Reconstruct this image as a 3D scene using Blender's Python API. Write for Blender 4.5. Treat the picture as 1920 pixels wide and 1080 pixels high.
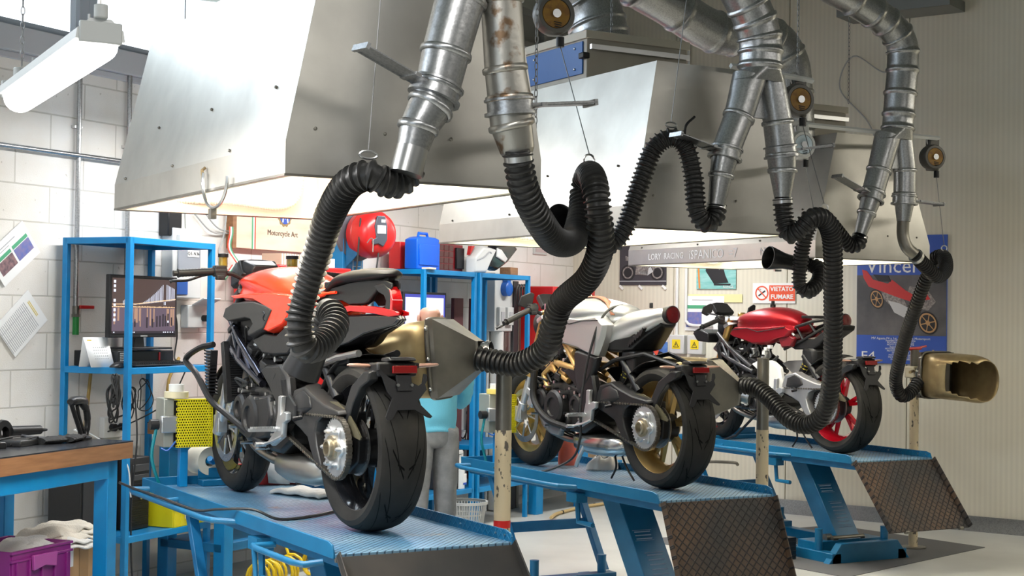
import bpy, bmesh, math, random
from mathutils import Vector, Matrix
random.seed(7)
PI = math.pi
R = math.radians
for o in list(bpy.data.objects): bpy.data.objects.remove(o)
SC = bpy.context.scene
COL = SC.collection

# ------------------------------------------------------------------ camera, light, exposure
yaw, pitch, roll = R(29.779), R(1.181), .014
fw = Vector((math.sin(yaw)*math.cos(pitch), math.cos(yaw)*math.cos(pitch), math.sin(pitch)))
rt = Vector((math.cos(yaw), -math.sin(yaw), 0)); up = rt.cross(fw)
r2 = rt*math.cos(roll) + up*math.sin(roll); u2 = up*math.cos(roll) - rt*math.sin(roll)
cam_d = bpy.data.cameras.new('camera'); cam = bpy.data.objects.new('camera', cam_d); COL.objects.link(cam)
cam.matrix_world = Matrix(((r2.x, u2.x, -fw.x, 0), (r2.y, u2.y, -fw.y, 0), (r2.z, u2.z, -fw.z, 1.58), (0, 0, 0, 1)))
cam_d.sensor_width = 36; cam_d.lens = 36*2850/1920; cam_d.clip_start = .05
cam_d.dof.use_dof = False
SC.camera = cam
SC.view_settings.view_transform = 'Standard'; SC.view_settings.look = 'None'
SC.view_settings.gamma = 1; SC.view_settings.use_curve_mapping = False
SC.view_settings.exposure = 0.3
W = bpy.data.worlds.new('world'); SC.world = W; W.use_nodes = True
W.node_tree.nodes['Background'].inputs[0].default_value = (.84, .92, 1, 1)
W.node_tree.nodes['Background'].inputs[1].default_value = 2.2
def area(name, loc, rot, sx, sy, power, color=(1, 1, 1)):
    l = bpy.data.lights.new(name, 'AREA'); l.shape = 'RECTANGLE'; l.size = sx; l.size_y = sy; l.energy = power; l.color = color
    o = bpy.data.objects.new(name, l); COL.objects.link(o); o.location = loc; o.rotation_euler = rot
    return o
# rows of ceiling tubes over the aisle, over the wall side, and daylight from the hall's windows
area('ceiling_tubes_aisle', (0.2, 2.2, 3.3), (0, 0, R(31)), 4.5, .3, 60, (1, .98, .95))
area('ceiling_tubes_front', (4.6, 2.6, 3.3), (0, 0, R(31)), 4.5, .3, 50, (1, .96, .90))
area('ceiling_tubes_right', (9.2, 5.0, 3.3), (0, 0, R(31)), 4.0, .3, 85, (1, .94, .80))
area('ceiling_tubes_left', (-1.6, 4.9, 3.4), (0, 0, R(31)), 3.0, .3, 60, (.96, .98, 1))
area('clerestory_daylight', (.2, 6.9, 3.7), (R(65), 0, R(31.2-180)), 6.0, 1.0, 95, (.74, .87, 1))
area('gate_daylight', (-4.2, 0.5, 1.6), (R(90), 0, R(-90)), 4.0, 2.6, 62, (.76, .88, 1))

# ------------------------------------------------------------------ materials
MATS = {}
def mat(name, col, rough=.5, metal=0, var=None, bump=None, coat=0, spec=None, stretch=None, emis=None, trans=0, rvar=0):
    """var=(scale, second colour, low, high) noise blend; bump=(scale, strength)"""
    m = bpy.data.materials.new(name); m.use_nodes = True
    nt = m.node_tree; b = nt.nodes['Principled BSDF']
    b.inputs['Base Color'].default_value = (*col, 1); b.inputs['Roughness'].default_value = rough; b.inputs['Metallic'].default_value = metal
    if coat: b.inputs['Coat Weight'].default_value = coat; b.inputs['Coat Roughness'].default_value = .05
    if spec is not None: b.inputs['Specular IOR Level'].default_value = spec
    if emis: b.inputs['Emission Color'].default_value = (*emis[0], 1); b.inputs['Emission Strength'].default_value = emis[1]
    if trans: b.inputs['Transmission Weight'].default_value = trans
    if var or bump:
        tc = nt.nodes.new('ShaderNodeTexCoord'); src = tc.outputs['Object']
        if stretch:
            mp = nt.nodes.new('ShaderNodeMapping'); mp.inputs['Scale'].default_value = stretch; nt.links.new(src, mp.inputs[0]); src = mp.outputs[0]
        if var:
            n = nt.nodes.new('ShaderNodeTexNoise'); n.inputs['Scale'].default_value = var[0]; n.inputs['Detail'].default_value = 5
            nt.links.new(src, n.inputs['Vector'])
            r = nt.nodes.new('ShaderNodeValToRGB'); r.color_ramp.elements[0].position = var[2]; r.color_ramp.elements[1].position = var[3]
            r.color_ramp.elements[0].color = (*col, 1); r.color_ramp.elements[1].color = (*var[1], 1)
            nt.links.new(n.outputs[0], r.inputs[0]); nt.links.new(r.outputs[0], b.inputs['Base Color'])
            if rvar:
                q = nt.nodes.new('ShaderNodeMapRange'); q.inputs[3].default_value = rough-rvar; q.inputs[4].default_value = rough+rvar
                nt.links.new(n.outputs[0], q.inputs[0]); nt.links.new(q.outputs[0], b.inputs['Roughness'])
        if bump:
            n = nt.nodes.new('ShaderNodeTexNoise'); n.inputs['Scale'].default_value = bump[0]; n.inputs['Detail'].default_value = 3
            nt.links.new(src, n.inputs['Vector'])
            bp = nt.nodes.new('ShaderNodeBump'); bp.inputs['Strength'].default_value = bump[1]; bp.inputs['Distance'].default_value = .01
            nt.links.new(n.outputs[0], bp.inputs['Height']); nt.links.new(bp.outputs[0], b.inputs['Normal'])
    MATS[name] = m
    return m
def N(m): return m.node_tree.nodes, m.node_tree.links, m.node_tree.nodes['Principled BSDF']
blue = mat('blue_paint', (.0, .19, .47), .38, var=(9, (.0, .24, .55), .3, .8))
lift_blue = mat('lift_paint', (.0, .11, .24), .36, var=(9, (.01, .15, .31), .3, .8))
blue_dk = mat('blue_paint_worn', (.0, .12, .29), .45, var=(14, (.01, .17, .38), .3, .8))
black_pl = mat('black_plastic', (.013, .013, .014), .42, spec=.3, bump=(400, .05))
black_sat = mat('black_satin', (.016, .016, .017), .34, spec=.35)
black_gl = mat('black_gloss', (.012, .012, .014), .12, coat=.6)
black_mt = mat('black_metal', (.02, .02, .022), .38, .5)
eng_mt = mat('engine_black', (.022, .0215, .022), .4, .2, spec=.35, bump=(160, .08))
rubber = mat('rubber', (.014, .0135, .013), .5, spec=.3, bump=(250, .08))
hose_m = mat('hose_rubber', (.021, .0205, .02), .38, spec=.35, var=(14, (.035, .033, .03), .5, .85))
steel = mat('steel', (.62, .62, .62), .28, 1)
chrome = mat('chrome', (.8, .8, .8), .08, 1)
alu = mat('aluminium', (.6, .61, .62), .38, .9, bump=(120, .05))
galv = mat('galvanised', (.44, .445, .45), .33, .95, var=(120, (.34, .345, .35), .42, .62), bump=(45, .08), rvar=.1)
galv_rust = mat('galvanised_rusty', (.40, .385, .35), .38, .9, var=(16, (.2, .13, .08), .58, .68), bump=(50, .08))
hood_m = mat('hood_steel', (.61, .59, .54), .42, .85, var=(3.5, (.44, .42, .385), .3, .75), bump=(26, .035), rvar=.08)
hood_in = mat('hood_inner_paint', (.8, .76, .62), .55)
gold = mat('gold_anodised', (.62, .4, .13), .3, .85)
bronze = mat('nut_bronze', (.4, .35, .26), .35, .9)
goldpaint = mat('gold_frame_paint', (.6, .38, .14), .35, .6)
red_gl = mat('red_gloss', (.90, .045, .012), .22, coat=.35, spec=.3)
red_sat = mat('red_satin', (.30, .008, .016), .34, .55)
red_lens = mat('red_lens', (.42, .004, .006), .08, coat=1, emis=((.5, .0, .0), .06))
dark_lens = mat('dark_red_lens', (.08, .004, .006), .1, coat=1)
amber = mat('amber_lens', (.42, .24, .18), .12, coat=1)
silver = mat('silver_satin', (.5, .51, .51), .38, .75)
white_pl = mat('white_plastic', (.75, .75, .73), .4)
grey_pl = mat('grey_plastic', (.42, .43, .42), .5)
lt_grey = mat('light_grey_plastic', (.6, .61, .6), .5)
leather = mat('brown_leather', (.26, .1, .055), .55, bump=(200, .2))
brass = mat('heat_stained_steel', (.46, .36, .19), .42, .65, var=(6, (.24, .17, .09), .4, .7), bump=(30, .03), rvar=.1)
dsteel = mat('dull_steel', (.25, .235, .2), .4, .8, var=(7, (.17, .16, .14), .35, .7), bump=(30, .03))
wood = mat('wood_edge', (.33, .16, .07), .55, var=(6, (.22, .1, .04), .3, .7), stretch=(1, 9, 9))
plywood = mat('pale_board', (.82, .66, .5), .5, var=(3, (.68, .48, .36), .45, .75), stretch=(1, 1, 5))
cardboard = mat('cardboard', (.42, .25, .12), .8, bump=(60, .1))
yellow_pl = mat('yellow_plastic', (.72, .62, .01), .4)
purple_pl = mat('purple_plastic', (.2, .012, .16), .4)
cloth = mat('cream_cloth', (.72, .66, .56), .95, bump=(120, .4))
paper = mat('paper', (.85, .85, .84), .8)
red_paint = mat('red_paint', (.55, .015, .015), .3)
green_pl = mat('green_plastic', (.02, .25, .05), .4)
mirror_glass = mat('mirror_glass', (.7, .7, .7), .03, 1)
glow = mat('lamp_glow', (1, 1, 1), .5, emis=((1, .96, .88), 60))
cable_m = mat('black_cable', (.02, .02, .02), .5)
wire_m = mat('grey_wire', (.25, .25, .25), .4, .6)
copper = mat('header_steel', (.3, .27, .23), .3, .9)

# ------------------------------------------------------------------ mesh builder
def frame(p0, p1):
    d = (Vector(p1)-Vector(p0)).normalized()
    a = Vector((0, 0, 1)) if abs(d.z) < .9 else Vector((1, 0, 0))
    u = d.cross(a).normalized(); return d, u, d.cross(u).normalized()
class B:
    def __init__(s): s.bm = bmesh.new(); s.mi = 0; s.T = Matrix()
    def v(s, p): return s.bm.verts.new(s.T @ Vector(p))
    def f(s, vs):
        try: f = s.bm.faces.new(vs); f.material_index = s.mi; return f
        except ValueError: return None
    def box(s, c, d, rot=None):
        M_ = Matrix.Translation(c) @ (rot.to_4x4() if rot else Matrix())
        vs = [s.v(M_ @ Vector((x*d[0]/2, y*d[1]/2, z*d[2]/2))) for x in (-1, 1) for y in (-1, 1) for z in (-1, 1)]
        for q in ((0, 1, 3, 2), (4, 6, 7, 5), (0, 4, 5, 1), (2, 3, 7, 6), (0, 2, 6, 4), (1, 5, 7, 3)): s.f([vs[i] for i in q])
        return s
    def bx(s, x0, x1, y0, y1, z0, z1): return s.box(((x0+x1)/2, (y0+y1)/2, (z0+z1)/2), (abs(x1-x0), abs(y1-y0), abs(z1-z0)))
    def ring(s, c, u, w, r, n): return [s.v(Vector(c)+u*(r*math.cos(2*PI*i/n))+w*(r*math.sin(2*PI*i/n))) for i in range(n)]
    def bridge(s, a, b_):
        n = len(a)
        for i in range(n): s.f([a[i], a[(i+1) % n], b_[(i+1) % n], b_[i]])
    def cyl(s, p0, p1, r, r1=None, n=16, cap=True):
        if r1 is None: r1 = r
        d, u, w = frame(p0, p1); a = s.ring(p0, u, w, r, n); b_ = s.ring(p1, u, w, r1, n); s.bridge(a, b_)
        if cap: s.f(a); s.f(b_[::-1])
        return s
    def lathe(s, prof, o=(0, 0, 0), ax=(0, 0, 1), n=24, cap=False):
        """prof: list of (distance along axis, radius)"""
        ax = Vector(ax).normalized(); d, u, w = frame((0, 0, 0), ax); prev = None; rings = []
        for a, r in prof:
            c = Vector(o)+ax*a; rg = s.ring(c, u, w, max(r, 1e-4), n)
            if prev: s.bridge(prev, rg)
            prev = rg; rings.append(rg)
        if cap: s.f(rings[0]); s.f(rings[-1][::-1])
        return s
    def tube(s, pts, r, n=8, closed=False, cap=True):
        P = [Vector(p) for p in pts]; m = len(P); rr = r if isinstance(r, (list, tuple)) else [r]*m
        T = []
        for i in range(m):
            if closed: t = P[(i+1) % m]-P[i-1]
            else: t = P[min(i+1, m-1)]-P[max(i-1, 0)]
            T.append(t.normalized())
        a = Vector((0, 0, 1)) if abs(T[0].z) < .9 else Vector((1, 0, 0)); u = T[0].cross(a).normalized(); prev = None; first = None
        for i in range(m):
            u = (u - T[i]*u.dot(T[i])).normalized(); w = T[i].cross(u)
            rg = s.ring(P[i], u, w, rr[i], n)
            if prev: s.bridge(prev, rg)
            else: first = rg
            prev = rg
        if closed: s.bridge(prev, first)
        elif cap: s.f(first); s.f(prev[::-1])
        return s
    def prism(s, poly, ax, d0, d1):
        def P(a, b_, d): return {'x': (d, a, b_), 'y': (a, d, b_), 'z': (a, b_, d)}[ax]
        A = [s.v(P(a, b_, d0)) for a, b_ in poly]; C_ = [s.v(P(a, b_, d1)) for a, b_ in poly]
        s.f(A); s.f(C_[::-1]); s.bridge(A, C_); return s
    def plate(s, poly, ax, d0, d1, mid=None, ins=.006):
        """extruded outline with a chamfered far edge"""
        n = len(poly); cx = sum(p[0] for p in poly)/n; cy = sum(p[1] for p in poly)/n
        inner = []
        for a, b_ in poly:
            L = math.hypot(a-cx, b_-cy) or 1; inner.append((a-(a-cx)/L*ins, b_-(b_-cy)/L*ins))
        def P(a, b_, d): return {'x': (d, a, b_), 'y': (a, d, b_), 'z': (a, b_, d)}[ax]
        dm = d1-(d1-d0)*.35
        A = [s.v(P(a, b_, d0)) for a, b_ in poly]; M_ = [s.v(P(a, b_, dm)) for a, b_ in poly]; C_ = [s.v(P(a, b_, d1)) for a, b_ in inner]
        s.f(A); s.f(C_[::-1]); s.bridge(A, M_); s.bridge(M_, C_); return s
    def sph(s, c, r, sc=(1, 1, 1), n=16, m=10):
        rows = []
        for j in range(1, m):
            t = PI*j/m; rows.append([s.v((c[0]+sc[0]*r*math.sin(t)*math.cos(2*PI*i/n), c[1]+sc[1]*r*math.sin(t)*math.sin(2*PI*i/n), c[2]+sc[2]*r*math.cos(t))) for i in range(n)])
        a = s.v((c[0], c[1], c[2]+sc[2]*r)); b_ = s.v((c[0], c[1], c[2]-sc[2]*r))
        for i in range(n): s.f([a, rows[0][i], rows[0][(i+1) % n]]); s.f([b_, rows[-1][(i+1) % n], rows[-1][i]])
        for j in range(len(rows)-1): s.bridge(rows[j], rows[j+1])
        return s
    def loft(s, secs, cap=True):
        prev = None; first = None
        for sec in secs:
            rg = [s.v(p) for p in sec]
            if prev: s.bridge(prev, rg)
            else: first = rg
            prev = rg
        if cap: s.f(first); s.f(prev[::-1])
        return s
    def quad(s, *p): s.f([s.v(q) for q in p]); return s
    def grid(s, fn, nu, nv):
        V = [[s.v(fn(i/nu, j/nv)) for j in range(nv+1)] for i in range(nu+1)]
        for i in range(nu):
            for j in range(nv): s.f([V[i][j], V[i+1][j], V[i+1][j+1], V[i][j+1]])
        return s
    def o(s, name, m, par=None, ang=35, sub=0, bev=0, loc=None, rz=0, thick=0):
        bmesh.ops.recalc_face_normals(s.bm, faces=s.bm.faces)
        me = bpy.data.meshes.new(name); s.bm.to_mesh(me); s.bm.free()
        for x in (m if isinstance(m, (list, tuple)) else [m]): me.materials.append(x)
        if ang:
            for p in me.polygons: p.use_smooth = True
            if not sub: me.set_sharp_from_angle(angle=R(ang))
        ob = bpy.data.objects.new(name, me); COL.objects.link(ob)
        if par: ob.parent = par
        if loc: ob.location = loc
        ob.rotation_euler[2] = rz
        if thick: q = ob.modifiers.new('t', 'SOLIDIFY'); q.thickness = thick
        if bev: q = ob.modifiers.new('b', 'BEVEL'); q.width = bev; q.segments = 2; q.limit_method = 'ANGLE'; q.angle_limit = R(40)
        if sub: q = ob.modifiers.new('s', 'SUBSURF'); q.levels = sub; q.render_levels = sub
        return ob
def tag(o, label=None, cat=None, group=None, kind=None):
    if label: o['label'] = label
    if cat: o['category'] = cat
    if group: o['group'] = group
    if kind: o['kind'] = kind
    return o
def thing(name, label, cat, loc=(0, 0, 0), rz=0, group=None):
    o = bpy.data.objects.new(name, None); COL.objects.link(o); o.location = loc; o.rotation_euler[2] = rz; o.empty_display_size = .1
    return tag(o, label, cat, group)
def spline(P, n=12, closed=False):
    """Catmull-Rom through P"""
    P = [Vector(p) for p in P]; out = []
    m = len(P)
    for i in range(m-1 if not closed else m):
        g = (lambda k: P[k % m]) if closed else (lambda k: P[max(0, min(m-1, k))])
        a, b_, c, d = g(i-1), g(i), g(i+1), g(i+2)
        if not closed and i == 0: a = b_*2-c
        if not closed and i == m-2: d = c*2-b_
        for j in range(n):
            t = j/n; out.append(.5*((2*b_)+(c-a)*t+(2*a-5*b_+4*c-d)*t*t+(3*b_-a-3*c+d)*t**3))
    if not closed: out.append(P[-1])
    return out
def cable(name, pts, r, m, par=None, n=6, smooth=8, **kw):
    return B().tube(spline(pts, smooth) if smooth else pts, r, n).o(name, m, par, **kw)
def resample(path, step):
    out = [path[0]]; acc = 0
    for i in range(1, len(path)):
        a, b_ = path[i-1], path[i]; L = (b_-a).length
        while acc+L >= step:
            t = (step-acc)/L; a = a.lerp(b_, t); out.append(a.copy()); L = (b_-a).length; acc = 0
        acc += L
    return out
def corrugated(P, r, pitch=.022, depth=.0105, n=24):
    path = resample(spline(P, 24), pitch/6); rr = [[r-depth, r-depth, r-depth, r-depth*.9, r, r-depth*.08][i % 6] for i in range(len(path))]
    return B().tube(path, rr, n)
def text(name, body, size, m, par=None, loc=(0, 0, 0), rot=(R(90), 0, 0), align='CENTER', ext=.0008, bold=0, sx=1):
    c = bpy.data.curves.new(name, 'FONT'); c.body = body; c.size = size; c.extrude = ext; c.align_x = align; c.align_y = 'CENTER'; c.offset = bold; c.resolution_u = 2
    tmp = bpy.data.objects.new(name+'_tmp', c); COL.objects.link(tmp)
    me = bpy.data.meshes.new_from_object(tmp.evaluated_get(bpy.context.evaluated_depsgraph_get())); me.name = name
    bpy.data.objects.remove(tmp); bpy.data.curves.remove(c)
    me.materials.clear(); me.materials.append(m)
    o = bpy.data.objects.new(name, me); COL.objects.link(o); o.location = loc; o.rotation_euler = rot; o.scale = (sx, 1, 1)
    if par: o.parent = par
    return o
# frames of the two walls: local x runs along the wall to the right, y points INTO the wall, z up
BA, BRZ = Vector((1.644, 8.314, 0)), R(31.2)
RA, RRZ = Vector((7.395, 11.79, 0)), R(-65.5)
def bw(u, n, z): return BA+Vector((math.cos(BRZ), math.sin(BRZ), 0))*u+Vector((math.sin(BRZ), -math.cos(BRZ), 0))*n+Vector((0, 0, z))
def rw(u, n, z): return RA+Vector((math.cos(RRZ), math.sin(RRZ), 0))*u+Vector((math.sin(RRZ), -math.cos(RRZ), 0))*n+Vector((0, 0, z))
def bthing(name, label, cat, u, n, z, group=None, turn=0): return thing(name, label, cat, bw(u, n, z), BRZ+R(turn), group)
def rthing(name, label, cat, u, n, z, group=None, turn=0): return thing(name, label, cat, rw(u, n, z), RRZ+R(turn), group)
# ------------------------------------------------------------------ the building
def block_mat():
    m = mat('painted_blocks', (.78, .76, .74), .6)
    nodes, L, b = N(m)
    tc = nodes.new('ShaderNodeTexCoord'); mp = nodes.new('ShaderNodeMapping'); mp.inputs['Rotation'].default_value = (R(90), 0, 0)
    L.new(tc.outputs['Object'], mp.inputs[0])
    mp.inputs['Location'].default_value = (.17, .07, 0)
    br = nodes.new('ShaderNodeTexBrick'); L.new(mp.outputs[0], br.inputs[0])
    br.inputs['Scale'].default_value = 1; br.inputs['Brick Width'].default_value = .5; br.inputs['Row Height'].default_value = .2
    br.inputs['Mortar Size'].default_value = .006; br.inputs['Mortar Smooth'].default_value = .6
    br.inputs['Color1'].default_value = (.86, .845, .82, 1); br.inputs['Color2'].default_value = (.82, .80, .77, 1); br.inputs['Mortar'].default_value = (.6, .58, .54, 1)
    nz = nodes.new('ShaderNodeTexNoise'); nz.inputs['Scale'].default_value = 1.6; nz.inputs['Detail'].default_value = 6; L.new(tc.outputs['Object'], nz.inputs['Vector'])
    r = nodes.new('ShaderNodeValToRGB'); r.color_ramp.elements[0].position = .38; r.color_ramp.elements[1].position = .72; r.color_ramp.elements[0].color = (1, 1, 1, 1); r.color_ramp.elements[1].color = (.80, .74, .64, 1)
    L.new(nz.outputs[0], r.inputs[0])
    n3 = nodes.new('ShaderNodeTexNoise'); n3.inputs['Scale'].default_value = 28; n3.inputs['Detail'].default_value = 2; L.new(tc.outputs['Object'], n3.inputs['Vector'])
    r3 = nodes.new('ShaderNodeValToRGB'); r3.color_ramp.elements[0].position = .70; r3.color_ramp.elements[1].position = .76; r3.color_ramp.elements[0].color = (1, 1, 1, 1); r3.color_ramp.elements[1].color = (.5, .47, .42, 1); L.new(n3.outputs[0], r3.inputs[0])
    mx = nodes.new('ShaderNodeMix'); mx.data_type = 'RGBA'; mx.blend_type = 'MULTIPLY'; mx.inputs[0].default_value = .8; L.new(br.outputs[0], mx.inputs[6]); L.new(r.outputs[0], mx.inputs[7])
    m2 = nodes.new('ShaderNodeMix'); m2.data_type = 'RGBA'; m2.blend_type = 'MULTIPLY'; m2.inputs[0].default_value = .6; L.new(mx.outputs[2], m2.inputs[6]); L.new(r3.outputs[0], m2.inputs[7])
    L.new(m2.outputs[2], b.inputs['Base Color'])
    n2 = nodes.new('ShaderNodeTexNoise'); n2.inputs['Scale'].default_value = 160; L.new(tc.outputs['Object'], n2.inputs['Vector'])
    ad = nodes.new('ShaderNodeMath'); ad.operation = 'MULTIPLY_ADD'; ad.inputs[1].default_value = -2.4; L.new(br.outputs['Fac'], ad.inputs[0]); L.new(n2.outputs[0], ad.inputs[2])
    bp = nodes.new('ShaderNodeBump'); bp.inputs['Strength'].default_value = .3; bp.inputs['Distance'].default_value = .004
    L.new(ad.outputs[0], bp.inputs['Height']); L.new(bp.outputs[0], b.inputs['Normal'])
    return m
def rib_mat():
    m = mat('ribbed_panel', (.66, .645, .57), .42)
    nodes, L, b = N(m)
    tc = nodes.new('ShaderNodeTexCoord'); w = nodes.new('ShaderNodeTexWave'); w.wave_type = 'BANDS'; w.bands_direction = 'X'; w.wave_profile = 'SIN'
    w.inputs['Scale'].default_value = 1/.04*.314*1.0; w.inputs['Distortion'].default_value = 0; L.new(tc.outputs['Object'], w.inputs[0])
    bp = nodes.new('ShaderNodeBump'); bp.inputs['Strength'].default_value = .22; bp.inputs['Distance'].default_value = .003
    L.new(w.outputs['Fac'], bp.inputs['Height']); L.new(bp.outputs[0], b.inputs['Normal'])
    nz = nodes.new('ShaderNodeTexNoise'); nz.inputs['Scale'].default_value = 1.2; nz.inputs['Detail'].default_value = 5; L.new(tc.outputs['Object'], nz.inputs['Vector'])
    r = nodes.new('ShaderNodeValToRGB'); r.color_ramp.elements[0].position = .4; r.color_ramp.elements[1].position = .75; r.color_ramp.elements[0].color = (.76, .725, .61, 1); r.color_ramp.elements[1].color = (.68, .63, .50, 1)
    L.new(nz.outputs[0], r.inputs[0])
    mx = nodes.new('ShaderNodeMix'); mx.data_type = 'RGBA'; mx.blend_type = 'MULTIPLY'; mx.inputs[0].default_value = .07; L.new(r.outputs[0], mx.inputs[6]); L.new(w.outputs['Color'], mx.inputs[7]); L.new(mx.outputs[2], b.inputs['Base Color'])
    return m
def struct(o): o['kind'] = 'structure'; return o
floor_m = mat('epoxy_floor', (.56, .56, .52), .35, var=(.9, (.42, .42, .39), .42, .7), bump=(6, .02), rvar=.08)
struct(B().bx(-8, 14, -4, 16, -.1, 0).o('floor', floor_m, ang=0))
# painted block wall with the strip of windows above it
WT = 2.93
o = struct(B().bx(-7, 6.72, 0, .25, 0, WT).o('wall_left', block_mat(), loc=BA, rz=BRZ, ang=0))
trim_m = mat('grey_trim', (.5, .51, .54), .45)
b = B().bx(-7, 6.72, -.02, .25, WT, WT+.035).bx(-7, 6.72, -.06, .25, WT+.035, WT+.17)
struct(b.o('trim_1', trim_m, loc=BA, rz=BRZ, bev=.004))
fr_m = mat('window_frame_paint', (.42, .45, .5), .4)
glass = mat('window_glass', (1, 1, 1), .02, trans=1)
for i, (a, c) in enumerate(((-7, -3), (-3, .62), (.62, 2.3))):
    b = B().bx(a, c, .02, .10, WT+.17, WT+.22).bx(a, a+.07, .02, .10, WT+.22, 4.4).bx(c-.07, c, .02, .10, WT+.22, 4.4).bx(a, c, .02, .10, 4.4, 4.48)
    f = struct(b.o('window_%d' % (i+1), fr_m, loc=BA, rz=BRZ, bev=.003))
    B().bx(a+.07, c-.07, .05, .056, WT+.22, 4.4).o('pane', glass, f)
struct(B().bx(2.3, 6.72, 0, .25, WT+.17, 4.48).bx(-7, 6.72, 0, .25, 4.48, 5.0).o('wall_left_upper', mat('upper_wall_paint', (.4, .42, .38), .6), loc=BA, rz=BRZ, ang=0))
# ribbed insulated panels on the right
rm = rib_mat()
seams = [-.15, 1.05, 2.13, 3.17, 4.25, 5.35, 6.5, 8.6, 17.0]
for i in range(len(seams)-1):
    struct(B().bx(seams[i]+.004, seams[i+1]-.004, 0, .08, 0, 5.0).o('wall_right' if i == 0 else 'wall_right_%d' % i, rm, loc=RA, rz=RRZ, ang=0))
struct(B().bx(-.3, 17, .081, .12, 0, 5.0).o('wall_right_backing', trim_m, loc=RA, rz=RRZ, ang=0))
struct(B().bx(0, 17, -.02, 0, 0, .11).bx(0, 17, -.028, -.02, .10, .12).o('baseboard_right', galv, loc=RA, rz=RRZ, ang=0))
ceil_m = mat('roof_lining', (.26, .29, .25), .7)
struct(B().bx(-8, 16, -5, 16, 5.0, 5.1).o('ceiling', ceil_m, ang=0))
gird_m = mat('girder_paint', (.2, .2, .19), .6)
# roof girders and purlins, parallel with the block wall
for i, (n_, z) in enumerate(((.9, 3.60), (5.6, 4.35))):
    g = B()
    for zz in (0, .24): g.bx(-6, 6.6, -n_-.05, -n_+.05, z+zz-.02, z+zz+.02)
    g.bx(-6, 6.6, -n_-.012, -n_+.012, z, z+.24)
    for k in range(14): g.bx(-5.6+k*.9, -5.56+k*.9, -n_-.05, -n_+.05, z, z+.24)
    struct(g.o('trim_%d' % (i+2), gird_m, loc=BA, rz=BRZ, ang=0))
for i in range(8):
    struct(B().bx(-1+i*1.1, -.93+i*1.1, -6.5, 0, 4.86, 5.0).o('trim_%d' % (i+4), trim_m, loc=BA, rz=BRZ, ang=0))
struct(B().bx(2.7, 3.62, -.34, -.01, 4.02, 4.10).bx(2.7, 3.62, -.35, -.33, 4.02, 4.16).o('trim_13', mat('cable_tray_steel', (.25, .26, .25), .5, .7), loc=RA, rz=RRZ, ang=0))
hall = mat('hall_wall_paint', (.42, .42, .40), .7)
struct(B().bx(-5.0, -4.8, -4, 5.4, 0, 5).o('wall_side', hall, ang=0)); struct(B().bx(-5, 15, -4.2, -4, 0, 5).o('wall_back', hall, ang=0))
for k in range(3): struct(B().bx(1.5, 6.6, -.62+k*.25, -.58+k*.25, 3.92-k*.02, 3.96-k*.02).o('trim_%d' % (14+k), trim_m, loc=BA, rz=BRZ, ang=0))
# ------------------------------------------------------------------ extraction hoods
HW, HL = .924, 1.961
def hood(X, Y, z0, zt, dx, dyr, dyf, label, writing=False):
    t = thing('extraction_hood', label, 'extraction hood', (X, Y+HL/2, z0), 0, 'extraction hoods over the lifts')
    w, l, k, h = HW/2, HL/2, .105, zt-z0
    a = [(-w, -l), (w, -l), (w, l), (-w, l)]; c = [(-w+dx, -l+dyr), (w-dx*.6, -l+dyr), (w-dx*.6, l-dyf), (-w+dx, l-dyf)]
    b = B()
    r0 = [b.v((x, y, 0)) for x, y in a]; r1 = [b.v((x, y, k)) for x, y in a]; r2_ = [b.v((x, y, h)) for x, y in c]
    b.bridge(r0, r1); b.bridge(r1, r2_); b.f(r2_[::-1])
    b.o('hood_shell', hood_m, t, ang=10)
    # painted inside with the rim folded inwards
    i_ = .035; a2 = [(x*(1-i_/w), y*(1-i_/l)) for x, y in a]; b = B()
    q0 = [b.v((x, y, -.001)) for x, y in a]; q1 = [b.v((x, y, -.001)) for x, y in a2]; q1b = [b.v((x, y, .05)) for x, y in a2]
    b.bridge(q0, q1); b.bridge(q1, q1b)
    q2 = [b.v((x*.97, y*.97, k)) for x, y in a]; q3 = [b.v((x*.96, y*.97, h-.02)) for x, y in c]; b.bridge(q1b, q2); b.bridge(q2, q3); b.f(q3[::-1])
    b.o('hood_lining', hood_in, t, ang=10)
    # two tube lamps fixed inside
    for s in (-1, 1):
        b = B().bx(s*.2-.07, s*.2+.07, -l*.72, l*.72, h-.20, h-.15); f = b.o('lamp_tray', white_pl, t, bev=.005)
        B().cyl((s*.2, -l*.7, h-.22), (s*.2, l*.7, h-.22), .019, n=12).o('lamp_tube', glow, f)
    # rim of bare metal and rivets
    b = B()
    for x0, x1, y0, y1 in ((-w-.002, -w+.004, -l, l), (w-.004, w+.002, -l, l), (-w, w, -l-.002, -l+.004), (-w, w, l-.004, l+.002)): b.bx(x0, x1, y0, y1, -.004, .004)
    b.o('hood_rim', dsteel, t)
    for i in range(6):
        y = -l+.2+i*.32; q = .12 if i % 2 else .30; f = (q-k)/(h-k); xx = -w+dx*max(f, 0)-.004
        B().sph((xx, y, q), .006, n=8, m=6).o('rivet', dsteel, t)
    for i in range(4): B().sph((-w+.1+i*.24, -l+dyr*.1-.003, .15), .006, n=8, m=6).o('rivet', dsteel, t)
    # grey flexible conduit along the inner rim and up the far corner
    P = spline([(-w+.05, -l+.3, .035), (-w+.06, l*.5, .03), (-w+.1, l-.05, .04), (0, l-.06, .05), (w-.2, l-.06, .04), (w-.12, l-.08, .12), (w-.12, l-.1, .4)], 20)
    path = resample(P, .006); B().tube(path, [.011 if i % 2 else .0085 for i in range(len(path))], 8).o('conduit', hood_in, t)
    return t
hood(2.184, 4.437, 2.02, 2.77, .15, .05, .0, 'huge pale steel extraction hood at upper left above the red motorcycle')
hood(4.383, 5.733, 2.007, 2.79, .14, .04, .03, 'steel extraction hood above the silver motorcycle, carrying the blue-sided filter box')
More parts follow.
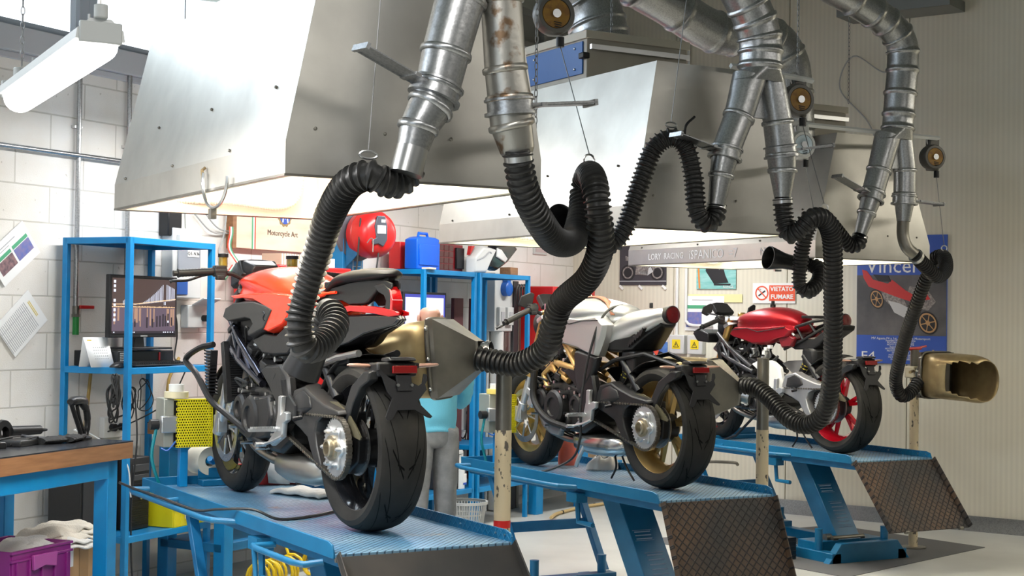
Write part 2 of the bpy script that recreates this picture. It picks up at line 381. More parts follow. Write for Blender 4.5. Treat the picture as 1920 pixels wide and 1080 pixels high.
h3 = hood(6.474, 6.903, 1.97, 2.74, .25, .10, .05, 'farthest steel extraction hood with white names chalked along its lower edge')
chalk = mat('chalk', (.85, .85, .85), .9)
for s_, y, sz in (('LORY', .66, .06), ('RACING', .44, .06), ('iSPANICO', .08, .085), ('=7', -.2, .085), ('NG', -.52, .07)):
    text('chalk_writing', s_, sz, chalk, h3, (-HW/2-.002, y, .05), (R(90), 0, R(-90)), ext=.0004)
# rope-like handle clamp hanging under the first hood
t = thing('hose_clamp_ring', 'open metal strap ring hanging from the near hood rim', 'clamp', (1.716, 5.05, 2.03), 0)
b = B().tube([(-.012, .13*math.cos(a), -.01-.10*math.sin(a)+.03) for a in [PI*i/20 for i in range(-2, 21)]], .006, 6); b.o('strap', steel, t)
B().box((-.012, .02, -.10), (.02, .03, .035)).o('buckle', dsteel, t)
B().tube([(-.012, .13, .03), (-.012, .14, .06), (0, .14, .07)], .006, 6).o('hook', brass, t)

# filter boxes on the hoods
bluebox = mat('blue_panel_paint', (.0, .09, .33), .4)
box_m = mat('filter_box_paint', (.42, .39, .33), .5, var=(5, (.36, .33, .27), .3, .7))
def filter_box(X0, X1, Y0, Y1, z0, z1, label, panel):
    t = thing('filter_box', label, 'filter box', ((X0+X1)/2, (Y0+Y1)/2, z0), 0, 'filter boxes on the hoods')
    w, l, h = (X1-X0)/2, (Y1-Y0)/2, z1-z0
    B().bx(-w, w, -l, l, 0, h).o('box_body', box_m, t, bev=.004)
    B().bx(-w-.012, w+.012, -l-.012, l+.012, h-.03, h+.012).o('box_lid', hood_in if 0 else mat('lid_trim', (.5, .46, .38), .5) if 'lid_trim' not in MATS else MATS['lid_trim'], t, bev=.003)
    B().bx(-w-.008, -w, -l+.03, l-.03, .03, h-.04).o('side_panel', panel, t, bev=.002)
    for y in (-l+.1, 0, l-.1):
        for z in (.06, h-.07): B().sph((-w-.01, y, z), .007, n=8, m=6).o('rivet', steel, t)
    B().bx(-w+.01, w, -l-.03, -l-.012, h-.085, h-.06).o('hanger_rail', steel, t)
    B().box((-w-.01, -l+.01, h*.5), (.04, .05, .03)).o('latch', black_pl, t, bev=.005)
filter_box(4.10, 4.72, 6.44, 7.45, 2.795, 3.03, 'filter box on the middle hood with a bright blue side panel', bluebox)
filter_box(6.3, 6.78, 7.5, 8.4, 2.745, 2.98, 'small dark grey filter box on the farthest hood', box_m)

# ------------------------------------------------------------------ ducts
def ringed(b, P, r, beads=(), n=28, bead=.009, sub=10):
    """smooth duct along P with raised beads at given arc positions (0..1)"""
    path = spline(P, sub); L = [0]
    for i in range(1, len(path)): L.append(L[-1]+(path[i]-path[i-1]).length)
    tot = L[-1]; path2 = []; rr = []
    def at(s):
        s = max(0, min(tot, s))
        for i in range(1, len(L)):
            if L[i] >= s: return path[i-1].lerp(path[i], (s-L[i-1])/(L[i]-L[i-1]+1e-9))
        return path[-1]
    marks = [(L[i], 0) for i in range(len(L))]
    for q in beads:
        for d, a in ((-.014, 0), (-.008, bead*.8), (0, bead), (.008, bead*.8), (.014, 0)): marks.append((q*tot+d, a))
    keep = [m_ for m_ in marks if m_[1] > 0 or not any(abs(m_[0]-q*tot) < .014 for q in beads) or any(abs(abs(m_[0]-q*tot)-.014) < 1e-6 for q in beads)]
    keep = sorted({round(max(0, min(tot, s_)), 4): a for s_, a in keep}.items())
    R_ = r if callable(r) else (lambda u: r)
    for s_, a in keep: path2.append(at(s_)); rr.append(R_(s_/tot)+a)
    b.tube(path2, rr, n, cap=False)
def cone_chain(name, P, radii, m, par, n=28, ribs=True):
    """rigid tapered spigot through P with radius list, every joint beaded"""
    b = B(); pts = []; rr = []
    P = [Vector(p) for p in P]
    for i in range(len(P)-1):
        a, c = P[i], P[i+1]; r0, r1 = radii[i], radii[i+1]; d = (c-a).normalized()
        b.cyl(a, c, r0, r1, n, cap=False)
        if ribs and i: b.lathe([(-.012, r0), (-.008, r0+.007), (0, r0+.008), (.008, r0+.007), (.012, r0)], a, d, n)
    return b.o(name, m, par, ang=60)
def damper(par, c, ax, r, side, m):
    ax = Vector(ax).normalized(); c = Vector(c)
    b = B().lathe([(-.03, r), (-.025, r+.012), (-.018, r+.012), (-.018, r+.004), (.018, r+.004), (.018, r+.014), (.028, r+.014), (.03, r)], c, ax, 28); b.o('damper_collar', m, par)
    s_ = Vector(side).normalized(); s_ = (s_-ax*s_.dot(ax)).normalized(); w = ax.cross(s_)
    b = B(); M_ = Matrix((s_, w, ax)).transposed()
    b.box(c+s_*(r+.10), (.24, .09, .004), M_); b.box(c+s_*(r+.218), (.012, .09, .02), M_); b.box(c+s_*(r+.10)+w*.04, (.22, .004, .012), M_)
    b.box(c+s_*(r+.03), (.02, .10, .012), M_)
    b.o('damper_slide', galv, par)
def wye(loc, label, main, mr, L_, lr, R_, rr_, m2=galv, dl=None, dr=None, mainb=(), web=True):
    t = thing('extraction_duct', label, 'duct', (0, 0, 0), 0, 'galvanised ducts with two branches')
    if main:
        b = B(); ringed(b, main, mr, mainb); b.o('main_duct', galv, t, ang=60)
        e = Vector(main[-1])
    cone_chain('branch_duct', L_, lr, galv, t); cone_chain('branch_duct', R_, rr_, m2, t)
    a, c = Vector(L_[0]), Vector(L_[1]); a2, c2 = Vector(R_[0]), Vector(R_[1])
    if main:
        e = Vector(main[-1]); lo = a.lerp(c, .12); hi = a2.lerp(c2, .12); zz = (lo.z+hi.z)/2; secs = []
        for f_ in (0, .35, .7, 1):
            S = []
            for i in range(40):
                q = 2*PI*(i+.5)/40; cq, sq_ = math.cos(q), math.sin(q)
                cc, rr0 = (hi, rr_[0]) if cq > 0 else (lo, lr[0])
                p0_ = Vector((e.x+mr*cq, e.y+mr*sq_, e.z+.01)); p1_ = Vector((cc.x+rr0*1.01*cq, cc.y+rr0*1.01*sq_, zz)); S.append(p0_.lerp(p1_, f_))
            secs.append(S)
        B().loft(secs, cap=False).o('duct_breech', galv, t, ang=60)
    if web:
        e1 = a.lerp(c, .95); e2 = a2.lerp(c2, .95)
        b = B(); b.quad(a, e1, e2, a2); b.o('branch_web', galv, t, thick=.02, ang=0)
    for P, di, rl in ((L_, dl, lr), (R_, dr, rr_)):
        if di: damper(t, Vector(P[di[0]]).lerp(Vector(P[di[0]+1]), di[1]), Vector(P[di[0]+1])-Vector(P[di[0]]), rl[di[0]], di[2], galv)
    return t
D1L, D1R = [(2.233, 4.2, 2.657), (2.202, 4.2, 2.577), (2.154, 4.2, 2.405), (2.128, 4.2, 2.298), (2.103, 4.2, 2.234), (2.062, 4.2, 2.165), (2.035, 4.2, 2.064)], [(2.339, 4.2, 2.67), (2.349, 4.2, 2.594), (2.367, 4.2, 2.375), (2.384, 4.2, 2.283), (2.393, 4.2, 2.198), (2.416, 4.2, 2.12)]
t1 = wye(None, 'galvanised duct with two spouts in front of the near hood, right spout rust-spotted',
    [(2.33, 4.2, 4.2), (2.32, 4.2, 3.4), (2.31, 4.2, 2.95), (2.30, 4.2, 2.74)], .125, [(2.245, 4.2, 2.75)]+D1L[1:], [.082, .079, .075, .071, .069, .058, .046], [(2.335, 4.2, 2.75)]+D1R[1:], [.066, .066, .066, .070, .068, .056], galv_rust,
    (3, .2, (-1, -.1, .3)), (3, .3, (1, -.1, .1)), (.3, .6, .95))
c = Vector(D1L[-1]); d = (Vector(D1L[-1])-Vector(D1L[-2])).normalized()
B().cyl(c-d*.05, c+d*.045, .0505, n=28).o('spout_sleeve', steel, t1)
D1R_end = Vector(D1R[-1]); B().cyl(D1R_end-Vector((0, 0, .0)), D1R_end+(Vector(D1R[-1])-Vector(D1R[-2])).normalized()*.03, .056, .04, n=28, cap=False).o('spout_sleeve', galv_rust, t1)
D2, D2L, D2R = [(4.149, 5.5, 3.3), (4.288, 5.5, 3.148), (4.391, 5.5, 3.013), (4.446, 5.5, 2.883), (4.448, 5.5, 2.736)], [(4.386, 5.5, 2.705), (4.327, 5.5, 2.517), (4.259, 5.5, 2.366), (4.23, 5.5, 2.243), (4.205, 5.5, 2.108)], [(4.511, 5.5, 2.717), (4.555, 5.5, 2.51), (4.579, 5.5, 2.362), (4.586, 5.5, 2.288), (4.588, 5.5, 2.164)]
wye(None, 'galvanised duct with elbow and two spouts in front of the middle hood', D2, .098, D2L, [.078, .068, .066, .052, .038], D2R, [.062, .068, .068, .062, .038], galv, (2, .15, (-1, .0, .2)), (1, .9, (1, 0, .1)), (.2, .36, .52, .64, .76, .86, .96))
D3, D3L, D3R = [(5.684, 6.68, 3.589), (6.087, 6.68, 3.468), (6.338, 6.68, 3.371), (6.467, 6.68, 3.258), (6.478, 6.68, 3.1), (6.462, 6.68, 2.939), (6.443, 6.68, 2.731)], [(6.367, 6.68, 2.694), (6.298, 6.68, 2.485), (6.254, 6.68, 2.357), (6.205, 6.68, 2.229), (6.157, 6.68, 2.102)], [(6.474, 6.68, 2.702), (6.506, 6.68, 2.497), (6.504, 6.68, 2.354), (6.497, 6.68, 2.195)]
t3 = wye(None, 'galvanised duct with elbow and two spouts in front of the farthest hood', D3, .092, D3L, [.078, .068, .066, .05, .036], D3R, [.066, .066, .066, .04], galv, (2, .2, (-1, 0, .2)), (2, .2, (1, 0, .1)), (.3, .42, .5, .58, .66, .74, .84, .93, .99))
B().tube(spline([(6.496, 6.68, 2.227), (6.493, 6.68, 2.115), (6.505, 6.66, 2.042), (6.55, 6.64, 1.996)], 6), .036, 18, cap=False).o('spout_elbow', dsteel, t3)
o = B(); ringed(o, [(4.683, 7.2, 3.578), (5.126, 7.25, 3.456), (5.555, 7.3, 3.322), (5.963, 7.3, 3.333), (6.112, 7.3, 3.216), (6.156, 7.3, 3.054), (6.182, 7.3, 2.725)], .125, (.12, .3, .45, .52, .6, .67, .74, .86, .97)); o = o.o('exhaust_pipe', galv, ang=60); tag(o, 'wide galvanised pipe sloping across and bending down behind the middle duct', 'duct')
o = B(); ringed(o, [(4.144, 7.3, 3.796), (4.461, 7.3, 3.569), (4.628, 7.25, 3.368), (4.682, 7.2, 3.153), (4.699, 7.2, 3.003)], .165, (.35, .52, .6, .75, .82)); o = o.o('ventilation_elbow', galv, ang=60); tag(o, 'largest galvanised elbow, rising from the blue-sided filter box', 'duct')
o = B(); ringed(o, [Vector((4.85, 7.7, 3.65)), Vector((3.4, 8.1, 4.1)), Vector((1.5, 8.6, 4.6))][::-1], .09, ()); 
o = o.o('ventilation_pipe', galv, ang=60); tag(o, 'pale pipe crossing high up behind the first balancer', 'duct')

# ------------------------------------------------------------------ flexible hoses
def hose(P, label, r=.05, cuffs=(True, False), extra=None):
    t = thing('exhaust_hose', label, 'hose', (0, 0, 0), 0, 'black corrugated exhaust hoses')
    corrugated(P, r).o('hose_body', hose_m, t, ang=32)
    if cuffs[0]:
        a = Vector(P[0]); d = (Vector(P[1])-a).normalized(); B().lathe([(-.012, .036), (-.012, .046), (.012, .046), (.012, .036)], a+d*.022, d, 24).o('hose_clip', steel, t)
    return t
def funnel(par, a, c, r0, r1):
    a, c = Vector(a), Vector(c); d = (c-a).normalized(); L = (c-a).length
    B().lathe([(L, r1*.85), (L, r1), (L*.55, r1*1.15), (.012, r0), (0, r0), (0, r0-.004), (.012, r0-.008), (L*.5, r1), (L*.9, r1*.8)], a, d, 32).o('funnel', black_sat, par)
    B().box((a+(c-a)*.35)+Vector((0, -.0, -r0*.92)), (.05, .012, .012)).o('funnel_clip', steel, par)
A1 = [(2.068, 4.267, 2.077), (2.063, 4.26, 2.038), (2.027, 4.258, 1.999), (1.972, 4.255, 1.999), (1.927, 4.268, 2.016), (1.894, 4.346, 1.99), (1.905, 4.503, 1.911), (1.908, 4.607, 1.795), (1.89, 4.679, 1.638), (1.878, 4.688, 1.542), (1.904, 4.698, 1.477), (1.981, 4.746, 1.488), (2.059, 4.815, 1.551), (2.074, 4.898, 1.597), (2.068, 4.948, 1.546), (2.056, 4.956, 1.508)]; A1C = [(2.06, 4.93, 1.546), (2.009, 4.997, 1.377)]
t = hose(A1, 'thick black hose hanging in front of the red motorcycle tank, ending in a black cone'); funnel(t, A1C[1], A1C[0], .068, .05)
hose([(2.398, 4.169, 2.116), (2.409, 4.176, 2.07), (2.453, 4.21, 1.989), (2.557, 4.291, 1.904), (2.708, 4.436, 1.85), (2.865, 4.577, 1.865), (2.968, 4.688, 1.961), (3.012, 4.742, 2.064), (2.99, 4.672, 2.113), (2.937, 4.554, 2.072), (2.931, 4.514, 1.969), (2.978, 4.57, 1.84), (3.022, 4.72, 1.735), (3.049, 4.938, 1.651), (3.056, 5.017, 1.559), (3.062, 5.084, 1.465), (3.013, 5.194, 1.405), (2.955, 5.285, 1.411), (2.907, 5.347, 1.422)], 'looping black hose between the near right spout and the big metal collector', cuffs=(True, False))
FB, FC = [(3.417, 5.582, 2.014), (3.59, 5.657, 2.002)], [(5.767, 7.039, 1.966), (5.956, 7.012, 1.936)]
t = hose([(4.224, 5.521, 2.122), (4.207, 5.51, 2.06), (4.162, 5.513, 2.027), (4.111, 5.518, 2.081), (4.105, 5.541, 2.238), (4.071, 5.557, 2.37), (4.014, 5.589, 2.41), (3.946, 5.629, 2.356), (3.891, 5.652, 2.198), (3.832, 5.668, 2.015), (3.776, 5.69, 1.93), (3.692, 5.692, 1.927), (3.59, 5.657, 1.993)], 'black hose arching high in front of the middle hood, ending in an open black funnel', r=.047); funnel(t, FB[0], FB[1], .068, .04)
hose([(4.612, 5.529, 2.172), (4.621, 5.526, 2.068), (4.631, 5.499, 1.997), (4.654, 5.451, 2.016), (4.696, 5.426, 2.066), (4.783, 5.434, 2.066), (4.885, 5.492, 1.977), (4.963, 5.569, 1.752), (5.037, 5.648, 1.495), (5.1, 5.732, 1.283), (5.141, 5.827, 1.132), (5.14, 5.944, 1.066), (5.123, 6.069, 1.09), (5.134, 6.233, 1.183), (5.124, 6.353, 1.239), (5.094, 6.427, 1.244)], 'long black hose dropping in front of the red-wheeled motorcycle to the middle collector', r=.048)
t = hose([(6.216, 6.744, 2.107), (6.183, 6.73, 2.049), (6.121, 6.743, 2.047), (6.031, 6.735, 2.115), (5.955, 6.742, 2.183), (5.888, 6.781, 2.173), (5.865, 6.831, 2.066), (5.88, 6.884, 1.912), (5.882, 6.885, 1.803), (5.924, 6.862, 1.769), (6.005, 6.872, 1.821), (6.048, 6.903, 1.892), (6.034, 6.968, 1.931), (5.951, 7.015, 1.939)], 'black hose looping below the farthest left spout to a black funnel', r=.047); funnel(t, FC[0], FC[1], .07, .042)
hose([(6.642, 6.733, 2.002), (6.781, 6.771, 1.929), (6.913, 6.812, 1.882), (7.066, 6.896, 1.93), (7.167, 7.009, 2.014), (7.191, 7.111, 2.007), (7.228, 7.207, 1.907), (7.251, 7.313, 1.753), (7.297, 7.465, 1.524), (7.394, 7.646, 1.287), (7.459, 7.727, 1.167), (7.528, 7.746, 1.092), (7.615, 7.754, 1.109), (7.701, 7.76, 1.189)], 'black hose knotted beside the blue poster and falling to the empty collector', r=.045)

# ------------------------------------------------------------------ metal collectors on posts
pole_m = mat('chipped_cream_paint', (.6, .5, .33), .5, var=(38, (.10, .085, .07), .60, .62), stretch=(1, 1, .45))
def post(X, Y, top, label, r=.034, split=None, red=True):
    t = thing('collector_post', label, 'post', (X, Y, 0), 0, 'posts for the exhaust collectors')
    sp = split
    B().cyl((0, 0, 0), (0, 0, sp), r, n=24).o('painted_tube', pole_m, t)
    B().cyl((0, 0, sp), (0, 0, top), r*.96, n=24).cyl((0, 0, top), (0, 0, top+.004), r*1.04, n=24).o('steel_tube', dsteel, t)
    if red: B().cyl((0, 0, .735), (0, 0, .765), r*1.02, n=24).o('red_band', red_paint, t)
    B().cyl((0, 0, 0), (0, 0, .012), .09, n=24).o('foot_plate', dsteel, t)
    return t
post(3.05, 5.385, 1.40, 'cream and steel post beside the near lift, with a red band', split=1.13)
post(5.30, 6.50, 1.385, 'cream and steel post between the middle and far lifts', split=1.0, red=False)
tp = post(7.85, 7.95, 1.40, 'cream post farthest right, topped by a red-handled clamp', r=.032, split=1.2, red=False)
B().box((0, 0, 1.245), (.10, .10, .085)).o('clamp_block', mat('cream_casting', (.6, .55, .42), .5), tp, bev=.01)
B().tube([(-.16, -.12, 1.25), (-.05, -.04, 1.255)], .01, 8).o('clamp_bar', brass, tp)
B().tube([(-.06, 0, 1.41), (.06, .0, 1.415)], .012, 8).tube([(.05, 0, 1.42), (.11, 0, 1.43)], .008, 8).o('clamp_handle', red_paint, tp)
def collector(mouth, fl, out, label, rz_extra=0, notch=False, bolts=True):
    mouth, fl, out = Vector(mouth), Vector(fl), Vector(out)
    ax = (fl-mouth); ax.z *= 1; Lb = ax.length; ax.normalize()
    t = thing('exhaust_collector', label, 'exhaust collector', fl, 0, 'metal exhaust collectors')
    s_ = ax.cross(Vector((0, 0, 1))).normalized(); u_ = s_.cross(ax)
    M_ = Matrix((ax, s_, u_)).transposed().to_4x4()
    def sec(x, w, h, e, n=40, zo=0):
        P = []
        for i in range(n):
            a = 2*PI*i/n; ca, sa = math.cos(a), math.sin(a)
            P.append((x, w*abs(ca)**e*(1 if ca > 0 else -1), zo+h*abs(sa)**e*(1 if sa > 0 else -1)))
        return P
    S = [(-Lb, .115, .12, .8, -.02), (-Lb*.85, .135, .138, .72, -.012), (-Lb*.6, .14, .14, .6, 0), (-Lb*.25, .155, .155, .45, 0), (0, .16, .16, .38, 0)]
    if notch: S = [(-Lb, .135, .14, .95, -.012), (-Lb*.9, .15, .155, .9, -.008), (-Lb*.8, .155, .16, .85, -.004), (-Lb*.7, .156, .16, .78, 0), (-Lb*.6, .156, .16, .7, 0), (-Lb*.5, .156, .16, .62, 0), (-Lb*.25, .155, .158, .45, 0), (0, .15, .155, .38, 0)]
    b = B(); b.T = M_
    rings = []
    for x, w, h, e, zo in S: rings.append([b.v(p) for p in sec(x, w, h, e, 40, zo)])
    for j in range(len(rings)-1):
        n = 40
        for i in range(n):
            if notch and j < 5 and abs(i-19.5) < (6, 5, 5, 4, 2.6)[j]: continue
            b.f([rings[j][i], rings[j][(i+1) % n], rings[j+1][(i+1) % n], rings[j+1][i]])
    o = b.o('collector_mouth', brass, t, thick=.004)
    b = B(); b.T = M_
    b.loft([sec(-.005, .163, .163, .36), sec(.012, .163, .163, .36)], cap=False); b.loft([sec(-.005, .168, .168, .36), sec(.012, .168, .168, .36)], cap=False); b.o('joint_band', dsteel, t, thick=.004)
    Lo = (out-fl).length
    def sq(x, w): return [(x, w*a, w*c_) for a, c_ in ((-1, -1), (1, -1), (1, 1), (-1, 1))]
    b = B(); b.T = M_; b.loft([sq(.0, .158), sq(.03, .158), sq(Lo-.01, .058), sq(Lo, .056)], cap=False); b.o('collector_cone', dsteel, t, ang=20)
    b = B(); b.T = M_; b.cyl((Lo-.01, 0, 0), (Lo+.04, 0, 0), .05, n=24, cap=False); b.lathe([(Lo+.02, .05), (Lo+.02, .055), (Lo+.035, .055), (Lo+.035, .05)], (0, 0, 0), (1, 0, 0), 24); b.o('hose_spigot', steel, t)
    for k in (-.12, 0, .12):
        for sx in (-1, 1):
            b = B(); b.T = M_; b.sph((.004, sx*.168, k), .008, n=8, m=6); b.o('bolt', steel, t)
    return t
N1, N2, N3 = [(2.575, 5.768, 1.383), (2.826, 5.531, 1.417), (2.911, 5.368, 1.421)], [(4.772, 6.842, 1.272), (5.0, 6.597, 1.223), (5.089, 6.43, 1.241)], [(7.875, 7.315, 1.218), (7.864, 7.747, 1.233), (7.819, 7.865, 1.24)]
collector(*N1, 'largest looking metal exhaust collector, behind the red motorcycle tail')
collector(*N2, 'metal exhaust collector behind the silver motorcycle rear wheel')
t = collector(*N3, 'empty metal exhaust collector at far right with a ragged notch in its mouth', notch=True)
for (p, x, y) in ((N1, 3.05, 5.385), (N2, 5.30, 6.5)):
    pass

# ------------------------------------------------------------------ spring balancers with their wires
yel_disc = mat('balancer_label', (.28, .14, .01), .5, var=(30, (.2, .09, .01), .45, .6))
cast = mat('balancer_casting', (.11, .105, .095), .45, .5)
def balancer(P, label, top, hook, r=.085, face=yel_disc, body=cast):
    P = Vector(P); t = thing('spring_balancer', label, 'spring balancer', P, R(-12), 'spring balancers holding the hoses')
    B().lathe([(-.035, 0), (-.035, r*.93), (-.02, r), (.02, r), (.035, r*.9), (.036, r*.72), (.03, r*.7), (.03, 0)], (0, 0, 0), (0, -1, 0), 36).o('balancer_drum', body, t)
    B().lathe([(.031, 0), (.034, r*.1), (.034, r*.68), (.03, r*.7)], (0, 0, 0), (0, -1, 0), 36).o('label_disc', face, t)
    B().cyl((0, -.034, 0), (0, -.044, 0), .018, n=14).o('drum_hub', steel, t)
    for k in range(3): B().box((.006, -.036, -r*.42-k*.009), (.034-.004*k, .002, .0035), Matrix.Rotation(R(8), 3, 'Y')).o('label_line', black_pl, t)
    B().box((.02, .03, .02), (.07, .05, .2)).o('mounting_plate', body, t, bev=.008)
    B().tube([(.0+.02*math.cos(a), .03, r+.03+.03*math.sin(a)) for a in [2*PI*i/16 for i in range(16)]], .005, 6, closed=True).o('top_ring', steel, t)
    B().cyl((.03, .0, -r-.005), (.03, 0, -r-.045), .017, n=12).o('cable_stop', black_pl, t)
    q = Vector(hook)-P; rotq = Matrix.Rotation(R(12), 3, 'Z') @ q
    B().tube([(.03, 0, -r-.04), rotq], .0022, 6).o('balancer_wire', wire_m, t)
    B().tube([rotq+Vector((.02*math.cos(a), 0, .018*math.sin(a)-.02)) for a in [2*PI*i/12 for i in range(12)]], .004, 6, closed=True).o('wire_hook', steel, t)
    tq = Vector((0, .03, top-P.z)); 
    return t
SP = [(3.211, 5.3, 2.827), (4.884, 5.75, 2.671), (5.636, 6.6, 2.582), (6.848, 6.8, 2.609)]
A2 = [(2.398, 4.169, 2.116), (2.409, 4.176, 2.07), (2.453, 4.21, 1.989), (2.557, 4.291, 1.904), (2.708, 4.436, 1.85), (2.865, 4.577, 1.865), (2.968, 4.688, 1.961), (3.012, 4.742, 2.064), (2.99, 4.672, 2.113), (2.937, 4.554, 2.072), (2.931, 4.514, 1.969), (2.978, 4.57, 1.84), (3.022, 4.72, 1.735), (3.049, 4.938, 1.651), (3.056, 5.017, 1.559), (3.062, 5.084, 1.465), (3.013, 5.194, 1.405), (2.955, 5.285, 1.411), (2.907, 5.347, 1.422)]; B1 = [(4.224, 5.521, 2.122), (4.207, 5.51, 2.06), (4.162, 5.513, 2.027), (4.111, 5.518, 2.081), (4.105, 5.541, 2.238), (4.071, 5.557, 2.37), (4.014, 5.589, 2.41), (3.946, 5.629, 2.356), (3.891, 5.652, 2.198), (3.832, 5.668, 2.015), (3.776, 5.69, 1.93), (3.692, 5.692, 1.927), (3.59, 5.657, 1.993)]; C1 = [(6.216, 6.744, 2.107), (6.183, 6.73, 2.049), (6.121, 6.743, 2.047), (6.031, 6.735, 2.115), (5.955, 6.742, 2.183), (5.888, 6.781, 2.173), (5.865, 6.831, 2.066), (5.88, 6.884, 1.912), (5.882, 6.885, 1.803), (5.924, 6.862, 1.769), (6.005, 6.872, 1.821), (6.048, 6.903, 1.892), (6.034, 6.968, 1.931), (5.951, 7.015, 1.939)]; C2 = [(6.642, 6.733, 2.002), (6.781, 6.771, 1.929), (6.913, 6.812, 1.882), (7.066, 6.896, 1.93), (7.167, 7.009, 2.014), (7.191, 7.111, 2.007), (7.228, 7.207, 1.907), (7.251, 7.313, 1.753), (7.297, 7.465, 1.524), (7.394, 7.646, 1.287), (7.459, 7.727, 1.167), (7.528, 7.746, 1.092), (7.615, 7.754, 1.109), (7.701, 7.76, 1.189)]; B2 = [(4.612, 5.529, 2.172), (4.621, 5.526, 2.068), (4.631, 5.499, 1.997), (4.654, 5.451, 2.016), (4.696, 5.426, 2.066), (4.783, 5.434, 2.066), (4.885, 5.492, 1.977), (4.963, 5.569, 1.752), (5.037, 5.648, 1.495), (5.1, 5.732, 1.283), (5.141, 5.827, 1.132), (5.14, 5.944, 1.066), (5.123, 6.069, 1.09), (5.134, 6.233, 1.183), (5.124, 6.353, 1.239), (5.094, 6.427, 1.244)]
def over(p, dz=.075): return (p[0], p[1], p[2]+dz)
balancer(SP[0], 'largest looking yellow spring balancer, beside the blue-sided filter box', 3.2, over(A2[8]))
balancer(SP[1], 'yellow spring balancer hanging right of the middle duct', 3.0, over(B2[5]), r=.08)
balancer(SP[2], 'spring balancer with a pale silver face, just below the middle yellow one', 3.0, over(C1[5]), r=.078, face=mat('pale_label', (.5, .6, .66), .3, .3), body=lt_grey)
balancer(SP[3], 'yellow spring balancer farthest right, above the blue poster', 3.0, over(C2[4]), r=.078)
# rails the balancers hang from
for a, c, lab in (((4.45, 5.72, 2.795), (4.98, 5.75, 2.775), 'pale hanger rail holding the upper right balancer'), ((5.58, 6.62, 2.705), (6.9, 6.8, 2.73), 'pale hanger rail in front of the far filter box')):
    o = B().tube([a, c], .014, 4).o('hanger_rail', lt_grey); tag(o, lab, 'rail')
for p, q, lab in (((2.06, 4.33, 3.6), over(A1[4]), 'thin wire holding the near hose up'), ((4.19, 5.62, 3.6), over(B1[6], .07), 'thin wire holding the arched hose up')):
    b = B().tube([p, q], .002, 6); o = b.o('suspension_wire', wire_m); tag(o, lab, 'wire', None)
    B().tube([Vector(q)+Vector((.03*math.cos(a), 0, .012*math.sin(a)-.012)) for a in [2*PI*i/14 for i in range(14)]], .004, 6, closed=True).o('snap_hook', steel, o)
cable('cable_tie', [over(B1[5], .0), over(B1[5], .09), (B1[5][0]+.05, B1[5][1], B1[5][2]+.14)], .006, black_pl)
tag(bpy.data.objects['cable_tie'], 'black cable tie sticking up from the arched hose', 'cable tie')

# chains
def chain(x, y, z0, z1, label, pitch=.026, m=None, wire=.0018):
    b = B(); n = int((z1-z0)/pitch)
    for i in range(n):
        z = z0+i*pitch+pitch/2; u = (1, 0) if i % 2 else (0, 1)
        b.tube([(x+u[0]*.0065*math.cos(a), y+u[1]*.0065*math.cos(a), z+pitch*.62*math.sin(a)) for a in [2*PI*k/10 for k in range(10)]], wire, 5, closed=True)
    o = b.o('hanging_chain', m or wire_m); tag(o, label, 'chain', 'chains holding up hoods, lamps and boxes'); return o
# ------------------------------------------------------------------ motorcycle lifts
def diamond(name, col, col2, rough, metal, sc=1, bump=.9, dirt=None):
    m = mat(name, col, rough, metal)
    nodes, L, b = N(m)
    tc = nodes.new('ShaderNodeTexCoord')
    def wave(rot, s, ax='z'):
        mp = nodes.new('ShaderNodeMapping'); mp.inputs['Rotation'].default_value = (0, 0, R(rot)) if ax == 'z' else (R(rot), 0, 0); mp.inputs['Scale'].default_value = (s, s, s); L.new(tc.outputs['Object'], mp.inputs[0])
        w = nodes.new('ShaderNodeTexWave'); w.wave_type = 'BANDS'; w.bands_direction = 'X' if ax == 'z' else 'Y'; w.inputs['Scale'].default_value = 1; L.new(mp.outputs[0], w.inputs[0])
        r = nodes.new('ShaderNodeMapRange'); r.inputs[1].default_value = .86; r.inputs[2].default_value = .99; L.new(w.outputs['Fac'], r.inputs[0]); return r.outputs[0]
    return m, nodes, L, b, tc, wave
# chequered tread of the table top: raised ribs across, fine cleats along
ttop, nodes, L, b, tc, wave = diamond('lift_tread', (.03, .16, .34), None, .32, .35)
w1, w2 = wave(45, 15), wave(-45, 15)
mxh = nodes.new('ShaderNodeMath'); mxh.operation = 'MAXIMUM'; L.new(w1, mxh.inputs[0]); sc_ = nodes.new('ShaderNodeMath'); sc_.operation = 'MULTIPLY'; sc_.inputs[1].default_value = .8; L.new(w2, sc_.inputs[0]); L.new(sc_.outputs[0], mxh.inputs[1])
bp = nodes.new('ShaderNodeBump'); bp.inputs['Strength'].default_value = 1.0; bp.inputs['Distance'].default_value = .006; L.new(mxh.outputs[0], bp.inputs['Height']); L.new(bp.outputs[0], b.inputs['Normal'])
nz = nodes.new('ShaderNodeTexNoise'); nz.inputs['Scale'].default_value = 3.0; nz.inputs['Detail'].default_value = 6; L.new(tc.outputs['Object'], nz.inputs['Vector'])
cr = nodes.new('ShaderNodeValToRGB'); e = cr.color_ramp.elements; e[0].position = .3; e[0].color = (.03, .20, .42, 1); e[1].position = .75; e[1].color = (.34, .50, .60, 1); L.new(nz.outputs[0], cr.inputs[0])
n4 = nodes.new('ShaderNodeTexNoise'); n4.inputs['Scale'].default_value = 5; n4.inputs['Detail'].default_value = 8; L.new(tc.outputs['Object'], n4.inputs['Vector'])
c4 = nodes.new('ShaderNodeValToRGB'); e = c4.color_ramp.elements; e[0].position = .62; e[0].color = (0, 0, 0, 1); e[1].position = .72; e[1].color = (1, 1, 1, 1); L.new(n4.outputs[0], c4.inputs[0])
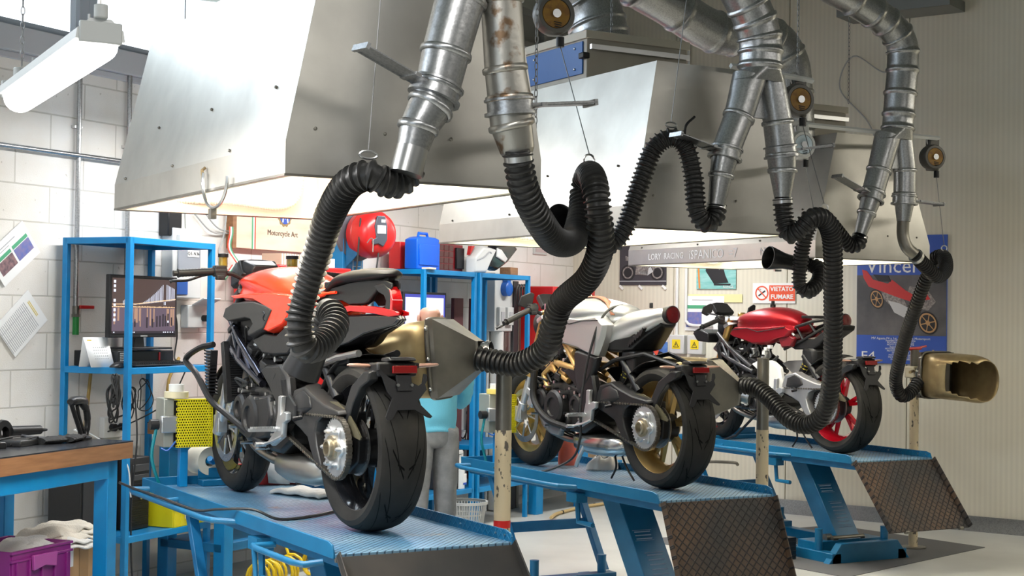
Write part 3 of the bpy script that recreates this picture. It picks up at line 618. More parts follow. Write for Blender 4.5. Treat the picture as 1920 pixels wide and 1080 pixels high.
m1 = nodes.new('ShaderNodeMix'); m1.data_type = 'RGBA'; L.new(c4.outputs[0], m1.inputs[0]); L.new(cr.outputs[0], m1.inputs[6]); m1.inputs[7].default_value = (.30, .24, .19, 1)
m2 = nodes.new('ShaderNodeMix'); m2.data_type = 'RGBA'; L.new(w1, m2.inputs[0]); L.new(m1.outputs[2], m2.inputs[6]); m2.inputs[7].default_value = (.07, .13, .2, 1); L.new(m2.outputs[2], b.inputs['Base Color'])
rail_m, nodes, L, b, tc, wave = diamond('diamond_rail', (.0, .12, .27), None, .4, .1)
w1, w2 = wave(45, 11, 'x'), wave(-45, 11, 'x'); mx_ = nodes.new('ShaderNodeMath'); mx_.operation = 'MAXIMUM'; L.new(w1, mx_.inputs[0]); L.new(w2, mx_.inputs[1]); bp = nodes.new('ShaderNodeBump'); bp.inputs['Strength'].default_value = .7; bp.inputs['Distance'].default_value = .003; L.new(mx_.outputs[0], bp.inputs['Height']); L.new(bp.outputs[0], b.inputs['Normal'])
def ramp_mat(name, pat):
    m, nodes, L, b, tc, wave = diamond(name, (.045, .035, .028), None, .62, .3)
    nz = nodes.new('ShaderNodeTexNoise'); nz.inputs['Scale'].default_value = 2.6; nz.inputs['Detail'].default_value = 5; L.new(tc.outputs['Object'], nz.inputs['Vector'])
    cr = nodes.new('ShaderNodeValToRGB'); e = cr.color_ramp.elements; e[0].position = .4; e[0].color = (.035, .032, .03, 1) if pat else (.018, .018, .018, 1); e[1].position = .68; e[1].color = (.11, .062, .034, 1) if pat else (.045, .038, .032, 1); L.new(nz.outputs[0], cr.inputs[0])
    if pat:
        w1, w2 = wave(45, 9), wave(-45, 9); mx_ = nodes.new('ShaderNodeMath'); mx_.operation = 'MAXIMUM'; L.new(w1, mx_.inputs[0]); L.new(w2, mx_.inputs[1])
        bp = nodes.new('ShaderNodeBump'); bp.inputs['Strength'].default_value = .9; bp.inputs['Distance'].default_value = .004; L.new(mx_.outputs[0], bp.inputs['Height']); L.new(bp.outputs[0], b.inputs['Normal'])
        mm = nodes.new('ShaderNodeMix'); mm.data_type = 'RGBA'; L.new(mx_.outputs[0], mm.inputs[0]); L.new(cr.outputs[0], mm.inputs[6]); mm.inputs[7].default_value = (.012, .012, .013, 1); L.new(mm.outputs[2], b.inputs['Base Color'])
    else: L.new(cr.outputs[0], b.inputs['Base Color'])
    return m
ramp_d, ramp_p = ramp_mat('ramp_diamond', True), ramp_mat('ramp_plain', False)
def lift(X, Y, h, ln, label, plain=False, ramp=(-.335, -.41), writing=None, detail=True):
    t = thing('motorcycle_lift', label, 'motorcycle lift', (X, Y, 0), 0, 'blue motorcycle lifts')
    w = .35
    B().bx(-w, w, 0, ln, h-.014, h).o('table_top', ttop, t, bev=.002)
    # flanges: left and right upstands, folded
    for s in (-1, 1):
        b = B(); b.prism([(0, h-.016), (ln, h-.016), (ln, h+.04), (.05, h+.04), (.012, h+.03), (0, h)], 'x', s*w, s*(w+.008)); b.o('side_rail', lift_blue if s < 0 else rail_m, t, bev=.002)
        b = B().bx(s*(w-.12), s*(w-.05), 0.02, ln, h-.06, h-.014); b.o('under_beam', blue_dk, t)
        for y in (.05, .12, .4): B().cyl((s*(w-.001), y, h+.02), (s*(w-.005), y, h+.02), .004, n=8).o('bolt', steel, t)
    B().bx(-w, w, ln, ln+.008, h-.016, h+.04).o('end_rail', lift_blue, t, bev=.002)
    # wheel clamp at the front end
    B().bx(-.1, w, ln-.12, ln-.04, h, h+.03).bx(-.1, w, ln-.05, ln-.042, h+.03, h+.08).o('clamp_rail', lift_blue, t, bev=.003)
    # hose rail on the left
    y0, y1 = ln-.02, ln-1.3
    P = [(-w, y0-.1, h+.0), (-w-.09, y0-.08, h), (-w-.1, y0-.16, h-.005), (-w-.1, y1+.12, h-.005), (-w-.085, y1+.05, h-.005), (-w, y1, h-.01)]
    B().tube(P, .0125, 12).tube([(-w, (y0+y1)/2+.1, h), (-w-.1, (y0+y1)/2+.1, h-.005)], .011, 10).o('hose_rail', lift_blue, t)
    # lower bracket near the ramp
    P = [(-w+.02, .62, h-.05), (-w-.07, .62, h-.05), (-w-.08, .56, h-.05), (-w-.08, .2, h-.05), (-w-.06, .13, h-.05), (-w, .1, h-.04)]
    if plain: B().tube(P, .012, 12).tube([(-w-.08, .58, h-.05), (-w-.08, .55, h-.17), (-w-.0, .5, h-.17)], .011, 10).o('air_bracket', lift_blue, t)
    b = B().tube([(-w+.03, .80, h-.05), (-w+.03, .78, h-.2), (-w+.03, .64, h-.2)], .014, 6).box((-w+.03, .8, h-.07), (.07, .1, .05)); b.o('stop_bracket', lift_blue, t)
    # hanging ramp flap
    L_ = .53; dy, dz = ramp
    b = B(); b.bx(-w, w, 0, L_, -.006, 0)
    b.bx(-w, -w+.006, 0, L_, -.04, -.006).bx(w-.006, w, 0, L_, -.04, -.006)
    r = b.o('ramp_flap', ramp_p if plain else ramp_d, t, bev=.002); r.location = (0, -.004, h-.012); 
    r.rotation_euler = (math.atan2(dz, dy), 0, 0)
    for s in (-.6, .75): 
        q = B().cyl((s*w-.015, L_+.005, -.012), (s*w+.015, L_+.005, -.012), .012, n=12).o('ramp_roller', dsteel, r)
    B().cyl((-w, .0, h-.02), (w, 0, h-.02), .009, n=10).o('ramp_hinge', dsteel, t)
    # legs
    bt = .12
    def bar(p, q, sx, sy, name, m=blue_dk):
        b = B(); b.loft([[(p[0]+a*sx/2, p[1]+c*sy/2, p[2]) for a, c in ((-1, -1), (1, -1), (1, 1), (-1, 1))], [(q[0]+a*sx/2, q[1]+c*sy/2, q[2]) for a, c in ((-1, -1), (1, -1), (1, 1), (-1, 1))]]); return b.o(name, m, t, bev=.004)
    yb = .48
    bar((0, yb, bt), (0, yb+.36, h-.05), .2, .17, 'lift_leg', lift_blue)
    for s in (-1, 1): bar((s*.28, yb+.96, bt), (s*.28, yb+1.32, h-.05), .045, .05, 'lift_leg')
    B().bx(-.28, .28, yb+1.14, yb+1.16, .34, .40).o('cross_bar', black_mt if 0 else blue_dk, t, bev=.003)
    # floor frame
    b = B().prism([(-.36, 0), (.36, 0), (.25, .13), (-.25, .13)], 'y', .2, .26); b.bx(-.33, -.25, .2, yb+1.2, 0, .07).bx(.25, .33, .2, yb+1.2, 0, .07).bx(-.33, .33, yb+.9, yb+.98, .03, .11).bx(-.3, .3, yb-.08, yb+.1, .02, .12)
    b.o('floor_frame', lift_blue, t, bev=.004)
    for x, y in ((-.29, .38), (.22, .3), (-.22, yb+.92), (.25, yb+.94)): B().cyl((x, y, .05), (x, y, .21), .026, n=18).cyl((x, y, .205), (x, y, .212), .027, n=18).o('stop_stub', lift_blue, t)
    B().cyl((-.14, yb-.06, .13), (.14, yb-.06, .13), .02, n=16).cyl((-.12, yb-.02, .13), (-.17, yb-.02, .13), .03, n=16).o('leg_pivot', dsteel, t)
    # instruction plates screened on the leg, thin raised frames
    for z0, z1, x0, x1 in ((.2, .36, -.05, .07), (.42, .47, -.08, .04)):
        b = B(); k = lambda z: yb+(z-bt)/(h-.05-bt)*.36-.087
        for a in range(7 if z1-z0 > .1 else 3):
            z = z0+(z1-z0)*(a+.5)/(7 if z1-z0 > .1 else 3); b.bx(x0+.01, x1-.01, k(z)-.001, k(z)+.002, z-.003, z+.003)
        for z in (z0, z1): b.bx(x0, x1, k(z)-.001, k(z)+.002, z-.001, z+.001)
        b.o('instruction_plate', mat('screen_print', (.25, .35, .5), .5) if 'screen_print' not in MATS else MATS['screen_print'], t)
    if writing: text('marker_writing', writing, .04, black_pl, t, (0.0, yb+.2, .62), (R(90), 0, 0))
    return t
lift(2.439, 4.849, .763, 2.30, 'blue lift under the red motorcycle with a smooth dark hanging ramp', plain=True, ramp=(-.12, -.13))
lift(4.659, 6.057, .709, 2.05, 'blue lift under the silver motorcycle, its diamond-pattern ramp hanging in the middle', ramp=(-.152, -.39))
lift(7.143, 7.427, .695, 1.90, 'blue lift under the part-built motorcycle, with its whole leg and floor frame showing')
o = B().prism([(6.55, 7.2), (8.35, 7.75), (8.15, 9.1), (6.3, 9.1)], 'z', 0, .004).o('floor_mat', mat('dark_floor_mat', (.10, .10, .10), .7)); tag(o, 'dark grey rubber mat on the floor under the farthest lift', 'floor mat')
for (x, y, lab) in ((6.62, 8.05, 'black ribbed pump box on the floor left of the farthest lift leg'), (7.0, 8.75, 'black box on the floor behind the farthest lift leg')):
    b = B().bx(-.09, .09, -.17, .17, .004, .15); 
    for k in range(4): b.bx(-.095, .095, -.172, .172, .03+k*.03, .035+k*.03)
    o = b.o('pump_box', black_sat, bev=.006); o.location = (x, y, 0); o.rotation_euler[2] = R(10); tag(o, lab, 'pump')
# ------------------------------------------------------------------ motorcycles (local: y forward, x right, origin under the rear wheel)
def tyre_mat(name, nseg, wdt):
    m = mat(name, (.021, .02, .019), .6, spec=.12, var=(9, (.034, .032, .029), .35, .8))
    nodes, L, b = N(m)
    tc = nodes.new('ShaderNodeTexCoord'); sp = nodes.new('ShaderNodeSeparateXYZ'); L.new(tc.outputs['Object'], sp.inputs[0])
    def M(op, a, b_=None, c=None):
        n = nodes.new('ShaderNodeMath'); n.operation = op
        for i, v in enumerate((a, b_, c)):
            if v is None: continue
            if isinstance(v, (int, float)): n.inputs[i].default_value = v
            else: L.new(v, n.inputs[i])
        return n.outputs[0]
    an = M('MULTIPLY', M('ARCTAN2', sp.outputs[2], sp.outputs[1]), nseg/(2*PI))
    ax = M('ABSOLUTE', sp.outputs[0])
    sd = M('MULTIPLY', M('SIGN', sp.outputs[0]), .5)
    def groove(slope, off, lo, hi, w):
        ph = M('FRACT', M('ADD', M('ADD', an, M('MULTIPLY', ax, slope)), M('ADD', sd, off)))
        line = M('LESS_THAN', M('ABSOLUTE', M('SUBTRACT', ph, .5)), w)
        rng = M('MULTIPLY', M('GREATER_THAN', ax, lo), M('LESS_THAN', ax, hi))
        return M('MULTIPLY', line, rng)
    g = M('MAXIMUM', groove(9/wdt*.1, 0, .008, wdt*.62, .028), groove(26/wdt*.1, .42, wdt*.3, wdt*.9, .04))
    g = M('MAXIMUM', g, groove(3/wdt*.1, .2, wdt*.1, wdt*.4, .02))
    rad = M('GREATER_THAN', M('SQRT', M('ADD', M('MULTIPLY', sp.outputs[1], sp.outputs[1]), M('MULTIPLY', sp.outputs[2], sp.outputs[2]))), .27 if wdt > .08 else .26)
    g = M('MULTIPLY', g, rad)
    mx = nodes.new('ShaderNodeMix'); mx.data_type = 'RGBA'; L.new(g, mx.inputs[0])
    base = b.inputs['Base Color'].links[0].from_socket
    L.new(base, mx.inputs[6]); mx.inputs[7].default_value = (.0005, .0005, .0005, 1); L.new(mx.outputs[2], b.inputs['Base Color'])
    bp = nodes.new('ShaderNodeBump'); bp.inputs['Strength'].default_value = .9; bp.inputs['Distance'].default_value = .006; bp.invert = True
    L.new(g, bp.inputs['Height']); L.new(bp.outputs[0], b.inputs['Normal'])
    return m
ty_r = tyre_mat('tyre_rear', 9, .09); ty_f = tyre_mat('tyre_front', 9, .058)
def disc_mat():
    m = mat('drilled_disc', (.5, .5, .5), .3, .95); return m
disc_m = disc_mat()
rim_black = mat('rim_black', (.012, .012, .014), .15, coat=.8)
rim_gold = mat('rim_gold', (.5, .34, .13), .28, .75)
rim_red = mat('rim_red', (.62, .006, .02), .2, .2, coat=.7)

def wheel(par, y, z, Rr, w, rim, name, tm, front=False, twin=5):
    hw = w/2
    prof = [(-hw*.74, Rr-.083), (-hw*.9, Rr-.07), (-hw, Rr-.045), (-hw*.93, Rr-.026), (-hw*.75, Rr-.014), (-hw*.5, Rr-.006), (-hw*.25, Rr-.0015), (0, Rr)]
    prof = prof+[(-a, r) for a, r in prof[-2::-1]]
    t = B().lathe(prof, ax=(1, 0, 0), n=64).o(name+'_tyre', tm, par, loc=(0, y, z))
    ri = Rr-.08
    b = B().lathe([(-hw*.72, ri-.004), (-hw*.78, ri+.008), (-hw*.7, ri+.006), (-hw*.6, ri-.012), (-hw*.3, ri-.028), (0, ri-.034), (hw*.3, ri-.028), (hw*.6, ri-.012), (hw*.7, ri+.006), (hw*.78, ri+.008), (hw*.72, ri-.004),
                   (hw*.5, ri-.022), (hw*.2, ri-.042), (-hw*.2, ri-.042), (-hw*.5, ri-.022), (-hw*.72, ri-.004)], ax=(1, 0, 0), n=64)
    xs = 0 if front else hw*.35
    for k in range(twin):
        a = 2*PI*k/twin+.3
        for da in (-.17, .17):
            p0 = (xs*.4, .045*math.cos(a), .045*math.sin(a)); p1 = (xs, (ri-.03)*math.cos(a+da), (ri-.03)*math.sin(a+da))
            d = Vector(p1)-Vector(p0); L = d.length; mid = (Vector(p0)+Vector(p1))/2
            b.loft([[Vector(p)+Vector((sx*tx, -math.sin(a+da)*sy*ty, math.cos(a+da)*sy*ty)) for sx, sy in ((-1, -1), (1, -1), (1, 1), (-1, 1))] for p, tx, ty in ((p0, .016, .013), (p1, .011, .009))])
    b.cyl((-hw*.45 if front else -hw*.2, 0, 0), (hw*.5, 0, 0), .05, n=24)
    b.o(name+'_rim', rim, par, loc=(0, y, z))
def discs(par, y, z, r, xs, mt):
    for x in xs:
        b = B()
        n = 40
        for rr in ((r, r-.034),):
            b.lathe([(x-.0025, rr[1]), (x-.0025, rr[0]), (x+.0025, rr[0]), (x+.0025, rr[1]), (x-.0025, rr[1])], ax=(1, 0, 0), n=n)
        for k in range(30):
            a = 2*PI*k/30
            for q in (0, 1): b.cyl((x-.0034, (r-.011-q*.012)*math.cos(a+q*.1), (r-.011-q*.012)*math.sin(a+q*.1)), (x+.0034, (r-.011-q*.012)*math.cos(a+q*.1), (r-.011-q*.012)*math.sin(a+q*.1)), .0028, n=6)
        for k in range(8):
            a = 2*PI*k/8; b.tube([(x, .05*math.cos(a), .05*math.sin(a)), (x, (r-.03)*math.cos(a+.12), (r-.03)*math.sin(a+.12))], .006, 6)
        b.o('brake_disc', disc_m, par, loc=(0, y, z))
def halfprof(y, top, hw, bot, k=0):
    h = top-bot
    P = [(0, top), (.45*hw, top-.03*h), (.8*hw, top-.16*h), (hw, top-.38*h), ((.88-k)*hw, top-.56*h), (.98*hw, top-.74*h), (.86*hw, bot+.04*h), (.3*hw, bot)]
    return [(x, y, z) for x, z in P]+[(-x, y, z) for x, z in P[:0:-1]]
def loftbody(name, st, m, par, sub=2, k=0):
    return B().loft([halfprof(*s_, k) for s_ in st]).o(name, m, par, sub=sub)
def sidepair(name, poly, x0, x1, m, par, ins=.012, bev=0, label=None, both=True):
    for s in ((-1, 1) if both else (-1,)):
        o = B().plate(poly, 'x', s*x0, s*x1, ins=ins).o(name, m, par, bev=bev)
        if label: o['label'] = label
def chain_loop(par, yr, zr, rr, yf, zf, rf, x):
    # external tangents
    d = math.hypot(yf-yr, zf-zr); base = math.atan2(zf-zr, yf-yr); al = math.acos((rr-rf)/d)
    pts = []
    for i in range(25):
        a = base+al+(2*PI-2*al)*i/24; pts.append((yr+rr*math.cos(a), zr+rr*math.sin(a)))
    for i in range(9):
        a = base-al+(2*al)*i/8; pts.append((yf+rf*math.cos(a), zf+rf*math.sin(a)))
    path = [Vector((x, a, b_)) for a, b_ in pts]; path.append(path[0]); path = resample(path, .0127)
    b = B()
    for i in range(len(path)-1):
        p, q = path[i], path[i+1]; m_ = (p+q)/2; an = math.atan2(q.z-p.z, q.y-p.y)
        rot = Matrix.Rotation(an, 3, 'X')
        b.box(m_, (.017 if i % 2 else .021, .012, .0115), rot)
        b.cyl(p-Vector((.012, 0, 0)), p+Vector((.012, 0, 0)), .0038, n=6)
    b.o('drive_chain', mat('chain_steel', (.2, .185, .16), .35, .9) if 'chain_steel' not in MATS else MATS['chain_steel'], par)
def sprocket(par, y, z, r, x):
    n = 41; poly = []
    for i in range(n):
        for da, dr in ((0, -.006), (.25, .003), (.5, .003), (.75, -.006)): a = 2*PI*(i+da)/n; poly.append((y+(r+dr)*math.cos(a), z+(r+dr)*math.sin(a)))
    b = B().prism(poly, 'x', x-.004, x+.003)
    # scalloped carrier plate in front
    p2 = []
    for i in range(72):
        a = 2*PI*i/72; rr = .078+.012*math.cos(6*a); p2.append((y+rr*math.cos(a), z+rr*math.sin(a)))
    b.plate(p2, 'x', x-.004, x-.016, ins=.004)
    for k in range(6):
        a = PI*k/3; c = (y+.07*math.cos(a), z+.07*math.sin(a)); b.cyl((x-.014, *c), (x-.03, *c), .0095, n=6); b.cyl((x-.03, *c), (x-.036, *c), .005, n=8)
    s = b.o('sprocket', alu, par)
    B().lathe([(0, .05), (-.014, .048), (-.016, .036), (-.028, .035), (-.031, .031), (-.031, .024), (0, .022)], (x-.012, y, z), (1, 0, 0), 24).o('hub_nut', bronze, par)
def front_end(par, yf, fork_m, lower_m, caliper=True, zt=.93):
    dy, dz = -.415, .91
    def pt(x, t): return (x, yf+.0+dy*t, .298+dz*t)
    T = (zt-.298)/dz
    for s in (-1, 1):
        x = s*.105
        B().cyl(pt(x, -.03), pt(x, .09), .03, .028).cyl(pt(x, .06), pt(x, .30), .021).box(Vector(pt(x, .02)), (.045, .07, .08)).o('fork_slider', lower_m, par, bev=.004)
        B().cyl(pt(x, .27), pt(x, .30), .031).cyl(pt(x, .28), pt(x, T), .026, .027).cyl(pt(x, T), pt(x, T+.02), .022).o('fork_tube', fork_m, par)
        if caliper:
            b = B(); c = Vector(pt(x*.84, .13))+Vector((-.0, -.085, 0))
            rot = Matrix.Rotation(R(24), 3, 'X')
            b.box(c, (.05, .06, .12), rot); b.box(c+Vector((s*.02, .02, .03)), (.03, .05, .04), rot).cyl(c+Vector((-.03*1, 0, -.03)), c+Vector((.03, 0, -.03)), .022, n=14).cyl(c+Vector((-.03, 0, .03)), c+Vector((.03, 0, .03)), .022, n=14)
            b.o('brake_caliper', alu, par, bev=.006)
    B().cyl((-.13, yf, .298), (.13, yf, .298), .012).o('front_axle', steel, par)
    for t_, nm in ((T-.03, 'upper_triple_clamp'), (T-.2, 'lower_triple_clamp')):
        c = pt(0, t_); poly = [(-.14, -.03), (-.14, .03), (-.05, .035), (.05, .035), (.14, .03), (.14, -.03), (.06, -.065), (-.06, -.065)]
        b = B(); b.T = Matrix.Translation(c) @ Matrix.Rotation(R(-24.5), 4, 'X'); b.plate([(a, q) for a, q in poly], 'z', -.012, .016, ins=.004); b.o(nm, alu if nm[0] == 'u' and fork_m is gold else black_mt, par, bev=.003)
    B().cyl(pt(0, T-.22), pt(0, T+.01), .028).o('steering_stem', black_mt, par)
    # front mudguard
    def fg(u, v):
        a = R(20+115*u); rr = .312+.012*math.sin(PI*v)
        return ((v-.5)*.13, yf+rr*math.cos(a), .298+rr*math.sin(a)-.012*abs(v-.5)*4*.5)
    B().grid(fg, 14, 6).o('front_mudguard', black_sat, par, thick=.003)
    for s in (-1, 1): cable('brake_hose', [pt(s*.1, .12), pt(s*.13, .3), pt(s*.1, T-.25), pt(s*.06, T-.05)], .0045, cable_m, par)
def bars(par, y, z, xi=.22, xo=.41, sweep=0, drop=0, lever=(.1, -.02), mirror=None, gr=None, pegs=True):
    for s in (-1, 1):
        a = Vector((s*xi, y, z)); e = Vector((s*xo, y+sweep, z+drop)); d = (e-a).normalized()
        B().tube([(s*.03, y+.02, z-.04), (s*.09, y+.02, z-.035), (s*.16, y+.01, z-.008), a, a+d*.03], .011, 10).o('handlebar', black_mt, par)
        b = B(); L = (e-a).length; n = 22
        b.tube([a+d*(L*i/n) for i in range(n+1)], [.0165+(.0012 if i % 2 else 0) for i in range(n+1)], 14); b.lathe([(L-.006, .0165), (L-.004, .02), (L, .02), (L+.001, .012), (L+.02, .014), (L+.022, .0)], a, d, 14)
        b.o('handlebar_grip', rubber, par)
        c = a-d*.03
        b = B().box(c, (.055, .045, .05)).cyl(c-d*.03, c+d*.03, .024, n=16).box(c+Vector((0, .03, .0)), (.03, .04, .03)).box(c+Vector((0, -.01, -.028)), (.04, .03, .022)); b.o('switch_housing', black_pl, par, bev=.005)
        p = [c+Vector((0, .045, -.005)), c+d*.05+Vector((0, .06, -.012)), a+d*(L*.6)+Vector((0, lever[0]*.8, lever[1])), e+Vector((0, lever[0]*.75, lever[1])), e+d*.015+Vector((0, lever[0]*.85, lever[1]-.004))]
        B().tube(spline(p, 6), [.009]*7+[.007]*12+[.006]*4+[.0085]*2, 8).o('hand_lever', black_sat, par)
        if mirror:
            mx, my, mz = s*mirror[0], mirror[1], mirror[2]
            B().tube(spline([c, c+Vector((s*.0, .05, .03)), (mx, my, mz-.02)], 5), .006, 8).o('mirror_stem', black_mt, par)
            b = B(); b.T = Matrix.Translation((mx, my, mz)) @ Matrix.Rotation(R(15*s), 4, 'Z')
            b.plate([(-.045, -.02), (-.03, .03), (.03, .055), (.05, .045), (.04, -.01), (.0, -.04)], 'y', -.006, .016, ins=.01); b.o('rear_view_mirror', black_pl, par, bev=.004)
def reservoir(par, x, y, z, r=.02, h=.045):
    b = B().cyl((x, y, z), (x, y, z+h), r, n=20); b.o('fluid_reservoir', mat('brake_fluid_cup', (.24, .17, .02), .15, coat=1) if 'brake_fluid_cup' not in MATS else MATS['brake_fluid_cup'], par)
    b = B()
    b.lathe([(h, r*.2), (h, r*1.15), (h+.015, r*1.15), (h+.017, r), (h+.017, 0)], (x, y, z), (0, 0, 1), 24).cyl((x, y, z-.05), (x, y+.0, z), .006); b.o('reservoir_cap', black_pl, par)
def engine(par, cover=eng_mt):
    b = B().prism([(.5, .30), (.62, .245), (.95, .25), (1.08, .32), (1.1, .44), (1.02, .5), (.82, .53), (.66, .5), (.55, .47)], 'x', -.13, .13)
    b.o('crankcase', eng_mt, par, bev=.018)
    b = B(); b.T = Matrix.Translation((0, .93, .5)) @ Matrix.Rotation(R(-22), 4, 'X')
    b.box((0, 0, .06), (.22, .19, .14)); b.box((0, 0, .165), (.235, .21, .08)).box((0, .0, .21), (.24, .16, .03))
    for k in range(5): b.box((0, 0, .02+k*.024), (.235, .21, .006))
    for x in (-.09, 0, .09): b.cyl((x, -.09, .16), (x, -.17, .20), .026, n=14)
    b.o('cylinder_block', eng_mt, par, bev=.006)
    b = B()
    for (y, z, r, x0, x1) in ((.86, .38, .098, .12, .185), (1.03, .41, .066, .12, .17), (.665, .4, .06, .12, .16), (.78, .3, .05, .11, .15)):
        for s in (-1, 1):
            if s > 0 and r < .06: continue
            b = B(); b.lathe([(x0, r), (x1-.012, r), (x1, r*.85), (x1+.001, r*.55), (x1-.01, r*.5), (x1-.008, 0.0)], (0, y, z), (s, 0, 0), 28)
            for k in range(6): a = PI*k/3+.3; c = (y+(r+.006)*math.cos(a), z+(r+.006)*math.sin(a)); b.cyl((s*x0, *c), (s*(x1-.018), *c), .008, n=8)
            b.o('engine_cover', cover, par)
    rnd = random.Random(3)
    for k in range(9): y = .6+.055*k; z = .46+rnd.uniform(-.02, .06); B().cyl((-.15, y, z), (-.165, y, z), .007+rnd.random()*.004, n=8).o('engine_bolt', steel, par)
    for y, z in ((.57, .33), (1.08, .33), (.93, .27), (.75, .26), (.93, .49), (.77, .47)): B().cyl((-.12, y, z), (-.19, y, z), .007, n=6).o('engine_bolt', steel, par)
    # intake, hoses, wiring
    rn = random.Random(5)
    for k in range(9):
        y0 = rn.uniform(.62, 1.1); z0 = rn.uniform(.5, .68); x0 = -rn.uniform(.09, .15)
        P = [(x0, y0, z0)]
        for j in range(3): P.append((x0+rn.uniform(-.03, .03), P[-1][1]+rn.uniform(-.14, .12), P[-1][2]+rn.uniform(-.1, .08)))
        cable('wiring', P, rn.choice((.004, .005, .007)), cable_m, par)
    for y, z, s in ((.66, .57, .05), (.78, .6, .045), (.6, .52, .035), (.95, .66, .04), (.86, .55, .04)):
        B().box((-.125, y, z), (.06, s*1.5, s), Matrix.Rotation(R(15), 3, 'X')).o('electrical_module', black_pl, par, bev=.006)
    for y, z in ((.7, .655), (.83, .665), (.96, .66)): b = B(); b.lathe([(-.02, .024), (.0, .027), (.02, .024), (.05, .03), (.055, .022)], (-.08, y, z), (-.5, -.2, .9), 16).cyl((-.13, y, z-.02), (-.10, y, z-.02), .012, n=10); b.o('throttle_body', alu, par)
def exhaust(par, silver_m, tips=True):
    for k, x in enumerate((-.08, 0, .08)):
        B().tube(spline([(x, 1.04, .62), (x, 1.16, .56), (x, 1.17, .4), (x*.9, 1.1, .26), (x*.5, .95, .2), (x*.4, .8, .19)], 6), .021, 12).o('exhaust_header', copper, par)
    b = B()
    def sec(y, w, z0, z1):
        c = (z0+z1)/2; h = (z1-z0)/2
        return [(w*s*abs(math.cos(t))**.6, y, c+h*(1 if math.sin(t) > 0 else -1)*abs(math.sin(t))**.6) for t in [2*PI*i/20 for i in range(20)] for s in ((1,) if math.cos(t) > 0 else (-1,))]
    b.loft([sec(.84, .05, .17, .23), sec(.76, .1, .14, .24), (sec(.6, .125, .125, .25)), sec(.42, .125, .13, .255), sec(.3, .11, .15, .25), sec(.27, .07, .17, .23)])
    b.o('silencer_box', silver_m, par, ang=50)
    for k in range(3):
        B().lathe([(0, .026), (.14, .026), (.15, .03), (.15, .022), (.05, .02)], (.12, .33, .22+.055*k), (.55, -.75, .35), 16).o('exhaust_tip', copper, par)
def swingarm(par, panel_m, edge=None):
    sa = [(.459, .40), (.455, .46), (.425, .525), (.313, .547), (.232, .52), (.1, .485), (-.04, .465), (-.05, .448), (.1, .44), (.165, .41), (.185, .36), (.165, .30), (.12, .235), (.135, .215), (.175, .225), (.235, .285), (.275, .335), (.36, .37)]
    B().plate(sa, 'x', -.085, -.155, ins=.012).o('swingarm', panel_m, par, bev=.006)
    B().plate([(.40, .44), (.385, .5), (.31, .525), (.24, .5), (.22, .46), (.3, .43)], 'x', -.15, -.163, ins=.01).o('swingarm_panel', black_sat, par, bev=.003)
    b = B().prism([(.5, .38), (.5, .5), (.4, .54), (.12, .45), (-.02, .43), (-.1, .36), (-.09, .27), (.0, .22), (.1, .22), (.3, .33)], 'x', -.045, -.1); b.cyl((-.10, 0, .318), (.03, 0, .318), .075, n=28)
    b.o('swingarm_beam', black_mt, par, bev=.01)
    B().prism([(.17, .49), (.05, .492), (-.05, .46), (-.13, .41), (-.178, .372), (-.17, .362), (-.10, .372), (-.02, .415), (.08, .462)], 'x', -.118, -.124).o('chain_guard', mat('smoked_guard', (.09, .08, .05), .35) if 'smoked_guard' not in MATS else MATS['smoked_guard'], par)
    def lg(u, v): a = R(95+75*u); return (-.115+.02*v, .134*math.cos(a)*1.0, .318+.134*math.sin(a))
    for s in (1,):
        b = B(); b.cyl((-.08, .14, .50), (-.08, .3, .66), .022, n=12)
        b.lathe([(0, .012), (.01, .034), (.02, .036), (.13, .036), (.14, .03), (.14, .012)], (0, .42, .5), (0, -.55, .83), 20)
        b.o('shock_absorber', black_mt, par)
        path = [Vector((0, .38, .56))+Vector((0, -.06, .09))*(i/60)*2+Vector((math.cos(i*.9)*.034, math.sin(i*.9)*.03, math.sin(i*.9)*.02)) for i in range(60)]
        B().tube(path, .0055, 6).o('shock_spring', mat('spring_yellow', (.6, .5, .05), .4) if 'spring_yellow' not in MATS else MATS['spring_yellow'], par)
    # inner mudguard over the rear tyre
    def rg(u, v):
        a = R(35+55*u); rr = .345+.014*math.sin(PI*v)
        return ((v-.5)*.2, rr*math.cos(a), .318+rr*math.sin(a))
    B().grid(rg, 12, 6).o('rear_hugger', black_sat, par, thick=.003)
    discs(par, 0, .318, .11, (-.055,), disc_m)
    B().box((-.055, .02, .43), (.05, .1, .05), Matrix.Rotation(R(-5), 3, 'X')).o('rear_caliper', black_mt, par, bev=.008)
def pegs(par, heel=True):
    for s in (-1, 1):
        x = s*.185
        poly = [(.49, .495), (.455, .495), (.465, .42), (.425, .435), (.395, .43), (.40, .40), (.435, .385), (.445, .33), (.56, .285), (.60, .30), (.525, .345), (.515, .37), (.495, .43)]
        B().plate(poly, 'x', s*.17, s*.192, ins=.004).o('footrest_bracket', alu, par, bev=.002)
        b = B(); y, z = .50, .362
        n = 20
        b.box((s*.255, y, z-.006), (.11, .026, .012))
        for k in range(12): b.box((s*(.205+.0085*k), y, z+.003), (.0045, .028, .008))
        b.cyl((s*.185, y, z-.004), (s*.215, y, z-.004), .011, n=12); b.o('footrest', alu, par)
        if heel: B().plate([(.50, .49), (.43, .5), (.36, .46), (.36, .41), (.42, .40), (.47, .44)], 'x', s*.155, s*.17, ins=.006).o('heel_guard', black_pl, par)
        B().tube([(s*.195, .43, .335), (s*.205, .5, .31), (s*.21, .60, .29)], .0065, 8).cyl((s*.2, .60, .29), (s*.245, .60, .29), .010, n=12).o('foot_lever', alu if s < 0 else black_mt, par)
        B().tube([(s*.15, .33, .44), (s*.185, .26, .42), (s*.215, .27, .415)], .009, 8).o('pillion_peg', black_mt, par)
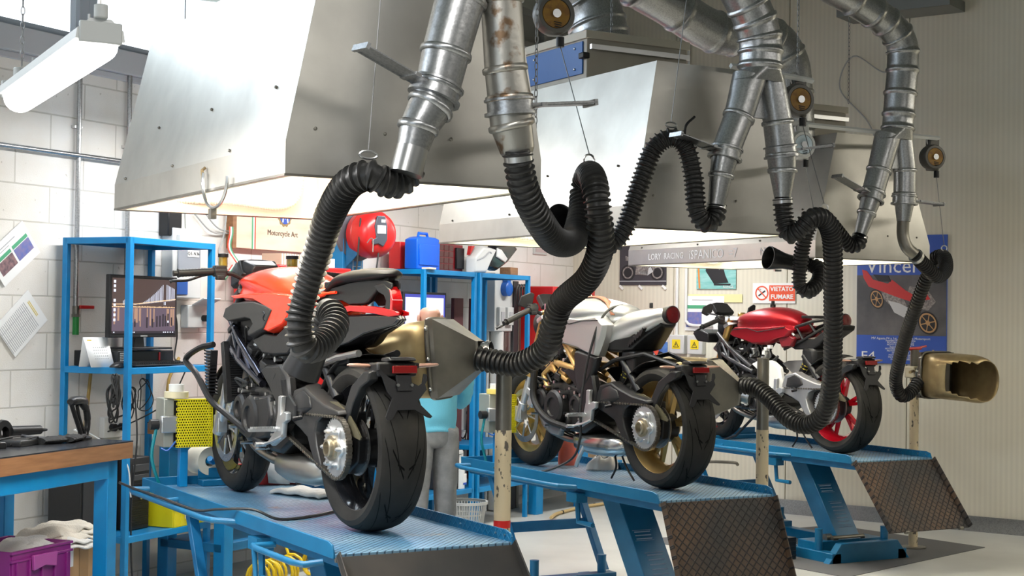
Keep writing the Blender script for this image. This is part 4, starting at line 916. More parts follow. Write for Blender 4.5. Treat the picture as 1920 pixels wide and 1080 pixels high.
def plate_carrier(par, ind_m=amber):
    # arm rising from the hub, carrier, reflector, cross-shaped plate support
    P = [(-.02, .34), (.045, .38), (.04, .44), (-.02, .50), (-.09, .58), (-.2, .63), (-.25, .622), (-.25, .60), (-.18, .59), (-.1, .53), (-.05, .47), (-.03, .42), (-.05, .36)]
    B().plate([(-.02, .36), (.02, .37), (.0, .44), (-.08, .565), (-.2, .625), (-.255, .62), (-.24, .585), (-.17, .56), (-.1, .50), (-.055, .42), (-.055, .37)], 'x', -.085, -.125, ins=.008).o('carrier_arm', black_sat, par, bev=.006)
    B().prism([(-.14, .60), (-.15, .645), (-.26, .655), (-.27, .60)], 'x', -.1, .06).o('carrier_body', black_pl, par, bev=.01)
    B().plate([(-.19, .655), (-.2, .668), (-.26, .672), (-.28, .66), (-.24, .652)], 'x', -.055, .055, ins=.004).o('plate_light', grey_pl if 0 else black_sat, par, bev=.004)
    B().box((0, -.285, .627), (.098, .012, .028), Matrix.Rotation(R(-4), 3, 'X')).o('rear_reflector', red_lens if 0 else mat('reflector_red', (.2, .005, .005), .25, coat=.5) if 'reflector_red' not in MATS else MATS['reflector_red'], par, bev=.002)
    X = [(-.028, .58), (.028, .58), (.06, .565), (.075, .575), (.085, .61), (.1, .607), (.098, .585), (.088, .57), (.092, .55), (.064, .52), (.05, .505), (.105, .45), (.098, .443), (.085, .446), (.035, .475), (-.035, .475), (-.06, .44), (-.078, .437), (-.085, .45), (-.052, .52), (-.07, .545), (-.085, .60), (-.105, .625), (-.09, .63), (-.06, .60)]
    b = B(); b.T = Matrix.Translation((0, -.27, .6)) @ Matrix.Rotation(R(-14), 4, 'X') @ Matrix.Translation((0, 0, -.6))
    b.prism(X, 'y', -.003, .003); b.box((0, -.004, .575), (.06, .012, .06)); o = b.o('plate_bracket', black_mt, par, bev=.001)
    b = B()
    for x in (-.028, .028): b.cyl((x, -.285, .57), (x, -.294, .57), .006, n=8)
    b.o('bracket_screw', steel, par)
    for s in (-1, 1):
        B().tube([(s*.05, -.2, .638), (s*.1, -.19, .638)], [.014, .011], 10).o('indicator_stalk', black_pl, par)
        b = B()
        b.loft([[(s*x, -.19+h*math.cos(t), .638+h*.55*math.sin(t)+(x-.1)*.04) for t in [2*PI*i/12 for i in range(12)]] for x, h in ((.095, .010), (.11, .015), (.15, .0145), (.18, .011), (.188, .004))])
        o = b.o('indicator', ind_m, par)
        o['label'] = 'pale orange indicator lens'
def head_lamp(par, yf):
    b = B(); b.T = Matrix.Translation((0, yf-.13, .84)) @ Matrix.Rotation(R(-15), 4, 'X')
    b.lathe([(-.09, .02), (-.08, .06), (-.03, .095), (.03, .1), (.04, .092), (.05, .06), (.055, 0)], (0, 0, 0), (0, 1, 0), 28); b.o('headlamp', black_sat, par)
def dash(par, y, z, w=.16, tilt=-50, m=black_pl):
    b = B(); b.T = Matrix.Translation((0, y, z)) @ Matrix.Rotation(R(tilt), 4, 'X')
    b.plate([(-w/2, -.05), (-w/2+.01, .05), (-.03, .062), (.03, .062), (w/2-.01, .05), (w/2, -.05), (.04, -.065), (-.04, -.065)], 'y', .02, -.012, ins=.006); b.o('dashboard', m, par, bev=.003)
def trellis(par, m, yh=0, w0=.06, w1=.135):
    b = B()
    for s in (-1, 1):
        A = [(s*w0, 1.27+yh, .80), (s*(w0+.05), 1.05, .70), (s*w1, .78, .565)]
        C_ = [(s*w0, 1.30+yh, .69), (s*(w0+.055), 1.05, .62), (s*w1, .76, .53)]
        b.tube(A, .0165, 12); b.tube(C_, .0165, 12)
        b.tube([A[0], C_[1]], .012, 10); b.tube([(s*(w0+.03), 1.17, .76), C_[0]], .012, 10); b.tube([A[1], C_[1]], .012, 10); b.tube([A[1], (s*w1, .9, .575)], .012, 10)
    b.cyl((0, 1.31+yh, .66), (0, 1.19+yh, .90), .038, n=20)
    b.o('trellis_frame', m, par)
def side_plate(par, m):
    sidepair('pivot_plate', [(.78, .59), (.72, .61), (.56, .62), (.47, .57), (.44, .47), (.46, .38), (.52, .33), (.58, .36), (.6, .46), (.68, .53)], .125, .165, m, par, ins=.012, bev=.004)
def radiator(par, yf=0, guard=None):
    b = B(); b.T = Matrix.Translation((0, 1.17+yf, .56)) @ Matrix.Rotation(R(-14), 4, 'X')
    b.box((0, 0, 0), (.27, .03, .26)); b.box((-.14, 0, 0), (.025, .04, .28)).box((.14, 0, 0), (.025, .04, .28))
    for k in range(24): b.box((0, -.018, -.12+k*.0105), (.26, .006, .003))
    b.o('radiator', black_mt, par, bev=.003)

def bike1(X, Y, Z):
    t = thing('motorcycle', 'large red naked motorcycle nearest the camera, with black seat and hollow red-striped tail', 'motorcycle', (X, Y, Z), 0, 'motorcycles on the work lifts')
    wheel(t, 0, .322, .322, .195, rim_black, 'rear', ty_r); wheel(t, 1.45, .30, .30, .122, rim_black, 'front', ty_f, True)
    discs(t, 1.45, .30, .16, (-.075, .075), disc_m)
    sprocket(t, -.01, .322, .112, -.148); chain_loop(t, -.01, .322, .117, .565, .39, .036, -.146)
    swingarm(t, mat('swingarm_satin', (.028, .027, .027), .4, .2)); plate_carrier(t); pegs(t); engine(t); exhaust(t, mat('silencer_steel', (.38, .36, .33), .35, .9))
    front_end(t, 1.45, black_mt, alu, zt=.94); trellis(t, mat('frame_black_chrome', (.10, .10, .13), .10, .95), .05, .105, .158); radiator(t, .1); side_plate(t, eng_mt)
    bars(t, 1.155, 1.01, .25, .41, .0, -.012, (.07, -.032)); dash(t, 1.25, 1.03, .2); head_lamp(t, 1.42)
    reservoir(t, -.2, 1.17, 1.03); reservoir(t, .21, 1.38, 1.035, .026, .05)
    # black dashboard hood in front of the tank
    B().loft([[(x*w, y, z0+(z1-z0)*q) for x, q in ((-1, 0), (-1, .6), (-.75, 1), (.75, 1), (1, .6), (1, 0))] for y, w, z0, z1 in ((1.16, .07, .99, 1.045), (1.26, .09, .97, 1.068), (1.38, .088, .95, 1.062), (1.43, .06, .94, 1.03))]).o('instrument_hood', black_pl, t, bev=.006)
    k = loftbody('fuel_tank', [(1.335, .97, .05, .93), (1.27, .995, .105, .905), (1.12, 1.018, .15, .885), (.93, 1.036, .17, .83), (.75, 1.032, .175, .76), (.58, 1.0, .16, .745), (.45, .965, .13, .76), (.33, .945, .105, .80), (.26, .92, .09, .84)], red_gl, t, k=.1)
    sidepair('tank_skirt', [(1.17, .905), (1.0, .915), (.66, .92), (.40, .90), (.44, .82), (.508, .781), (.667, .745), (.742, .749), (.728, .768), (.649, .836), (.717, .866), (.873, .893), (1.002, .896), (1.109, .892)], .10, .172, red_gl, t, .014, .004, 'glossy red side fairing of the tank')
    sidepair('air_intake', [(1.24, .81), (1.208, .85), (1.107, .875), (.976, .886), (.832, .882), (.692, .862), (.617, .844), (.703, .763), (.887, .718), (.90, .735), (.83, .778), (.86, .80), (.95, .80), (1.06, .80), (1.171, .79)], .09, .178, mat('matt_grey_plastic', (.035, .034, .033), .5, bump=(500, .05)), t, .014, .004)
    B().box((0, 1.0, .76), (.22, .4, .12)).o('air_box', black_pl, t, bev=.02)
    for s in (-1, 1):
        # curved arrow-shaped decal on the intake (set onto the panel)
        b = B()
        b.T = Matrix.Translation((s*.1795, .70, .815)); b.tube([(0, .012, .016), (0, .0, .02), (0, -.008, .01), (0, .004, .002), (0, .012, -.006), (0, .004, -.018), (0, -.01, -.016)], .0022, 6); b.o('decal', black_gl, t)
    sidepair('side_panel', [(.905, .71), (.767, .742), (.631, .737), (.503, .781), (.38, .80), (.33, .76), (.42, .70), (.48, .66), (.657, .65), (.79, .66)], .10, .158, eng_mt, t, .012, .004)
    # seat and tail
    B().loft([[(sx*w, y, z) for sx, z in ((0, z1), (.6, z1-.004), (1, z1-.02), (1.0, z0+.01), (.7, z0), (0, z0-.002), (-.7, z0), (-1.0, z0+.01), (-1, z1-.02), (-.6, z1-.004))] for y, w, z0, z1 in ((.46, .085, .90, .945), (.36, .115, .885, .935), (.25, .12, .895, .93), (.19, .12, .91, .945), (.165, .115, .935, .985), (.10, .115, .945, 1.0), (.0, .10, .95, 1.008), (-.1, .072, .958, 1.008), (-.165, .045, .967, 1.003), (-.2, .028, .975, .995))]).o('seat', black_pl, t, sub=2)
    def kx(y): return max(.2, min(1, .2+.8*(y+.2)/.35))
    def taper(o, sh=1.6):
        for v in o.data.vertices:
            y0 = v.co.y; y = y0
            for _ in range(12): y = y0+sh*.1*(1-kx(y))
            v.co.y = y; v.co.x *= kx(y)
        return o
    for s in (-1, 1):
        taper(B().plate([(.36, .86), (.317, .905), (.192, .928), (.005, .955), (-.135, .962), (-.29, .956), (-.33, .945), (-.33, .925), (-.294, .933), (-.222, .926), (-.138, .875), (-.11, .866), (.028, .862), (.09, .88), (.2, .88)], 'x', s*.06, s*.10, ins=.008).o('tail_fairing', black_sat, t, bev=.003))
        B().tube(spline([(s*.115, .36, .862), (s*.12, .28, .895), (s*.112, .2, .908), (s*.10, .13, .912)], 6), [.014]*6+[.011]*6+[.006]*7, 8).o('red_trim', red_gl, t)
        taper(B().plate([(.13, .849), (-.008, .862), (-.198, .859), (-.3, .85), (-.40, .838), (-.40, .826), (-.32, .82), (-.198, .831), (-.008, .84), (.1, .826)], 'x', s*.088, s*.112, ins=.003).o('tail_light', red_lens, t, bev=.002))
        taper(B().plate([(-.09, .94), (-.15, .95), (-.19, .925), (-.214, .882), (-.212, .841), (-.185, .805), (-.15, .80), (-.16, .835), (-.175, .88), (-.155, .905), (-.12, .915)], 'x', s*.06, s*.10, ins=.006).o('tail_loop', black_gl, t, bev=.003), 0)
    B().prism([(-.17, .935), (-.195, .92), (-.217, .882), (-.215, .841), (-.20, .82), (-.192, .845), (-.195, .88), (-.18, .905)], 'x', -.022, .022).o('rear_light', red_lens, t, bev=.003)
    B().loft([[(-.08, .3, .93), (.08, .3, .93), (.08, .3, .955), (-.08, .3, .955)], [(-.05, 0, .945), (.05, 0, .945), (.05, 0, .96), (-.05, 0, .96)], [(-.015, -.16, .955), (.015, -.16, .955), (.015, -.16, .97), (-.015, -.16, .97)]]).o('tail_bridge', black_pl, t, bev=.004)
    taper(B().plate([(.14, .826), (-.155, .83), (-.38, .825), (-.40, .81), (-.36, .79), (-.108, .751), (.044, .712), (.164, .696), (.25, .69), (.27, .72), (.18, .78)], 'x', 0, -.09, ins=.012).plate([(.14, .826), (-.155, .83), (-.38, .825), (-.40, .81), (-.36, .79), (-.108, .751), (.044, .712), (.164, .696), (.25, .69), (.27, .72), (.18, .78)], 'x', 0, .09, ins=.012).o('tail_belly', black_gl, t, bev=.006))
    B().prism([(.45, .66), (.2, .62), (.05, .64), (.05, .66), (.2, .68), (.44, .76)], 'x', -.08, .08).o('subframe', black_mt, t, bev=.006)
    for s in (-1, 1): B().tube([(s*.08, .5, .63), (s*.1, .3, .62), (s*.1, .1, .66), (s*.08, -.05, .68)], .014, 10).o('subframe_tube', steel if s < 0 else black_mt, t)
    # guard bar and finned cover on the left of the radiator
    B().tube(spline([(-.2, 1.28, .685), (-.235, 1.38, .665), (-.26, 1.49, .61), (-.25, 1.36, .55), (-.23, 1.22, .44), (-.2, 1.1, .385), (-.17, .86, .31), (-.16, .70, .275)], 6), .014, 8).o('crash_bar', black_sat, t)
    b = B()
    for k in range(14): b.box((-.20, 1.33-k*.003, .655-k*.0145), (.04, .05 if k < 8 else .06, .006), Matrix.Rotation(R(8), 3, 'X'))
    b.box((-.19, 1.31, .56), (.03, .014, .2), Matrix.Rotation(R(8), 3, 'X')); b.o('oil_cooler', black_mt, t)
    B().plate([(.66, .49), (.62, .40), (.67, .31), (.75, .29), (.9, .28), (1.02, .31), (.98, .36), (.9, .33), (.8, .36), (.82, .42), (.86, .47)], 'x', -.12, -.175, ins=.012).o('belly_cover', eng_mt, t, bev=.008)
    B().box((-.15, .59, .545), (.02, .03, .03)).o('wiring_plug', green_pl, t, bev=.003)
    B().tube([(-.14, .5, .44), (-.16, .5, .56)], .02, 12).o('frame_plug', black_sat, t)
    return t

def bike2(X, Y, Z):
    t = thing('motorcycle', 'silver naked motorcycle on the middle lift, with gold wheels and brown tank strap', 'motorcycle', (X, Y, Z), 0, 'motorcycles on the work lifts')
    wheel(t, 0, .322, .322, .195, rim_gold, 'rear', ty_r); wheel(t, 1.35, .30, .30, .122, rim_gold, 'front', ty_f, True)
    discs(t, 1.35, .30, .16, (-.075, .075), disc_m)
    sprocket(t, -.01, .322, .112, -.148); chain_loop(t, -.01, .322, .117, .565, .39, .036, -.146)
    swingarm(t, black_mt); plate_carrier(t); pegs(t, False); engine(t); exhaust(t, mat('polished_silencer', (.55, .55, .54), .22, .95))
    front_end(t, 1.35, gold, alu, zt=.90); trellis(t, goldpaint, -.04); radiator(t, -.03); side_plate(t, black_mt)
    bars(t, 1.07, .925, .22, .385, -.03, -.07, (.11, -.03), mirror=(.21, 1.12, .975)); dash(t, 1.2, .98, .15, m=black_sat); head_lamp(t, 1.32)
    B().cyl((-.075, 1.08, .93), (-.075, 1.08, .965), .03, n=20).o('fork_cap', chrome, t)
    loftbody('fuel_tank', [(1.12, .955, .07, .90), (1.05, .97, .13, .84), (.9, .985, .175, .78), (.74, 1.0, .18, .75), (.6, .998, .165, .76), (.46, .975, .12, .82), (.36, .955, .09, .85), (.325, .93, .06, .87)], silver, t, k=.1)
    sidepair('tank_fairing', [(1.02, .82), (.95, .87), (.8, .894), (.603, .89), (.43, .896), (.36, .85), (.378, .783), (.444, .674), (.515, .685), (.62, .705), (.795, .736), (.95, .76)], .10, .168, silver, t, .02, .004)
    B().tube([(-.172, .80, .86), (-.174, .7, .85), (-.174, .58, .868), (-.172, .42, .872)], .003, 6).o('fairing_seam', black_pl, t)
    # leather strap lying over the tank
    b = B(); P = []
    def st(u, v):
        y = .80-.42*u; x = .02-.11*u+(v-.5)*.04; z = 1.004-.106*u**4-.006*(v < .5)*(u < .7); return (x, y, z+.006)
    B().grid(st, 12, 2).o('tank_strap', leather, t, thick=.004)
    b = B()
    for u in (.04, .96):
        for v in (.25, .75): p = st(u, v); b.sph((p[0]-.002, p[1], p[2]+.003), .004, n=8, m=6)
    b.o('strap_stud', steel, t)
    loftbody('tail_cowl', [(.47, .80, .10, .72), (.40, .88, .115, .72), (.30, .925, .12, .72), (.2, .935, .115, .76), (.08, .94, .1, .81), (.03, .943, .08, .84), (.0, .94, .052, .855), (-.01, .938, .046, .86)], silver, t, k=.0)
    B().loft([[(sx*w, y, z) for sx, z in ((-1, z1), (1, z1), (.9, z0+.01), (.5, z0), (-.5, z0), (-.9, z0+.01))] for y, w, z0, z1 in ((.46, .1, .70, .74), (.33, .115, .70, .77), (.20, .11, .712, .79), (.11, .09, .775, .84), (.0, .05, .842, .87))]).o('tail_underside', black_sat, t, bev=.006)
    b = B()
    for k in range(6): b.box((-.1, .2-k*.022, .755+k*.012), (.02, .012, .05), Matrix.Rotation(R(35), 3, 'X'))
    b.o('tail_vent', black_pl, t)
    B().lathe([(0, .044), (.05, .048), (.056, .048), (.058, .044)], (0, .02, .903), (0, -1, .05), 28).o('tail_light_housing', black_mt, t)
    B().lathe([(0, .0), (.002, .02), (0, .042), (-.02, .044)], (0, -.042, .906), (0, -1, .05), 28).o('tail_light', dark_lens, t)
    B().box((0, .16, .955), (.012, .02, .03)).o('seat_bracket', black_pl, t, bev=.003)
    for s in (-1, 1): B().tube([(s*.1, .5, .60), (s*.1, .35, .66), (s*.08, .1, .70), (s*.05, -.15, .645)], .012, 8).o('subframe_tube', black_mt, t)
    B().box((-.02, .25, .655), (.13, .13, .12)).o('battery_box', black_pl, t, bev=.015)
    # gold header-side frame pipes
    for s in (-1, 1):
        B().tube([(s*.1, .83, .74), (s*.15, .68, .688)], .018, 14).tube([(s*.1, .86, .735), (s*.15, .66, .612)], .017, 14).tube([(s*.12, .93, .63), (s*.15, .80, .62), (s*.15, .66, .60)], .017, 14).tube([(s*.12, .93, .63), (s*.13, 1.04, .555), (s*.14, .97, .475)], .018, 14).o('gold_frame_pipe', goldpaint, t)
    sidepair('side_cover', [(.66, .70), (.627, .705), (.425, .672), (.45, .62), (.5, .55), (.562, .498), (.609, .47), (.66, .56)], .13, .17, black_sat, t, .014, .003)
    sidepair('belly_fairing', [(1.06, .36), (1.0, .37), (.882, .31), (.80, .255), (.82, .215), (.92, .22), (1.0, .28)], .13, .16, mat('belly_grey', (.2, .21, .22), .3, .4), t, .01, .003)
    cable('coolant_hose', [(-.18, 1.06, .6), (-.19, 1.05, .42), (-.19, .9, .31), (-.17, .7, .27)], .02, rubber, t, n=10)
    cable('test_cable', [(-.02, .40, .955), (-.10, .405, .935), (-.155, .425, .86), (-.178, .46, .74), (-.19, .5, .6), (-.2, .53, .4), (-.19, .55, .22), (-.21, .62, .1), (-.3, .85, .012), (-.36, 1.2, .012)], .007, cable_m, t)
    for dx in (0, .04): cable('drain_tube', [(-.05+dx, .42, .16), (-.05+dx, .40-dx, .08), (-.04+dx, .46-dx*4, .012)], .006, rubber, t)
    B().tube([(-.10, .62, .2), (-.13, .66, .1), (-.13, .68, .06)], .012, 8).o('side_stand', alu, t)
    return t

def bike3(X, Y, Z):
    t = thing('motorcycle', 'part-built motorcycle with satin red tank and red wheels on the farthest lift', 'motorcycle', (X, Y, Z), 0, 'motorcycles on the work lifts')
    wheel(t, 0, .322, .322, .195, rim_red, 'rear', ty_r); wheel(t, 1.37, .30, .30, .122, rim_black, 'front', ty_f, True)
    discs(t, 1.37, .30, .16, (-.075, .075), disc_m)
    sprocket(t, -.01, .322, .112, -.148); chain_loop(t, -.01, .322, .117, .565, .39, .036, -.146)
    swingarm(t, mat('swingarm_silver', (.4, .4, .41), .35, .7)); plate_carrier(t); pegs(t, False); engine(t); exhaust(t, MATS['polished_silencer'])
    front_end(t, 1.37, gold, black_mt, zt=.89); trellis(t, mat('frame_dark_grey', (.09, .09, .095), .3, .6), -.02, .105, .158); radiator(t, -.02); side_plate(t, white_pl)
    bars(t, 1.13, .90, .2, .37, -.04, -.05, (.11, -.03), mirror=(.21, 1.25, .97)); dash(t, 1.34, .99, .17); head_lamp(t, 1.36)
    B().prism([(1.30, .80), (1.42, .83), (1.50, .80), (1.44, .74), (1.30, .73)], 'x', -.16, .16).o('headlamp_bracket', black_pl, t, bev=.01)
    B().lathe([(0, .03), (.03, .03), (.04, .022), (.04, 0)], (0, 1.1, .92), (0, 0, 1), 20).o('steering_nut', gold, t)
    B().plate([(-.13, 1.08), (-.06, 1.15), (.06, 1.15), (.13, 1.08), (.08, 1.0), (-.08, 1.0)], 'z', .90, .93, ins=.008).o('top_yoke', alu, t, bev=.003)
    loftbody('fuel_tank', [(1.08, .925, .07, .86), (1.0, .955, .13, .82), (.88, .985, .17, .76), (.74, 1.005, .18, .745), (.6, 1.005, .165, .75), (.48, .975, .13, .79), (.4, .945, .10, .81), (.365, .90, .07, .83)], red_sat, t, k=.1)
    sidepair('tank_fairing', [(1.05, .80), (1.0, .85), (.8, .855), (.6, .86), (.42, .87), (.35, .84), (.40, .79), (.485, .776), (.56, .75), (.659, .727), (.784, .73), (.9, .76), (1.005, .78)], .10, .166, red_sat, t, .02, .004)
    B().tube([(-.172, 1.0, .83), (-.174, .82, .845), (-.174, .7, .82), (-.172, .55, .838), (-.17, .4, .858)], .003, 6).o('fairing_seam', black_pl, t)
    B().lathe([(0, .02), (.02, .02), (.02, .012), (.045, .012), (.045, 0)], (0, .74, 1.0), (0, 0, 1), 14).o('filler_neck', black_pl, t)
    # bare rear subframe and open lamp
    for s in (-1, 1):
        B().tube([(s*.07, .48, .76), (s*.1, .36, .86), (s*.09, .2, .90), (s*.06, .02, .92)], .012, 8).tube([(s*.09, .5, .70), (s*.09, .3, .77), (s*.07, .1, .86), (s*.05, .0, .90)], .011, 8).tube([(s*.1, .36, .86), (s*.09, .3, .77)], .009, 8).tube([(s*.09, .24, .89), (s*.08, .18, .82)], .009, 8).o('tail_subframe', black_sat, t)
    B().plate([(.50, .74), (.40, .70), (.2, .705), (.08, .78), (-.04, .845), (-.05, .88), (.05, .86), (.2, .78), (.36, .77)], 'x', -.085, .085, ins=.01).o('tail_tray', black_pl, t, bev=.01)
    B().plate([(.52, .78), (.42, .82), (.35, .78), (.38, .72), (.48, .71)], 'x', -.10, -.14, ins=.01).o('tail_side_cover', mat('dark_red_plastic', (.16, .01, .015), .35), t, bev=.004)
    B().lathe([(-.05, .05), (.03, .05), (.036, .048), (.038, .044)], (0, .0, .905), (0, -1, .05), 28).o('tail_light_housing', black_mt, t)
    B().lathe([(0, .0), (.002, .02), (0, .042), (-.02, .044)], (0, -.04, .908), (0, -1, .05), 28).o('tail_light', dark_lens, t)
    B().box((0, .3, .93), (.1, .14, .02)).o('seat_mount', black_pl, t, bev=.003)
    B().box((-.02, .25, .655), (.15, .14, .13)).o('battery_box', black_pl, t, bev=.03)
    cable('bleed_hose', [(-.12, .5, .82), (-.13, .42, .84), (-.12, .36, .80)], .008, white_pl, t)
    b = B()
    for y, z in ((.60, .70), (.56, .715), (.62, .67)): b.box((-.17, y, z), (.03, .03, .025))
    b.o('wiring_connector', white_pl, t, bev=.003)
    for dx in (0, .04): cable('drain_tube', [(-.05+dx, .42, .16), (-.05+dx, .40-dx, .08), (-.04+dx, .46-dx*4, .012)], .006, rubber, t)
    B().tube([(-.12, .72, .26), (-.2, .9, .06), (-.24, 1.02, .012)], .010, 8).o('side_stand', black_mt, t)
    return t
bike1(2.439, 5.333, .763); bike2(4.659, 6.489, .709); bike3(7.143, 7.916, .695)
# ------------------------------------------------------------------ left side: benches, racks and wall fittings
def rack(name, label, u, n, turn, w, d, top, shelves, post=.032, group='blue steel racks', foot=0, deck=True):
    t = bthing(name, label, 'rack', u, n, 0, group, turn)
    for i, (x, y) in enumerate(((0, 0), (w, 0), (w, d), (0, d))):
        B().bx(x-post/2, x+post/2, y-post/2, y+post/2, foot, top).o('post', blue, t, bev=.002)
    for z in shelves+[top]:
        b = B()
        for y in (0, d): b.bx(0, w, y-post/2, y+post/2, z-.035, z)
        for x in (0, w): b.bx(x-post/2, x+post/2, 0, d, z-.035, z)
        b.o('shelf_frame', blue, t, bev=.002)
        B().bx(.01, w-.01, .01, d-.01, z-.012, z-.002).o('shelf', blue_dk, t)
    return t
rack('steel_rack', 'blue steel rack holding the computer with the bridge picture', .43, .50, 4.6, .74, .43, 1.995, [1.29, .385])
rack('steel_rack', 'blue steel rack with the bright blue case on top', 3.46, .45, 0, .71, .40, 1.93, [1.27, .31])
rack('steel_rack', 'blue steel rack carrying the white motorcycle fairing', 4.25, .45, 0, .77, .40, 1.93, [.62, .30])
b_ = bpy.data.objects
def bench(label, u, n, turn, L, D, z, th, low, leg=.08, group='workbenches', cols=(0, 1)):
    t = bthing('workbench', label, 'workbench', u, n, 0, group, turn)
    B().bx(-L, 0, 0, D, z-th, z-.006).o('bench_top', wood, t, bev=.003)
    B().bx(-L, 0, 0, D, z-.006, z).o('bench_mat', mat('dark_bench_mat', (.03, .03, .034), .25) if 'dark_bench_mat' not in MATS else MATS['dark_bench_mat'], t)
    for x in (-L+.1, -.11):
        for y in (.04, D-.04-leg): B().bx(x-leg/2, x+leg/2, y, y+leg, 0, z-th).o('leg', blue, t, bev=.004)
    for y in (.04, D-.04-leg): B().bx(-L+.1, -.11, y, y+leg*.7, z-th-.09, z-th).o('frame_rail', blue, t, bev=.003)
    for x in (-L+.1, -.11): B().bx(x-leg*.3, x+leg*.3, .04, D-.04, z-th-.09, z-th).o('frame_rail', blue, t, bev=.003)
    if low: B().bx(-L+.06, -.07, .06, D-.06, low-.05, low).o('lower_shelf', blue_dk, t, bev=.003)
    return t
bench('blue workbench with worn wooden top at the left edge', -.08, 1.024, 10.4, 2.0, .75, .96, .085, .27)
bench('blue workbench with a low shelf behind the red motorcycle', 3.0, .66, 0, 1.95, .58, .95, .07, .27)
# --- things on the near bench
BT = (-.08, 1.024)
def on_bench(name, label, cat, u, n, z=.96, turn=10, group=None): return bthing(name, label, cat, u, n, z, group, turn)
t = on_bench('barcode_scanner', 'black hand scanner resting in its stand on the workbench corner', 'scanner', -.20, .80)
B().lathe([(0, .05), (.012, .05), (.02, .03), (.03, .015)], (0, 0, 0), (0, 0, 1), 24).o('stand_base', black_sat, t)
B().tube(spline([(0, 0, .01), (-.03, 0, .07), (-.075, 0, .15), (-.09, 0, .185), (-.07, 0, .20), (0, 0, .20)], 6), .011, 8).o('stand_arm', black_sat, t)
B().tube(spline([(.02, 0, .03), (-.02, 0, .10), (-.045, 0, .17)], 6), .009, 8).o('stand_arm', black_sat, t)
B().loft([[(x, w*math.cos(a), z+h*math.sin(a)) for a in [2*PI*i/16 for i in range(16)]] for x, z, w, h in ((-.10, .19, .02, .014), (-.08, .193, .03, .022), (-.03, .195, .03, .022), (.01, .19, .024, .024), (.035, .18, .012, .02))]).o('scanner_head', black_sat, t)
B().tube(spline([(-.01, 0, .185), (.03, 0, .15), (.045, 0, .09), (.04, 0, .04), (.03, 0, .01)], 6), [.02]*6+[.017]*6+[.015]*6+[.012]*7, 12).o('scanner_handle', black_sat, t)
def glove(label, u, n, turn):
    t = on_bench('work_glove', label, 'glove', u, n, .96, turn, 'gloves on the workbench')
    b = B(); b.loft([[(x, w*math.cos(a), .018+h*math.sin(a)) for a in [2*PI*i/14 for i in range(14)]] for x, w, h in ((-.11, .038, .014), (-.07, .036, .015), (-.03, .042, .018), (.02, .045, .017), (.04, .04, .014))])
    b.o('glove_body', MATS['glove'], t)
    for k in range(4): B().tube(spline([(.02, -.033+k*.022, .016), (.06, -.038+k*.026, .022), (.085+.008*(k % 2), -.036+k*.025, .014)], 4), [.0115]*5+[.0105]*2+[.009, .007], 8).o('glove_finger', MATS['glove'], t)
    B().tube(spline([(-.03, .035, .016), (.0, .062, .02), (.03, .07, .012)], 4), [.012]*6+[.010]*2+[.007], 8).o('glove_thumb', MATS['glove'], t)
mat('glove', (.012, .012, .012), .75, bump=(90, .4))
glove('black work glove in front of the scanner stand', -.30, .84, 30); glove('black work glove left of the other one', -.42, .86, 0)
t = on_bench('hand_terminal', 'dark grey flat handheld terminal lying on the workbench', 'terminal', -.46, .80, .96, -25)
B().box((0, 0, .02), (.18, .075, .02), Matrix.Rotation(R(8), 3, 'Y')).o('terminal_body', mat('slate_plastic', (.07, .072, .08), .45), t, bev=.004)
t = on_bench('angle_tool', 'black power tool with round head lying behind the gloves', 'power tool', -.42, .62, .96, 5)
B().cyl((-.08, 0, .05), (.13, 0, .045), .026, .022, 16).o('tool_body', black_sat, t)
B().lathe([(-.02, .03), (-.02, .06), (.0, .065), (.02, .06), (.02, .03)], (-.13, 0, .045), (.1, -1, .1), 24).o('tool_head', black_sat, t)
B().cyl((.13, 0, .045), (.18, 0, .042), .012, .006, 10).o('tool_strain_relief', black_pl, t)
for i, (P, lab) in enumerate((([(-.75, .8, .99), (-.6, .78, 1.0), (-.45, .74, .985), (-.32, .7, .97)], 'black cable running across the tool pile on the workbench'), ([(-.7, .85, .97), (-.55, .86, 1.0), (-.5, .8, .97), (-.4, .72, .966)], 'black cable lying nearest the bench front edge'))):
    o = cable('bench_cable', [bw(*p) for p in P], .004, cable_m); tag(o, lab, 'cable')
o = cable('white_cable', [bw(-.19, .78, .99), bw(-.12, .7, .97), bw(.0, .58, .975), bw(.15, .4, .97), bw(.35, .3, .94), bw(.42, .5, .8), bw(.43, .54, .6)], .004, lt_grey); tag(o, 'pale cable running off the workbench corner past the rack post', 'cable')
for k, (u, w_, rz_, lab) in enumerate(((-.62, .16, 20, 'small dark tray at the left edge of the workbench'), (-.85, .2, -10, 'dark pouch at the far left of the workbench'))):
    b = B().plate([(-w_/2, -.05), (w_/2, -.06), (w_/2+.01, .05), (-w_/2, .055)], 'z', 0, .03); o = b.o('tool_tray', black_sat, bev=.004); o.location = bw(u, .82, .96); o.rotation_euler[2] = BRZ+R(rz_); tag(o, lab, 'tray')
